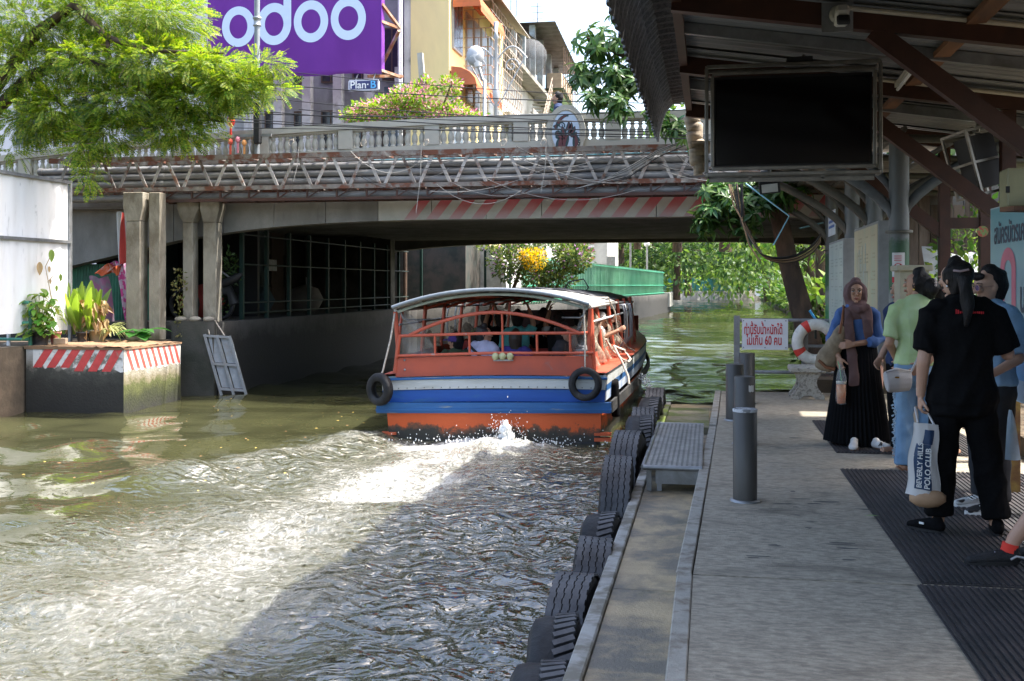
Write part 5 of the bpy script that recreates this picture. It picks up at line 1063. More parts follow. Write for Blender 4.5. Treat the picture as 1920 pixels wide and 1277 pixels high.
b = MB(); b.box((-.51, 12.35, .252), (.0, 14.3, .33)); tag(b.build('mossy_slab', mat('mossy slab', (.2, .18, .12), .9, col2=(.10, .13, .03), amt=.52, scale=3, bump=.3)), 'low mossy slab on the ledge beyond the boarding step', 'slab')
b = MB(); b.box((-.60, 12.3, .276), (-.515, 14.4, .36)); tag(b.build('moss_kerb', mat('green moss kerb', (.13, .17, .03), .95, col2=(.2, .2, .18), amt=.55, scale=4)), 'kerb with bright green moss at the far ledge', 'kerb')
# bollards
BOL = mat('brushed steel bollard', (.085, .08, .072), .5, .25, col2=(.05, .047, .042), amt=.56, soft=.3, scale=2.5, var=.12, stretch=(1, 1, .35), col3=(.19, .12, .07), scale3=3, amt3=.72)
def bollard(x, y, r, h, label, cap=False):
    t = thing('bollard', label, 'bollard', (x, y, .45), 'steel bollards on the pier'); b = MB(); b.lathe([(r, .0), (r, h), (r - .008, h + .004), (r - .02, h)] + [(.0, h - .01)], (x, y, .452), 28); b.build('tube', BOL, t)
    b = MB(); n = 24; b.lathe([(r + .022, 0), (r + .02, .012), (r + .002, .016)], (x, y, .452), n); b.build('base_flange', STEEL, t)
    if cap: b = MB(); b.lathe([(r + .001, h - .014), (r + .002, h + .004), (r - .004, h + .007)], (x, y, .452), 24); b.build('rim_tape', mat('torn white tape', (.5, .5, .5), .8, col2=(.2, .2, .2), amt=.5, soft=.05, scale=20), t)
    return t
bollard(.245, 7.58, .083, .635, 'nearest steel bollard with torn white rim beside the boarding step', True)
q = bollard(.33, 10.3, .098, .635, 'middle steel bollard with a torn white sticker, behind the nearest one')
b = MB(); b.grid([[(.33 + .0995 * math.sin(a) , 10.3 - .0995 * math.cos(a), .452 + z + .004 * math.sin(a * 20 + z * 90)) for a in (.35, .5, .65, .8, .95)] for z in (.50, .53, .56)]); b.build('torn_sticker', mat('torn sticker', (.6, .6, .58), .8), q)
bollard(.28, 12.1, .098, .62, 'third steel bollard half hidden behind the middle one'); bollard(.47, 13.85, .10, .635, 'farthest thickest bollard under the red lettered sign')
# end railing with sign, lifebuoy, bench
YR = 15.2; zr = lambda py: atY(1400, py, YR).z; xr_ = lambda px: atY(px, 600, YR).x
er = thing('end_railing', 'grey steel railing across the far end of the pier', 'railing', (xr_(1381), YR, .45)); GRY = mat('grey railing paint', (.27, .28, .29), .5, .2, col2=(.2, .2, .2), scale=5)
b = MB(); b.box((xr_(1376), YR - .04, .45), (xr_(1387), YR + .04, zr(592))); b.build('end_post', GRY, er)
b = MB(); b.box((xr_(1503), YR - .03, .45), (xr_(1515), YR + .03, zr(600))); b.build('post', GRY, er)
for py in (600, 648, 697): b = MB(); b.tube([(xr_(1386), YR, zr(py)), (xr_(1620), YR, zr(py))], .024, 8); b.build('rail', GRY, er)
ws = thing('weight_sign', 'white sign with red lettering fixed to the pier end railing', 'sign', (xr_(1434), YR - .05, zr(655)))
b = MB(); b.box((xr_(1391), YR - .055, zr(655)), (xr_(1477), YR - .045, zr(598))); b.build('sign_panel', mat('sign white', (.72, .72, .74), .45, var=.02), ws)
b = MB(); [b.ball((xr_(px), YR - .057, zr(py)), .008, 6) for px in (1394, 1434, 1473) for py in (601, 651)]; tag(b.build('rivet', BLACK, ws), kind='stuff')
SR = mat('sign red', (.55, .02, .03), .5, var=.03)
def tline(parts, x, z, size, sx, bold):
    """Thai line: (text, lifted mark) runs laid one after another; a mark is set above the end of its run"""
    cur = x
    for run, mark in parts:
        o = text_mesh('lettering', run, size, SR, face_mat((cur, YR - .0575, z), (1, 0, 0)), ws, .001, 0 if run == 'ห' else bold, sx, 'LEFT', 3)
        xs_ = [v.co.x for v in o.data.vertices]; right = max(xs_) + ws.location.x
        if mark: text_mesh('tone_mark', mark, size * .8, SR, face_mat((right - size * sx * .02, YR - .0575, z + size * .24), (1, 0, 0)), ws, .001, bold, sx, 'LEFT', 3)
        cur = right + size * sx * .07
tline((('ท่านี', '้'), ('รับน', '้'), ('ำ', ''), ('ห', ''), ('นักได้', '')), xr_(1394.5), zr(618.5), .178, .455, .003)
tline((('ไม่เกิน 60 คน', ''),), xr_(1399), zr(638.5), .178, .52, .003)
lb = thing('lifebuoy', 'white lifebuoy with red bands hanging on the pier end railing', 'lifebuoy', (xr_(1528), YR - .12, zr(640)))
n = 48; C = Vector((xr_(1528), YR - .10, zr(640))); Ro, Ri = 41 / FPX * 14.9 * .79, 41 / FPX * 14.9 * .255
for i, (a0, a1, m) in enumerate([(a, e, mm) for base in (30, 120, 210, 300) for a, e, mm in ((base + 9, base + 81, 'w'), (base - 9, base + 9, 'r'))]):
    b = MB(); k = 14; b.tube([C + Vector((Ro * math.cos(R(a0 + (a1 - a0) * j / k)), 0, Ro * math.sin(R(a0 + (a1 - a0) * j / k)))) for j in range(k + 1)], Ri * (1.02 if m == 'r' else 1), 12)
    b.build('white_ring' if m == 'w' else 'red_band', mat('lifebuoy white', (.66, .64, .58), .6, col2=(.4, .38, .32), amt=.62, scale=6) if m == 'w' else mat('lifebuoy red', (.60, .05, .035), .6), lb)
b = MB(); b.box((C.x - .012, YR - .12, C.z + .05), (C.x + .012, YR - .02, C.z + .2)); b.build('hook', BLACK, lb)
bn = thing('stone_bench', 'speckled concrete bench with curved leg in front of the lifebuoy', 'bench', (1.27, 14.6, .45)); BM = mat('speckled terrazzo', (.42, .39, .33), .8, col2=(.22, .2, .17), amt=.55, soft=.1, scale=26, var=.1, bump=.15)
b = MB(); b.box((1.05, 14.42, .80), (1.50, 15.0, .875)); b.build('seat', BM, bn, bevel=.015)
for y in (14.47, 14.85):
    b = MB(); L_, Rr = [], []
    pr = [(.215, .0), (.21, .05), (.165, .10), (.125, .16), (.11, .22), (.125, .28), (.16, .32), (.175, .348)]
    poly = [(1.275 - w, y, .452 + z) for w, z in pr] + [(1.275 + w, y, .452 + z) for w, z in pr[::-1]] + [(1.275 + .10, y, .452), (1.275 + .05, y, .50), (1.275 - .05, y, .50), (1.275 - .10, y, .452)]
    b.prism(poly, (0, .09, 0)); b.build('leg', BM, bn)
# ---- near canopy
cn = thing('canopy', 'corrugated tin canopy on brown steel frames over the pier', 'canopy', (2.5, 8, .45))
TINR = mat('grey tin underside', (.24, .245, .25), .5, .35, col2=(.17, .17, .165), amt=.55, soft=.3, scale=1.5, var=.08, stretch=(.3, 1, 1), col3=(.12, .10, .085), scale3=1.4, amt3=.72)
NETM = mat('dark perforated eave sheet', (.055, .055, .058), .6, col2=(.10, .10, .10), amt=.5, soft=.15, scale=38, detail=2, var=.2, bump=.5, bscale=38)
def rz_(x): return 4.03 - .150 * (x + .25)
XR_ = 3.35
y = -7.0; k_ = 0
while y < 12.35:
    y2 = min(y + .76, 12.5); n = max(6, int(round((y2 - y) / .038))); b = MB(); g = []
    for i in range(n + 1):
        yy = y + (y2 - y) * i / n; dz = .024 * (1 if i % 4 in (1, 2) else 0) + .004 * (k_ % 2); g.append([(-.23, yy, rz_(-.23) + dz), (1.2, yy, rz_(1.2) + dz), (XR_, yy, rz_(XR_) + dz)])
    b.grid(g, smooth=False); b.grid([[(p[0], p[1], p[2] + .006) for p in r] for r in g], smooth=False, flip=True); b.build('roof_sheet', TINR, cn); y = y2 - .076; k_ += 1
y = 3.0
while y < 12.4:
    y2 = min(y + .60, 12.5); n = 12; b = MB(); g = []
    for i in range(n + 1):
        yy = y + (y2 - y) * i / n; d = .022 if i % 4 in (1, 2) else 0; d += .004 * math.sin(yy * 5)
        g.append([(-.22 - (.34 + d) * math.sin(t) - .02 * max(0, t - 1.0), yy, rz_(-.23) - .06 + (.10 + d) * math.cos(t) - (.42 * max(0, t - .75))) for t in (0, .3, .6, .9, 1.15, 1.4, 1.6)])
    b.grid(g, smooth=False); b.grid([[(p[0] - .004, p[1], p[2] + .004) for p in r] for r in g], smooth=False, flip=True); b.build('eave_sheet', NETM, cn); y = y2 + .006
TIM = mat('orange brown timber', (.20, .09, .04), .75, col2=(.1, .05, .03), amt=.55, scale=4, stretch=(1, .2, 1))
PXX = 2.5
for j, Y in enumerate((7.5, 9.7, 12.2, 4.9)):
    b = MB(); b.bar((-.25, Y, rz_(-.25) - .10), (XR_, Y, rz_(XR_) - .10), .09, .15); b.build('main_beam', BROWN, cn)
    if j < 3:
        b = MB(); b.box((PXX - .055, Y - .055, .45), (PXX + .055, Y + .055, rz_(PXX) - .18)); b.build('post', BROWN, cn)
        b = MB(); b.bar((1.08, Y + .002, rz_(1.08) - .17), (PXX, Y + .002, 2.50), .09, .125); b.build('brace', BROWN, cn)
b = MB(); b.box((2.86, 12.15, .45), (2.97, 12.26, 3.3)); b.build('post', BROWN, cn); b = MB(); b.bar((2.5, 12.2, 2.62), (2.9, 12.2, 2.62), .06, .12); b.build('tie', BROWN, cn)
for ya, yb in ((4.95, 7.45), (7.55, 9.65), (9.75, 12.15)): b = MB(); b.box((-.26, ya, rz_(-.2) - .115), (-.19, yb, rz_(-.2) - .035)); b.build('purlin', BROWN, cn)
for Y in (8.5, 6.2, 10.9): b = MB(); b.bar((-.24, Y, rz_(-.24) - .05), (XR_, Y, rz_(XR_) - .05), .05, .085); b.build('purlin', STEEL, cn)
for ya, yb in ((4.95, 7.44), (7.56, 9.64), (9.76, 12.14)): b = MB(); b.bar((1.72, ya, rz_(1.72) - .05), (1.72, yb, rz_(1.72) - .05), .12, .04); b.build('timber_purlin', TIM, cn)
PVC = mat('yellowed conduit', (.55, .50, .40), .5)
for Y, xa in ((7.43, .92), (9.63, 1.4)): b = MB(); b.tube([(xa, Y, rz_(xa) - .05), (XR_, Y, rz_(XR_) - .05)], .018, 8); tag(b.build('conduit', PVC), 'yellowed conduit along the nearest brown beam' if Y < 8 else 'yellowed conduit along the second brown beam', 'conduit', 'conduits under the canopy')
# rolled canvas blind at the far end
rbm = MB(); pts_ = [atY(1297, 205, 12.7), atY(1306, 255, 12.7), atY(1305, 300, 12.7), atY(1312, 328, 12.7)]
rbm.tube([pts_[0].lerp(pts_[3], k / 24) + Vector((.02 * math.sin(k), 0, 0)) for k in range(25)], [.09 * (1 + .16 * math.sin(k * 2.1)) * (1 - .5 * max(0, k - 19) / 6) for k in range(25)], 12)
tag(rbm.build('rolled_blind', mat('dirty rolled canvas', (.36, .30, .22), .9, col2=(.22, .18, .13), amt=.5, scale=6, stretch=(.4, .4, 3), bump=.4)), 'dirty rolled up canvas blind hanging at the far canopy corner', 'blind')
# monitor in a steel cage
YT = 8.95; L_, Rr = atY(1325, 0, YT).x, atY(1651, 0, YT).x; zb_, zt_ = atY(1325, 328, YT).z, atY(1325, 126, YT).z
tv = thing('monitor', 'large black switched off screen in a worn steel cage under the canopy', 'monitor', ((L_ + Rr) / 2, YT, zb_))
CG = mat('worn steel cage', (.25, .235, .205), .45, .6, col2=(.15, .14, .12), amt=.52, soft=.3, scale=5, var=.2)
b = MB(); b.box((L_ + .06, YT + .03, zb_ + .07), (Rr - .06, YT + .12, zt_ - .08)); b.build('casing', BLACK, tv)
b = MB(); b.box((L_ + .075, YT + .018, zb_ + .085), (Rr - .075, YT + .029, zt_ - .105)); b.build('screen', mat('black glass screen', (.004, .004, .005), .12, var=0, spec=.5), tv)
for dy, ins, w in ((0, 0, .03), (-.015, .045, .028)):
    x0_, x1_, z0_, z1_ = L_ + ins, Rr - ins, zb_ + ins, zt_ - ins - (.015 if ins else 0)
    for p, q in (((x0_, z0_), (x1_, z0_)), ((x0_, z1_), (x1_, z1_)), ((x0_, z0_ + w / 2 + .001), (x0_, z1_ - w / 2 - .001)), ((x1_, z0_ + w / 2 + .001), (x1_, z1_ - w / 2 - .001))):
        b = MB(); b.bar((p[0], YT + dy, p[1]), (q[0], YT + dy, q[1]), w, w, up=(0, 1, 0)); b.build('cage_bar', CG, tv, bevel=.004)
for x in (L_, Rr):
    for z in (zb_, zt_): b = MB(); b.bar((x, YT + .018, z), (x, YT + .22, z), .025); b.build('cage_bar', CG, tv)
for z in (zb_, zt_): b = MB(); b.bar((L_, YT + .22, z), (Rr, YT + .22, z), .025); b.build('cage_bar', CG, tv)
b = MB(); xx = atY(1500, 100, YT).x; b.tube([(xx, YT + .1, zt_ + .02), (xx + .05, YT + .1, rz_(xx) - .05)], .022, 8); b.build('hanger', CG, tv); b = MB(); b.box((xx - .10, YT, zt_ + .01), (xx + .1, YT + .2, zt_ + .06)); b.build('mount', BLACK, tv)
b = MB(); b.bar((L_ + .02, YT - .01, zb_ - .05), (Rr - .05, YT - .01, zb_ - .05), .02, .03); [b.bar((x, YT - .01, zb_ - .05), (x, YT - .01, zb_ - .015), .02) for x in (L_ + .35, Rr - .45)]; b.build('lower_bar', CG, tv)
# camera
cc = thing('security_camera', 'white dome security camera on a grey plate on the nearest beam', 'camera', atY(1572, 35, 7.4)); C = atY(1572, 32, 7.4)
b = MB(); a_, c_ = atY(1541, 60, 7.42), atY(1600, 2, 7.42); b.box((a_.x, 7.428, a_.z), (c_.x, 7.438, c_.z)); b.build('plate', STEEL, cc)
b = MB(); b.lathe([(.06, 0), (.06, .02), (.045, .035), (0, .038)], (C.x, 7.42, C.z + .02), 16, M_=Matrix.Rotation(PI / 2, 3, 'X')); b.build('base', mat('camera white', (.55, .54, .5), .5), cc)
b = MB(); b.cbox((C.x + .012, 7.33, C.z - .01), (.085, .16, .075), Matrix.Rotation(-.5, 3, 'X')); b.build('body', mat('camera white', ()), cc, bevel=.015)
b = MB(); b.cbox((C.x + .014, 7.25, C.z - .055), (.082, .04, .068), Matrix.Rotation(-.5, 3, 'X')); b.build('lens_face', BLACK, cc, bevel=.01)
# speaker in a cage, boxes
C = atY(1832, 305, 9.9); spk = thing('caged_speaker', 'black loudspeaker in a tilted steel cage between the brown posts', 'loudspeaker', C); M_ = Matrix.Rotation(R(-14), 3, 'Y') @ Matrix.Rotation(R(25), 3, 'Z')
b = MB(); b.cbox(C + M_ @ Vector((.02, 0, 0)), (.22, .24, .46), M_); b.build('cabinet', BLACK, spk)
for sx in (-1, 1):
    for sy in (-1, 1): b = MB(); b.cbox(C + M_ @ Vector((sx * .16, sy * .16, 0)), (.022, .022, .58), M_); b.build('cage_bar', CG, spk)
    for sz in (-1, 0, 1): b = MB(); b.cbox(C + M_ @ Vector((sx * .16, 0, sz * .28)), (.021, .30, .021), M_); b.cbox(C + M_ @ Vector((0, sx * .16, sz * .28)), (.30, .021, .021), M_); tag(b.build('cage_bar', CG, spk), kind='stuff')
b = MB(); b.tube([C + Vector((0, 0, .27)), C + Vector((.05, 0, .5))], .02, 6); b.build('hanger', CG, spk)
a_, c_ = atY(1889, 388, 7.2), atY(1935, 314, 7.2); fbx = thing('fuse_box', 'olive yellow steel box at the right edge above the poster', 'fuse box', a_); b = MB(); b.box((a_.x, 7.2, a_.z), (a_.x + .35, 7.4, c_.z)); b.build('case', mat('olive box', (.26, .24, .13), .5), fbx, bevel=.01); b = MB(); b.box((a_.x - .01, 7.19, a_.z + .09), (a_.x + .012, 7.205, a_.z + .13)); b.build('latch', BLACK, fbx)
b = MB(); b.bar((a_.x - .03, 7.1, a_.z - .02), (a_.x + .5, 7.3, a_.z - .02), .14, .03); b.build('shelf', TIM, fbx)
# floodlight, fluorescent tube
p = atY(1443, 351, 11.2); flo = thing('floodlight', 'black rectangular floodlight with pale glass under the monitor', 'floodlight', p); M_ = Matrix.Rotation(R(28), 3, 'X') @ Matrix.Rotation(R(-6), 3, 'Y')
b = MB(); b.cbox(p, (.21, .05, .13), M_); b.build('housing', BLACK, flo, bevel=.008); b = MB(); b.cbox(p + M_ @ Vector((0, -.027, 0)), (.16, .004, .09), M_); b.build('glass', mat('pale lamp glass', (.55, .56, .55), .2), flo); b = MB(); b.tube([p + Vector((0, .05, 0)), p + Vector((.05, .1, .55)), p + Vector((.05, .1, .75))], .012, 6); b.build('bracket', CG, flo)
p, q = atY(1683, 160, 9.5), atY(1712, 123, 8.9); ft = thing('tube_lamp', 'unlit white tube lamp hanging at an angle right of the monitor', 'lamp', p); b = MB(); b.bar(p, q, .05, .04); b.build('fitting', mat('tube white', (.6, .58, .5), .4), ft); b = MB(); b.tube([p + Vector((0, 0, -.035)), q + Vector((0, 0, -.035))], .014, 8); b.build('tube', WHITE, ft)
# ---- far canopy on pipe columns
c2 = thing('far_canopy', 'far tin canopy carried by painted pipe columns with curved arms', 'canopy', (1.8, 14, .45))
PIL = zstain('peeling pillar paint', [(0, (.16, .09, .07)), (.30, (.17, .095, .075)), (.33, (.03, .17, .06)), (.45, (.05, .22, .09)), (.56, (.25, .27, .25)), (.62, (.035, .12, .05)), (.78, (.025, .07, .035)), (.80, (.11, .12, .12)), (1, (.13, .14, .14))], .45, 2.9, .55, 7, .07, .15)
ARM = mat('olive grey pipe', (.10, .095, .08), .5, .2, col2=(.06, .06, .05), amt=.55, scale=4, bump=.1); ARM2 = mat('blue grey pipe', (.13, .15, .165), .5, .2, col2=(.08, .085, .085), amt=.55, scale=4)
for i, Y in enumerate((10.7, 12.25, 14.1, 16.4)):
    x = 1.785; zt = 3.36; b = MB(); b.tube([(x, Y, .45), (x, Y, zt)], .092, 18); b.build('pillar', PIL, c2); b = MB(); b.tube([(x, Y, 2.45), (x, Y, 2.475)], .125, 18); b.build('collar', ARM, c2)
    am = ARM2 if i == 0 else ARM
    for sgn_, dx, z0_ in ((-1, 1.15, 2.5), (-1, .62, 2.72), (1, 1.1, 2.55)):
        b = MB(); b.tube([(x + sgn_ * dx * t ** 1.3, Y + .06 * (dx < 1), z0_ + (zt - z0_) * t ** .78) for t in [k / 8 for k in range(9)]], .05 if dx > 1 else .036, 10); b.build('curved_arm', am, c2)
    b = MB(); b.tube([(.65, Y, 3.40), (3.6, Y, 3.28)], .04, 8); b.build('rafter', ARM, c2)
for x in (.75, 1.3, 1.8, 2.4, 3.0): b = MB(); b.tube([(x, 10.5, 3.46 - .04 * (x - .7)), (x, 17.5, 3.46 - .04 * (x - .7))], .03, 8); b.build('purlin', ARM, c2)
TIN2 = mat('brown grey tin underside', (.25, .225, .19), .6, .2, col2=(.15, .125, .10), amt=.5, scale=2, stretch=(.4, 1, 1))
b = MB(); b.box((-.2, 12.44, 3.60), (1.2, 13.52, 3.61)); b.build('sun_mask_sheet', TIN2, c2); b = MB(); b.box((1.21, 12.44, 3.56), (2.72, 13.52, 3.57)); b.build('sun_mask_sheet', TIN2, c2)  # sheets added across the roof gap to trim the sunlight on the deck
y = 13.5
while y < 17.6:
    b = MB(); g = [[(.7, y + .038 * i, 3.52 + .016 * (1 if i % 4 in (1, 2) else 0)), (3.8, y + .038 * i, 3.38 + .016 * (1 if i % 4 in (1, 2) else 0))] for i in range(21)]; b.grid(g, smooth=False); b.grid([[(p[0], p[1], p[2] + .005) for p in r] for r in g], smooth=False, flip=True); b.build('roof_sheet', TIN2, c2); y += .78
# ---- notice boards, poster, cabinet, stickers
def board(x, ya, yb, z0_, z1_, m, label, d=.13):
    t = thing('notice_board', label, 'notice board', (x, ya, z0_), 'tall notice boards on the pier'); b = MB(); b.box((x, ya, z0_), (x + d, yb, z1_)); b.build('case', mat('board grey side', (.23, .235, .235), .5), t, bevel=.006)
    b = MB(); b.box((x - .004, ya + .03, z0_ + .03), (x - .001, yb - .03, z1_ - .03)); b.build('face', m, t); return t
nb = board(1.64, 11.0, 12.75, 1.24, 2.59, mat('faded cream print', (.50, .43, .28), .4, col2=(.46, .40, .27), scale=1.2, var=.06, col3=(.40, .42, .30), scale3=1.4, amt3=.56, stretch=(1, 3, .6)), 'larger cream coloured notice board with washed out print behind the headscarf')
nb2 = board(1.62, 13.6, 15.2, 1.3, 2.53, mat('faded mint print', (.42, .47, .43), .4, col2=(.34, .40, .38), scale=2, var=.05), 'smaller pale mint notice board farther along the pier')
PRT = mat('washed grey print', (.30, .345, .32), .5); rr = random.Random(3)
for nbx, (x, ya, yb, z0_, z1_, kk) in ((nb, (1.635, 11.15, 12.6, 1.35, 2.45, 16)), (nb2, (1.615, 13.7, 15.1, 1.4, 2.45, 22))):
    b = MB()
    for k in range(kk):
        y, z = ya + (k % 3) * (yb - ya) / 3 + .03, z1_ - (k // 3) * (z1_ - z0_) / 6
        for q in range(rr.randint(1, 3)): b.box((x - .002, y, z - q * .04), (x, y + rr.uniform(.12, .3), z - q * .04 + .014))
    tag(b.build('print_line', mat('washed yellow print', (.40, .35, .23), .5) if nbx is nb else PRT, nbx), kind='stuff')
b = MB()
for k in range(7): y = 11.7 + k * .12; b.box((1.633, y, 1.75), (1.635, y + .05, 2.1 + .3 * abs(math.sin(k * 1.7)))) 
b.build('washed_picture', mat('washed blue green picture', (.34, .42, .42), .5, col2=(.45, .42, .3), amt=.5, scale=3), nb)
a_ = atX(1566, 430, 1.62); b = MB(); b.box((1.62, 14.5, 2.62), (1.63, 15.3, 2.95)); ss = thing('small_sign', 'small white and blue sign above the mint notice board', 'sign', (1.62, 14.9, 2.6)); b.build('panel', mat('pale sign', (.5, .53, .55), .5), ss); b = MB(); [b.box((1.616, 14.58, 2.86 - .07 * k), (1.619, 15.2, 2.895 - .07 * k)) for k in range(3)]; tag(b.build('print_line', mat('blue print', (.06, .12, .32), .5), ss), kind='stuff')
# sticker on the first pillar: red ring and bar over a pouring hand, red foot
stk = thing('prohibition_sign', 'white and red prohibition sign stuck on the first pipe column', 'sign', (1.78, 10.6, 1.95)); 
def cyl(u, v, r=.0955): a = (u) / .0955; return Vector((1.785 + r * math.sin(a), 10.7 - r * math.cos(a), v))
def wrap(name, m, poly, r):
    n = 8; (u0, v0), (u1, v1) = poly; b = MB(); b.grid([[cyl(u0 + (u1 - u0) * k / n, v, r) for k in range(n + 1)] for v in (v0, v1)]); b.build(name, m, stk)
uo = -.022
wrap('panel', mat('sticker white', (.62, .61, .6), .5), ((uo - .06, 1.975), (uo + .06, 2.26)), .0965); wrap('red_foot', SR, ((uo - .06, 1.976), (uo + .06, 2.03)), .0972)
b = MB(); b.tube([cyl(uo + .042 * math.cos(a), 2.115 + .042 * math.sin(a), .0975) for a in [2 * PI * k / 24 for k in range(24)]], .0035, 5, closed=True); b.tube([cyl(uo - .03, 2.145, .0978), cyl(uo, 2.115, .0978), cyl(uo + .03, 2.085, .0978)], .0035, 5); b.build('ban_ring', SR, stk)
b = MB(); b.grid([[cyl(uo - .008 + .03 * t - w_, 2.09 + .06 * t, .0976) for t in (0, .5, 1)] for w_ in (.008, -.008)]); b.build('hand_pictogram', BLACK, stk)
b = MB(); [b.box((cyl(uo - .045, 0).x, 10.7 - .0990 , z), (cyl(uo + .03, 0).x, 10.7 - .0978, z + .006)) for z in (2.225, 2.205, 2.185)]; tag(b.build('print_line', SR, stk), kind='stuff')
a_, c_ = atY(1688, 560, 9.6), atY(1742, 497, 9.6); cb = thing('cable_cabinet', 'cream steel cabinet behind the woman in pale green', 'cabinet', a_); b = MB(); b.box((a_.x, 9.6, 1.1), (c_.x, 9.9, c_.z - .05)); b.build('case', mat('cream cabinet', (.36, .33, .24), .5), cb); b = MB(); b.box((a_.x - .03, 9.57, c_.z - .05), (c_.x + .03, 9.93, c_.z)); b.build('lid', mat('cream cabinet', ()), cb, bevel=.008); b = MB(); b.box((a_.x + .05, 9.7, .45), (c_.x - .05, 9.8, 1.1)); b.build('stand', CONC, cb)
po = thing('advert_poster', 'tall pale blue advertising poster with a pink arch at the right edge', 'poster', (2.12, 7, 1.15)); Xp = 2.1
g = []; b = MB(); pz = lambda y: 0
b.box((Xp, 4.5, 1.145), (Xp + .06, 8.62, 2.53)); b.build('frame', mat('poster edge', (.5, .55, .58), .5), po)
PB = bpy.data.materials.new('poster print'); PB.use_nodes = True; N = PB.node_tree.nodes; Lk = PB.node_tree.links; gg = N.new('ShaderNodeNewGeometry'); sx_ = N.new('ShaderNodeSeparateXYZ'); Lk.new(gg.outputs['Position'], sx_.inputs[0]); mr = N.new('ShaderNodeMapRange'); mr.inputs['From Min'].default_value = 1.15; mr.inputs['From Max'].default_value = 2.5; Lk.new(sx_.outputs[2], mr.inputs[0]); cr = N.new('ShaderNodeValToRGB'); cr.color_ramp.elements[0].color = (.30, .36, .42, 1); cr.color_ramp.elements[1].color = (.16, .38, .43, 1)
k = cr.color_ramp.elements.new(.25); k.color = (.22, .30, .42, 1); k = cr.color_ramp.elements.new(.5); k.color = (.32, .42, .46, 1); Lk.new(mr.outputs[0], cr.inputs[0]); Lk.new(cr.outputs[0], N['Principled BSDF'].inputs['Base Color']); N['Principled BSDF'].inputs['Roughness'].default_value = .3
b = MB(); b.box((Xp - .003, 4.52, 1.155), (Xp - .001, 8.60, 2.52)); b.build('print_sheet', PB, po)
PK = mat('pink print', (.58, .16, .22), .4); b = MB(); o, q = [], []
yc = 8.12
for a in [PI * k / 16 for k in range(17)]: o.append((Xp - .006, yc + .2 * math.cos(a), 2.06 + .16 * math.sin(a))); q.append((Xp - .006, yc + .09 * math.cos(a), 2.06 + .07 * math.sin(a)))
o = [(Xp - .006, yc + .2, 1.55)] + o + [(Xp - .006, yc - .2, 1.4)]; q = [(Xp - .006, yc + .09, 1.55)] + q + [(Xp - .006, yc - .09, 1.4)]; b.grid([o, q], smooth=False); b.build('pink_arch', PK, po)
b = MB(); b.box((Xp - .005, 7.55, 1.3), (Xp - .0035, 7.95, 1.62)); b.build('blue_block', mat('blue print block', (.08, .25, .5), .4), po)
DG = mat('dark print', (.07, .08, .11), .5)
text_mesh('lettering', 'สมัครบัตรเครดิตเลือกรับ', .20, DG, face_mat((Xp - .006, 8.50, 2.32), (0, -1, 0)), po, .0005, .004, .8, 'LEFT')
text_mesh('lettering', 'นาน', .30, DG, face_mat((Xp - .006, 7.83, 1.86), (0, -1, 0)), po, .0005, .006, .8, 'LEFT')
b = MB(); [b.box((Xp - .005, 7.1, 1.68 - .05 * k), (Xp - .0035, 7.83 - .05 * k, 1.70 - .05 * k)) for k in range(2)]; tag(b.build('print_line', DG, po), kind='stuff')
b = MB(); b.box((2.13, 8.2, .45), (2.2, 8.3, 1.14)); b.build('leg', mat('yellow rusty leg', (.30, .20, .05), .7, col2=(.14, .06, .03), amt=.5, scale=5), po)
b = MB(); b.lathe([(.06, -.004), (.06, .004)], atY(1842, 434, 12.13), 20, M_=Matrix.Rotation(PI / 2, 3, 'X')); tag(b.build('round_sticker', mat('colourful round sticker', (.35, .07, .05), .6, col2=(.15, .25, .08), amt=.5, soft=.1, scale=30)), 'round colourful sticker on the rear brown post', 'sticker')
b = MB(); b.bar((2.60, 12.95, .45), (2.60, 12.95, 2.7), .03); tag(b.build('green_pipe', mat('bright green pipe', (.02, .35, .14), .4)), 'bright green pipe behind the brown posts', 'pipe')
# ---- right bank behind the pier
tp = MB(); g = [[(2.9 + 1.3 * i / 8, 14.8 + .8 * j / 6, 1.55 + .95 * j / 6 - .12 * math.sin(PI * i / 8) + .03 * math.sin(i * 2 + j)) for i in range(9)] for j in range(7)]; tp.grid(g); tag(tp.build('tarpaulin', mat('grey tarpaulin', (.42, .44, .46), .6, bump=.2, bscale=8)), 'grey tarpaulin sagging behind the brown posts', 'tarpaulin')
shk = thing('bank_shack', 'ramshackle grey timber shack on the right bank past the mint board', 'shack', (2.2, 17.6, .62)); SW = mat('old plank', (.25, .20, .16), .95, col2=(.12, .09, .07), amt=.5, scale=4, stretch=(1, 1, .2), bump=.3, rnd=.3)
for k in range(12): b = MB(); x = 2.05 + k * .17; b.box((x, 17.6, 1.75), (x + .155, 17.63, 3.3 + .1 * math.sin(k * 3))); b.build('plank', SW, shk)
for x in (2.02, 2.55, 3.6): b = MB(); b.bar((x, 17.5, .5), (x - .03, 17.5, 3.5), .09); b.build('post', SW, shk)
b = MB(); b.box((2.1, 17.55, .5), (4.2, 17.7, 1.74)); b.build('base_wall', mat('stained plaster', (.5, .46, .40), .9, col2=(.3, .26, .22), amt=.55, scale=2), shk)
b = MB(); b.prism([(1.85, 17.1, 1.78), (4.2, 17.1, 1.86), (4.2, 17.6, 2.0), (1.95, 17.6, 1.95)], (0, 0, .03)); b.build('lean_roof', mat('rust tin', (.22, .18, .15), .8, bump=.2), shk)
b = MB(); g = [[(2.25 + .28 * i / 5 + .03 * math.sin(j), 17.35 + .05 * math.sin(i * 2), 2.9 - .9 * j / 7 + .05 * math.sin(i)) for i in range(6)] for j in range(8)]; b.grid(g); tag(b.build('hanging_tarp', mat('pale blue tarp', (.45, .50, .62), .6)), 'pale blue plastic sheet hanging from the shack', 'sheet')
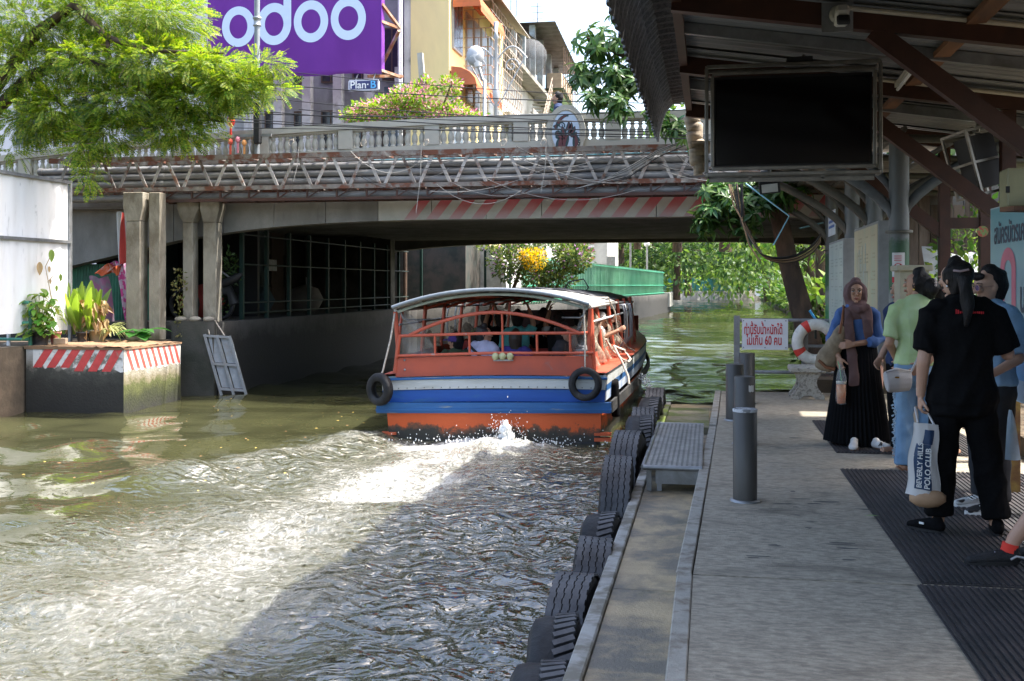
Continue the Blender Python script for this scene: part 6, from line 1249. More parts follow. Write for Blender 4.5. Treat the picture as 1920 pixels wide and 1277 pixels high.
for i, (x, y, w, h) in enumerate(((2.0, 16.3, .5, .35), (2.5, 16.2, .4, .3))): b = MB(); b.cbox((x, y, .62 + h / 2), (w, .4, h), Matrix.Rotation(.3 * i, 3, 'Z')); tag(b.build('crate', SW), 'flat junk crate by the trunk on the right bank' if i == 0 else 'smaller junk crate against the shack wall', 'crate')
b = MB(); b.box((4.6, -8, .5), (4.8, 17, 2.3)); tag(b.build('back_wall', BANKW), 'low stained wall behind the pier on the right', 'wall')
b = MB(); b.tube([(2.35, 12.0, .46), (2.35, 12.0, .7), (2.35, 12.0, .95)], [.12, .2, .1], 14); tag(b.build('clay_jar', mat('brown clay jar', (.22, .12, .10), .7)), 'brown clay jar beside the pipe column foot', 'jar')
# ================================================================ PEOPLE
def chain(mb, pts, rad, side=(1, 0, 0), n=12, flat=(0, 0)):
    P = [Vector(p) for p in pts]; k = len(P); R2 = [(r, r) if not hasattr(r, '__len__') else r for r in rad]; rings = []
    sd = Vector(side)
    for i in range(k):
        t = (P[min(i + 1, k - 1)] - P[max(i - 1, 0)]).normalized(); u = sd - t * sd.dot(t)
        if u.length < .1: u = Vector((0, 1, 0)) - t * t.y
        u.normalize(); w = t.cross(u); rings.append((P[i], t, u, w, R2[i]))
    seq = []
    def cap(i, sg, fl):
        c, t, u, w, (a, b) = rings[i]; h = min(a, b) * (.15 if fl else .9)
        return [(c + t * sg * h * math.sin(q), t, u, w, (a * math.cos(q) if not fl else a * (1 - q * .12), b * math.cos(q) if not fl else b * (1 - q * .12))) for q in (1.3, .9, .45)]
    seq = cap(0, -1, flat[0]) + rings + cap(-1, 1, flat[1])[::-1]
    vs = []
    for c, t, u, w, (a, b) in seq:
        for j in range(n): q = 2 * PI * j / n; vs.append(c + u * a * math.cos(q) + w * b * math.sin(q))
    m = len(seq); fs = [(i * n + j, i * n + (j + 1) % n, (i + 1) * n + (j + 1) % n, (i + 1) * n + j) for i in range(m - 1) for j in range(n)]
    fs += [tuple(range(n))[::-1], tuple(range((m - 1) * n, m * n))]; mb.add(vs, fs, 0, True)
def fuse(mb, name, mats, parent, voxel=.008, sm=4, paint=None, fold=0, fseed=0):
    """grow one continuous skin over the collected chains"""
    me = mb.mesh('tmp', []); o = bpy.data.objects.new('tmp', me); COL.objects.link(o)
    r = o.modifiers.new('r', 'REMESH'); r.mode = 'VOXEL'; r.voxel_size = voxel; r.use_smooth_shade = True
    s = o.modifiers.new('s', 'SMOOTH'); s.iterations = sm; s.factor = .5
    dg = bpy.context.evaluated_depsgraph_get(); m2 = bpy.data.meshes.new_from_object(o.evaluated_get(dg), depsgraph=dg)
    bpy.data.objects.remove(o); bpy.data.meshes.remove(me); m2.materials.clear()
    for m in (mats if isinstance(mats, (list, tuple)) else [mats]): m2.materials.append(m)
    m2.polygons.foreach_set('use_smooth', [True] * len(m2.polygons))
    if fold:
        k = len(m2.vertices); co = np.empty(k * 3, np.float32); m2.vertices.foreach_get('co', co); co = co.reshape(-1, 3); nn = np.empty(k * 3, np.float32); m2.vertices.foreach_get('normal', nn); nn = nn.reshape(-1, 3)
        x, y, z = co.T; w = .8 - 1.5 * np.abs(np.sin(z * 13 + 3.2 * np.sin(x * 11 + fseed) + 2.5 * np.sin(y * 9 + 2))) + .7 * (.6 - np.abs(np.sin(x * 17 + z * 9 + 2.5 * np.sin(z * 8 + fseed))))
        co += nn * (w * fold)[:, None]; m2.vertices.foreach_set('co', co.ravel())
    if paint:
        for p in m2.polygons: p.material_index = paint(p.center)
    m2.update(); o = bpy.data.objects.new(name, m2); COL.objects.link(o); o.parent = parent; return o
def hand(mb, wr, d, palm, curl=.5, s=1.0, thumb=1):
    """palm and five fingers growing from the wrist; d: along the hand, palm: out of the palm"""
    wr, d, pn = Vector(wr), Vector(d).normalized(), Vector(palm).normalized(); pn = (pn - d * pn.dot(d)).normalized(); sd = d.cross(pn)
    chain(mb, [wr - d * .01 * s, wr + d * .03 * s, wr + d * .075 * s], [(.024 * s, .017 * s), (.034 * s, .015 * s), (.037 * s, .013 * s)], sd, 10)
    for i, (off, ln) in enumerate(((-.029, .062), (-.0097, .075), (.0097, .070), (.029, .055))):
        p = wr + d * .074 * s + sd * off * s; q = d.copy(); pts = [p - d * .02 * s, p]
        for k in range(3): q = (Matrix.Rotation(curl * (.7, 1.0, .9)[k], 3, sd) @ q); e = d if 0 else q; p = p + e * ln * s * (.42, .33, .25)[k]; pts.append(p)
        chain(mb, pts, [.0092 * s, .009 * s, .0082 * s, .0075 * s, .0062 * s], sd, 8)
    p = wr + d * .022 * s + sd * (-.026) * thumb * s; q = (d * .75 - sd * .75 * thumb + pn * .45).normalized(); pts = [p]
    for k in range(3): p = p + q * (.028, .028, .022)[k] * s; pts.append(p); q = (q + d * .35 + pn * .2).normalized()
    chain(mb, pts, [.014 * s, .0115 * s, .0095 * s, .0075 * s], sd, 8)
def head(mb, c, H=.215, turn=0, tilt=0):
    """c: middle of the head; face looks to -y before turning"""
    M_ = Matrix.Rotation(turn, 3, 'Z') @ Matrix.Rotation(tilt, 3, 'X'); c = Vector(c); s = H / .215
    def T(p): return c + M_ @ (Vector(p) * s)
    chain(mb, [T(p) for p in ((0, -.035, -.100), (0, -.028, -.078), (0, -.014, -.045), (0, -.002, -.005), (0, .008, .035), (0, .010, .070), (0, .010, .090))], [(a * s, b * s) for a, b in ((.026, .022), (.046, .044), (.061, .068), (.070, .086), (.073, .092), (.058, .074), (.032, .042))], M_ @ Vector((1, 0, 0)), 18)
    chain(mb, [T((0, -.086, .012)), T((0, -.098, -.012)), T((0, -.104, -.026))], [.008 * s, .0105 * s, .0125 * s], n=8)
    for x in (-1, 1):
        mb.ball(T((x * .011, -.094, -.029)), (.008 * s,) * 3, 8); mb.ball(T((x * .072, .008, -.008)), (.010 * s, .019 * s, .028 * s), 8); mb.ball(T((x * .03, -.076, -.012)), (.022 * s, .016 * s, .018 * s), 8); mb.ball(T((x * .028, -.079, .024)), (.026 * s, .010 * s, .007 * s), 8)
    mb.ball(T((0, -.079, -.057)), (.022 * s, .014 * s, .008 * s), 8); mb.ball(T((0, -.078, -.068)), (.019 * s, .013 * s, .008 * s), 8); mb.ball(T((0, -.068, -.096)), (.02 * s, .014 * s, .013 * s), 8)
    return T, M_
def facebits(T, M_, root, s=1, lip=(.30, .10, .08)):
    W_ = mat('eye white', (.6, .58, .55), .3, var=0); D = mat('dark iris', (.015, .01, .008), .2, var=0); BR = mat('dark brow', (.02, .014, .012), .8, var=0); LP = mat('lips %.2f' % lip[0], lip, .45, var=0)
    for x in (-1, 1):
        b = MB(); b.ball((0, 0, 0), (.015 * s, .008 * s, .0068 * s), 10); b.v = [tuple(T((x * .030, -.0795, .008)) + M_ @ Vector(v)) for v in b.v]; e = b.build('eye', W_, root, local=True)
        b = MB(); b.ball((0, 0, 0), (.0068 * s, .0045 * s, .0066 * s), 8); b.v = [tuple(T((x * .030, -.0855, .008)) + M_ @ Vector(v)) for v in b.v]; b.build('iris', D, e, local=True)
        b = MB(); b.tube([T((x * .013, -.0895, .013)), T((x * .03, -.0892, .0165)), T((x * .047, -.079, .011))], .0022 * s, 5); b.build('eyelash', BR, root, local=True)
        b = MB(); b.tube([T((x * .012, -.090, .027)), T((x * .03, -.0895, .034)), T((x * .052, -.074, .029))], [.003 * s, .0036 * s, .002 * s], 5); b.build('eyebrow', BR, root, local=True)
    b = MB(); b.tube([T((-.024, -.083, -.062)), T((-.010, -.0935, -.058)), T((0, -.0935, -.0605)), T((.010, -.0935, -.058)), T((.024, -.083, -.062))], [.002 * s, .0045 * s, .005 * s, .0045 * s, .002 * s], 6); b.tube([T((-.02, -.084, -.063)), T((0, -.0935, -.0685)), T((.02, -.084, -.063))], [.002 * s, .006 * s, .002 * s], 6); b.build('mouth', LP, root, local=True)
SK1 = mat('tan skin', (.43, .24, .155), .5, col2=(.38, .20, .125), amt=.5, soft=.4, scale=9, var=.06); SK2 = mat('light tan skin', (.52, .31, .215), .5, col2=(.46, .26, .175), amt=.5, soft=.4, scale=9, var=.06)
HAIR = mat('black hair', (.008, .0065, .006), .6, var=.5, scale=60, stretch=(1, 1, .1), spec=.25, bump=.5, bscale=90)
BLK_C = mat('black cotton', (.005, .005, .0055), .9, var=.3, scale=30, spec=.1); DEN = mat('washed denim', (.13, .24, .38), .9, col2=(.24, .36, .48), amt=.5, soft=.4, scale=4, var=.12, bump=.2, bscale=180)
def person(label, loc, rz, group='people waiting on the pier', cat='person'): return thing('person', label, cat, loc, group, rz)
def shoe(t, heel, ang, L, m, sole, name='shoe', up=.075, sneaker=False):
    """heel at the floor, pointing along ang"""
    d = Vector((math.cos(ang), math.sin(ang), 0)); h = Vector(heel); b = MB(); sd = Vector((-d.y, d.x, 0))
    chain(b, [h + d * .02 + Vector((0, 0, .045)), h + d * L * .35 + Vector((0, 0, .043)), h + d * L * .68 + Vector((0, 0, .034)), h + d * (L - .03) + Vector((0, 0, .027))], [(.034, .036), (.036, .042), (.043, .03), (.032, .02)], sd, 12)
    chain(b, [h + d * .035 + Vector((0, 0, .05)), h + d * .04 + Vector((0, 0, up))], [.036, .035], sd, 10); o = fuse(b, name, m, t, .006, 3)
    b = MB(); P = []
    for k in range(20): a = 2 * PI * k / 20; u = (math.cos(a) + 1) / 2; w = .037 + .008 * math.sin(PI * min(1, u * 1.1)) ; P.append(h + d * (L * u) + sd * w * math.sin(a) * (1 if .05 < u < .95 else .8) + Vector((0, 0, .001)))
    b.prism(P, (0, 0, .026 if sneaker else .018)); b.build('sole', sole, o, local=True); return o
FEM = lambda H: dict(sh=.112 * H, hip=.06 * H, shz=.805 * H, hipz=.50 * H, knz=.275 * H)
def torso(mb, H, g=0, top=.835, bot=.48, wide=1, cx=0, cy=0, flat=(0, 0)):
    rows = [(.48, .102, .072), (.53, .102, .073), (.58, .088, .064), (.63, .078, .057), (.69, .085, .063), (.74, .093, .068), (.79, .098, .06), (.825, .062, .045), (.84, .036, .034)]
    rr = [(z, a * wide, b * wide) for z, a, b in rows if bot - .001 <= z <= top + .001]
    chain(mb, [(cx, cy + (.01 * H if .6 < z < .8 else 0), z * H) for z, a, b in rr], [(a * H + g, b * H + g) for z, a, b in rr], flat=flat)
def limb(mb, pts, rad, g=0): chain(mb, pts, [r + g for r in rad], n=12, flat=(0, 1))

# ---- woman in brown headscarf, blue blouse, long black pleated skirt (faces the camera)
H = 1.56; t = person('woman in brown headscarf, blue blouse and long black pleated skirt facing the camera', (1.365, 10.42, .452), 0)
hc = (-.012, -.015, H - .125)
b = MB(); torso(b, H); chain(b, [(0, .0, .83 * H), (-.01, -.005, .90 * H)], [.05, .045]); T, M_ = head(b, hc, .205, R(-6))
shR, elR, wrR = (-.15, .0, 1.235), (-.225, .015, .985), (-.185, -.165, .83); shL, elL, wrL = (.15, .0, 1.235), (.19, -.02, .985), (-.06, -.185, .955)
for s_, e_, w_ in ((shR, elR, wrR), (shL, elL, wrL)): limb(b, [s_, e_], [.042, .034]); limb(b, [e_, w_], [.034, .024])
hand(b, wrR, (.12, -.25, -1), (.6, .6, 0), .55, .95, -1); hand(b, wrL, (-1, -.05, -.12), (0, .9, -.3), .35, .95, 1)
for sx in (-1, 1): limb(b, [(sx * .07, 0, .5 * H), (sx * .07, 0, .27 * H), (sx * .07, 0, .05)], [.075, .05, .035])
fuse(b, 'body', SK1, t, .0048, 3); facebits(T, M_, t, .95)
BLS = mat('blue crinkled blouse', (.048, .105, .27), .85, col2=(.075, .15, .35), amt=.5, soft=.4, scale=6, var=.12, bump=.15)
b = MB(); torso(b, H, .018, .825, .58, .93, flat=(1, 0)); limb(b, [(-.13, 0, 1.255), shR, elR, (-.222, -.06, .94), (-.212, -.085, .91)], [.042, .045, .053, .05, .036], .008); limb(b, [(.13, 0, 1.255), shL, elL, (.13, -.09, .975), (.085, -.125, .968)], [.042, .045, .053, .052, .038], .008)
fuse(b, 'blouse', BLS, t, .008, 3, fold=.0055, fseed=2)
b = MB(); rows = []; rk = random.Random(6); npl = 44; n = npl * 4
for z, a, c_, dp in ((.965, .165, .125, .000), (.93, .172, .13, .003), (.80, .19, .145, .005), (.60, .212, .16, .010), (.35, .25, .185, .014), (.15, .278, .205, .017), (.03, .292, .215, .019)):
    rows.append([((a + dp * math.sin(npl * q + 2.2 * math.sin(3 * q) + z)) * math.cos(q) + .012 * (1 - z) * math.sin(3 * q), (c_ + dp * math.sin(npl * q + 2.2 * math.sin(3 * q) + z)) * math.sin(q), z + (.018 * math.sin(2 * q + 1) if z < .1 else 0)) for q in [2 * PI * k / n for k in range(n + 1)]])
b.grid(rows[::-1]); b.build('pleated_skirt', mat('black pleated cloth', (.005, .005, .006), .8, var=.2, spec=.12), t, local=True)
SCF = mat('brown scarf cloth', (.115, .062, .058), .85, col2=(.15, .085, .08), amt=.5, soft=.4, scale=8, var=.12)
b = MB(); hx, hy, hz = hc
chain(b, [(hx, hy + .040, hz - .10), (hx, hy + .034, hz - .04), (hx, hy + .030, hz + .03), (hx, hy + .026, hz + .065), (hx, hy + .02, hz + .098)], [(.100, .080), (.110, .092), (.107, .097), (.088, .085), (.050, .052)], n=18)
ov = [(hx - .01 * math.sin(R(6)) + .074 * math.cos(a), hy - .050 + .022 * abs(math.cos(a)) + .012 * (math.sin(a) < -.5), hz - .004 + .098 * math.sin(a)) for a in [2 * PI * k / 28 for k in range(28)]]
b.tube(ov, .0165, 8, closed=True)
chain(b, [(hx, hy + .03, hz - .10), (0, .0, hz - .165), (0, .005, hz - .21)], [(.088, .085), (.115, .105), (.135, .11)], n=16)
chain(b, [(-.06, -.075, hz - .14), (.0, -.115, hz - .165), (.075, -.085, hz - .135)], [(.03, .03), (.034, .03), (.03, .03)], (0, 0, 1))
chain(b, [(-.085, -.06, hz - .16), (-.095, -.115, hz - .30), (-.075, -.14, hz - .52), (-.055, -.17, hz - .70), (-.05, -.185, hz - .86)], [(.045, .025), (.050, .022), (.05, .018), (.048, .014), (.05, .012)])
chain(b, [(.07, -.07, hz - .16), (.075, -.12, hz - .26), (.082, -.125, hz - .37), (.075, -.12, hz - .43)], [(.05, .028), (.055, .022), (.046, .016), (.028, .01)])
fuse(b, 'headscarf', SCF, t, .0065, 3, fold=.0045, fseed=5)
for sx, an in ((-1, -PI / 2 - .2), (1, -PI / 2 + .75)): shoe(t, (sx * .08 + .03, -.20, 0), an, .24, mat('white shoe', (.55, .54, .52), .5), mat('brown sole', (.14, .08, .05), .6))
b = MB(); [b.bar((.14 + .02 * k, -.36 + .02 * k, .05), (.17 + .02 * k, -.30 + .02 * k, .075), .008) for k in range(3)]; b.build('shoe_stripe', BLACK, t, local=True)
# her shoulder bag and drink bag
hb_ = thing('shoulder_bag', 'beige canvas shoulder bag with brown leather strap under the headscarf woman arm', 'bag', (1.10, 10.35, 1.1)); LTH = mat('brown leather', (.20, .075, .03), .5, var=.2); CNV = mat('beige canvas', (.30, .23, .15), .85, col2=(.2, .15, .1), amt=.5, scale=8)
W0 = Vector((1.365, 10.42, .452)); b = MB(); chain(b, [W0 + Vector(p) for p in ((-.155, -.10, 1.10), (-.20, -.12, .98), (-.29, -.10, .80), (-.31, -.1, .74))], [(.045, .04), (.075, .055), (.105, .06), (.095, .05)], (.8, 0, .5)); b.v = [tuple(Vector(v) - Vector((1.10, 10.35, 1.1))) for v in b.v]; fuse(b, 'pouch', CNV, hb_, .008, 3, fold=.004)
b = MB(); b.tube([W0 + Vector(p) for p in ((-.12, .05, 1.30), (-.125, -.045, 1.29), (-.15, -.115, 1.17), (-.18, -.15, 1.05))], .013, 8); b.build('strap', LTH, hb_); b = MB(); b.tube([W0 + Vector(p) for p in ((-.36, -.135, .80), (-.30, -.165, .74), (-.22, -.17, .72))], .016, 8); b.build('leather_trim', LTH, hb_)
db = thing('drink_bag', 'clear plastic bag holding an orange iced drink in the headscarf woman hand', 'drink', (1.15, 10.24, .95)); D0 = W0 + Vector((-.17, -.215, .40))
PLB = mat('clear plastic film', (.75, .76, .76), .25, alpha=.17, var=0, spec=.6)
b = MB(); b.lathe([(.0, 0), (.042, .005), (.047, .05), (.046, .20), (.048, .24), (.035, .30), (.015, .36), (.012, .38)], D0, 14); b.v = [(x + .006 * math.sin(z * 60), y, z) for x, y, z in b.v]; b.build('film', PLB, db); b = MB(); b.lathe([(0, .012), (.036, .013), (.041, .10), (.043, .185), (0, .187)], D0, 14); b.build('orange_drink', mat('orange tea', (.62, .17, .03), .35, col2=(.62, .30, .13), amt=.5, scale=12), db)
b = MB(); b.lathe([(0, .19), (.043, .191), (.045, .215), (0, .217)], D0, 14); b.build('ice', mat('pale ice', (.55, .52, .45), .3), db); b = MB(); b.tube([D0 + Vector((.005, 0, .2)), D0 + Vector((-.012, 0, .34)), D0 + Vector((-.03, 0, .40))], .005, 6); b.build('straw', mat('green straw', (.15, .4, .18), .4), db)

# ---- woman in pale green shirt and jeans, back to the camera, looking left
H = 1.63; t = person('woman in pale green shirt and light jeans seen from behind with white bag', (1.66, 9.1, .452), R(180))
# local: faces -y, so turned half round she faces away; her left is photo left
b = MB(); torso(b, H); chain(b, [(0, 0, .83 * H), (0, -.01, .9 * H)], [.048, .044]); T, M_ = head(b, (0, -.025, H - .12), .212, R(60), R(-4))
sL, eL, wL = (.165, .02, 1.30), (.225, .05, 1.03), (.13, -.10, .86); sR, eR, wR = (-.165, .02, 1.30), (-.20, .10, 1.02), (-.02, .165, .86)
for s_, e_, w_ in ((sL, eL, wL), (sR, eR, wR)): limb(b, [s_, e_], [.045, .036]); limb(b, [e_, w_], [.036, .025])
hand(b, wR, (.8, .1, -.5), (0, -1, 0), .5, .95, 1); hand(b, wL, (-.3, -.8, -.5), (-1, 0, 0), .4, .95, 1)
for sx, kx in ((-1, -.085), (1, .10)): limb(b, [(sx * .075, 0, .5 * H), (kx, -.01, .27 * H), (kx, .01, .05)], [.08, .052, .034]); limb(b, [(kx, .03, .028), (kx, -.10, .022), (kx, -.17, .018)], [.026, .03, .02])
fuse(b, 'body', SK1, t, .0055, 3); facebits(T, M_, t)
GSH = mat('pale green shirt', (.40, .52, .24), .85, col2=(.48, .58, .34), amt=.55, soft=.3, scale=7, var=.06)
b = MB(); torso(b, H, .028, .825, .53, 1.0, flat=(1, 0)); limb(b, [(.12, .01, 1.32), sL, (.213, .04, 1.08)], [.062, .062, .062], .008); limb(b, [(-.12, .01, 1.32), sR, (-.193, .07, 1.07)], [.062, .062, .062], .008); fuse(b, 'shirt', GSH, t, .009, 3, fold=.006, fseed=1)
b = MB(); torso(b, H, .018, .60, .48); [limb(b, [(sx * .078, 0, .49 * H), (kx, -.01, .28 * H), (kx, .015, .05)], [.088, .068, .072], .008) for sx, kx in ((-1, -.085), (1, .10))]; fuse(b, 'jeans', DEN, t, .010, 3, fold=.006, fseed=3)
b = MB(); rk = random.Random(2); [b.cbox((.178 + rk.uniform(-.012, .012), .0 + rk.uniform(-.02, .02), .1 + .72 * k / 60), (.02, .01, .012), Matrix.Rotation(rk.uniform(-1, 1), 3, 'Y')) for k in range(60)]; tag(b.build('frayed_seam', mat('pale fray', (.42, .50, .56), .9), t, local=True), kind='stuff')
b = MB(); hcx, hcy, hcz = 0, -.025, H - .12; f_ = Vector((math.sin(R(60)), -math.cos(R(60)), 0)); bk = -f_
chain(b, [(hcx + bk.x * .045, hcy + bk.y * .045, hcz - .075), (hcx + bk.x * .038, hcy + bk.y * .038, hcz - .01), (hcx + bk.x * .028, hcy + bk.y * .028, hcz + .05), (hcx + bk.x * .02, hcy + bk.y * .02, hcz + .095)], [.062, .085, .086, .052], n=16)
b.ball((hcx + bk.x * .12, hcy + bk.y * .12 + .02, hcz - .03), (.062, .062, .075), 12); b.ball((hcx + bk.x * .11, hcy + bk.y * .11, hcz - .085), (.05, .05, .05), 10); fuse(b, 'hair', HAIR, t, .0065, 2, fold=.006)
b = MB(); q = Vector((hcx + bk.x * .15 + .01, hcy + bk.y * .15 + .06, hcz + .01)); [b.ball(q + Vector((0, 0, .022 * k)), .011, 6) for k in (-1, 0, 1)]; b.build('hair_clip', mat('pearl clip', (.55, .45, .40), .3), t, local=True)
b = MB(); q = T((.074, .008, -.045)); b.ball(q, .011, 8); b.build('earring', mat('gold', (.7, .45, .12), .25, 1, var=0), t, local=True)
for kx in (-.085, .10): b = MB(); b.prism([(kx - .04, .07, .001), (kx + .04, .07, .001), (kx + .045, -.12, .001), (kx, -.19, .001), (kx - .045, -.12, .001)], (0, 0, .013)); s_ = b.build('sandal', mat('tan sandal', (.22, .10, .05), .6), t, local=True); b = MB(); b.tube([(kx - .04, -.09, .015), (kx, -.10, .055), (kx + .04, -.09, .015)], .008, 6); b.build('sandal_strap', mat('pale strap', (.6, .5, .42), .5), s_, local=True)
hbg = thing('handbag', 'small grey white handbag worn at the hip of the woman in pale green', 'bag', (1.33, 8.92, 1.15)); b = MB(); chain(b, [(1.38, 8.84, 1.185), (1.46, 8.86, 1.20), (1.56, 8.90, 1.195)], [(.085, .045), (.10, .05), (.085, .045)], (0, 0, 1), 14, (1, 1)); b.v = [tuple(Vector(v) - Vector((1.33, 8.92, 1.15))) for v in b.v]; fuse(b, 'pouch', mat('grey white leather', (.42, .40, .39), .45, var=.05, bump=.2, bscale=120), hbg, .006, 3)
b = MB(); b.tube([(1.37, 8.80, 1.265), (1.46, 8.815, 1.285), (1.57, 8.865, 1.27)], .004, 5); b.build('zip', STEEL, hbg); b = MB(); b.tube([(1.57, 8.9, 1.25), (1.67, 8.94, 1.45), (1.78, 8.97, 1.72), (1.76, 9.1, 1.83)], .009, 6); b.build('strap', mat('grey white leather', ()), hbg)
b = MB(); b.cbox((1.455, 8.803, 1.225), (.03, .006, .012)); b.build('clasp', mat('gold', ()), hbg)

# ---- woman in black, back to the camera, carrying a shop bag
H = 1.645; t = person('woman in black t-shirt and trousers with long ponytail carrying a white shop bag', (1.50, 6.82, .458), R(176))
b = MB(); torso(b, H, .006); chain(b, [(0, 0, .83 * H), (.01, -.01, .9 * H)], [.05, .046]); T, M_ = head(b, (.035, -.03, H - .115), .215, R(38), R(6))
sL, eL, wL = (.17, .02, 1.315), (.225, .05, 1.03), (.235, .0, .82); sR, eR, wR = (-.17, .02, 1.315), (-.255, .0, 1.08), (-.2, -.22, 1.18)
for s_, e_, w_ in ((sL, eL, wL), (sR, eR, wR)): limb(b, [s_, e_], [.048, .040]); limb(b, [e_, w_], [.040, .027])
hand(b, wL, (.03, -.05, -1), (-1, -.1, 0), .75, 1, -1); hand(b, wR, (.1, -.6, .7), (.8, 0, 0), .4, 1, 1)
for sx, kx, ky in ((1, .135, 0), (-1, -.19, .0)): limb(b, [(sx * .08, 0, .5 * H), ((sx * .08 + kx) / 2, -.02, .28 * H), (kx, ky, .06)], [.085, .055, .036])
fuse(b, 'body', SK2, t, .005, 3); facebits(T, M_, t)
b = MB(); torso(b, H, .034, .835, .48, 1.04, flat=(1, 0)); chain(b, [(0, .0, .44 * H), (0, 0, .50 * H)], [(.20, .142), (.203, .148)], flat=(1, 0)); limb(b, [(.12, .01, 1.345), sL, (.215, .045, 1.10)], [.068, .070, .070], .012); limb(b, [(-.12, .01, 1.345), sR, (-.24, .01, 1.11)], [.068, .070, .072], .012); fuse(b, 't_shirt', BLK_C, t, .009, 3, fold=.007, fseed=7)
b = MB(); torso(b, H, .02, .60, .48); [limb(b, [(sx * .085, 0, .5 * H), ((sx * .085 + kx) / 2, -.02, .30 * H), (kx, ky + .005, .11)], [.095, .082, .076], .010) for sx, kx, ky in ((1, .135, 0), (-1, -.19, 0))]; fuse(b, 'trousers', BLK_C, t, .010, 3, fold=.006, fseed=9)
b = MB(); hcx, hcy, hcz = .035, -.03, H - .115; f_ = Vector((math.sin(R(38)), -math.cos(R(38)), 0)); bk = -f_
chain(b, [(hcx + bk.x * .04, hcy + bk.y * .04, hcz - .06), (hcx + bk.x * .03, hcy + bk.y * .03, hcz + .0), (hcx + bk.x * .018, hcy + bk.y * .018, hcz + .06), (hcx, hcy, hcz + .1)], [.066, .090, .089, .05], n=16)
chain(b, [(hcx + bk.x * .11, hcy + bk.y * .11, hcz + .05), (.005, .12, hcz + .0), (-.005, .145, hcz - .09), (-.005, .16, hcz - .18), (.0, .16, hcz - .27)], [.033, .042, .042, .034, .014]); fuse(b, 'hair', HAIR, t, .006, 2, fold=.006)
b = MB(); b.tube([(-.02, .115, hcz + .055), (.03, .13, hcz + .045), (.06, .10, hcz + .05)], .008, 6); b.build('hair_tie', mat('pink grey tie', (.35, .25, .25), .4), t, local=True)
b = MB(); q = T((.074, .008, -.045)); b.ball(q, .009, 8); b.build('earring', mat('silver', (.6, .6, .6), .25, 1, var=0), t, local=True)
b = MB(); b.tube([Vector(wL) + Vector((.028 * math.cos(a), .026 * math.sin(a), .035)) for a in [2 * PI * k / 14 for k in range(14)]], .0035, 5, closed=True); b.build('bracelet', mat('silver', ()), t, local=True)
b = MB(); rk = random.Random(1); xx = .055
while xx > -.095: w = rk.uniform(.005, .010); b.box((xx - w, .134, 1.325 + .002 * math.sin(xx * 90)), (xx, .139, 1.325 + rk.uniform(.011, .016) + (.01 if xx > .045 else 0))); xx -= w + .004
tag(b.build('red_print', mat('red shirt print', (.55, .02, .03), .7), t, local=True), kind='stuff')
shoe(t, (.115, .075, 0), R(-38), .25, BLK_C, BLACK); shoe(t, (-.19, .075, 0), R(-95), .25, BLK_C, BLACK)
b = MB(); b.cbox((.235, .045, .055), (.03, .006, .012), Matrix.Rotation(R(-38), 3, 'Z')); b.build('shoe_label', WHITE, t, local=True)
sb = thing('shop_bag', 'white plastic shop bag with dark blue panel and lettering held by the woman in black', 'bag', (1.28, 6.78, .75)); PLW = mat('white plastic bag', (.62, .60, .58), .4, var=.03, alpha=.93)
A0, B0, A1, B1 = (atY(p, q, 6.72) for p, q in ((1697, 925), (1762, 935), (1712, 792), (1758, 797)))
def bagp(u, v): lo, hi = A0.lerp(B0, u), A1.lerp(B1, u); return lo.lerp(hi, v)
b = MB(); g1_, g2_ = [], []
for j in range(11):
    v = j / 10; g1_.append([bagp(i / 8, v) + Vector((.008 * math.sin(v * 9), -.045 * math.sin(PI * i / 8) * (1 - .6 * v) + .006 * math.sin(i * 2.2 + v * 8), 0)) for i in range(9)]); g2_.append([bagp(i / 8, v) + Vector((.008 * math.sin(v * 9), .06 * math.sin(PI * i / 8) * (1 - .6 * v), 0)) for i in range(9)])
b.grid(g1_); b.grid(g2_, flip=True); b.grid([g1_[0], g2_[0]]); b.build('film', PLW, sb)
def onbag(u, v, d=.004): u_, v_ = u * 8, v; return bagp(u, v) + Vector((.008 * math.sin(v * 9), -.045 * math.sin(PI * u) * (1 - .6 * v) + .006 * math.sin(u * 17.6 + v * 8) - d, 0))
b = MB(); b.grid([[onbag(.18 + (.70 - .18) * i / 6 + .10 * (.5 - j / 8) * 0, .10 + .62 * j / 8) for i in range(7)] for j in range(9)]); b.grid([[onbag(.42 + .38 * i / 4 - .05 * (1 - j / 3), .722 + .2 * j / 3) for i in range(5)] for j in range(4)]); b.build('navy_panel', mat('navy print', (.015, .045, .11), .4), sb)
bd = (A1.lerp(B1, .5) - A0.lerp(B0, .5)).normalized(); ac = (B0 - A0).normalized()
for s_, u, L in (('BEVERLY HILLS', .31, .041), ('POLO CLUB', .54, .045)):
    o = onbag(u, .12, .014); text_mesh('lettering', s_, L, WHITE, Matrix.Translation(o) @ Matrix((bd, -ac, bd.cross(-ac))).transposed().to_4x4(), sb, .0005, .001, 1.0, 'LEFT')
b = MB(); h0 = Vector((1.50, 6.82, .458)) + Matrix.Rotation(R(176), 3, 'Z') @ Vector((.235, -.03, .745)); b.tube([A1.lerp(B1, .2), h0 + Vector((-.03, -.01, 0)), h0 + Vector((.03, .01, 0)), A1.lerp(B1, .85)], .007, 6); b.build('handle', PLW, sb)
b = MB(); b.ball(A0.lerp(B0, .55) + Vector((.02, .0, -.01)), (.11, .06, .06), 10); b.build('contents', mat('kraft box', (.42, .26, .15), .7), sb)

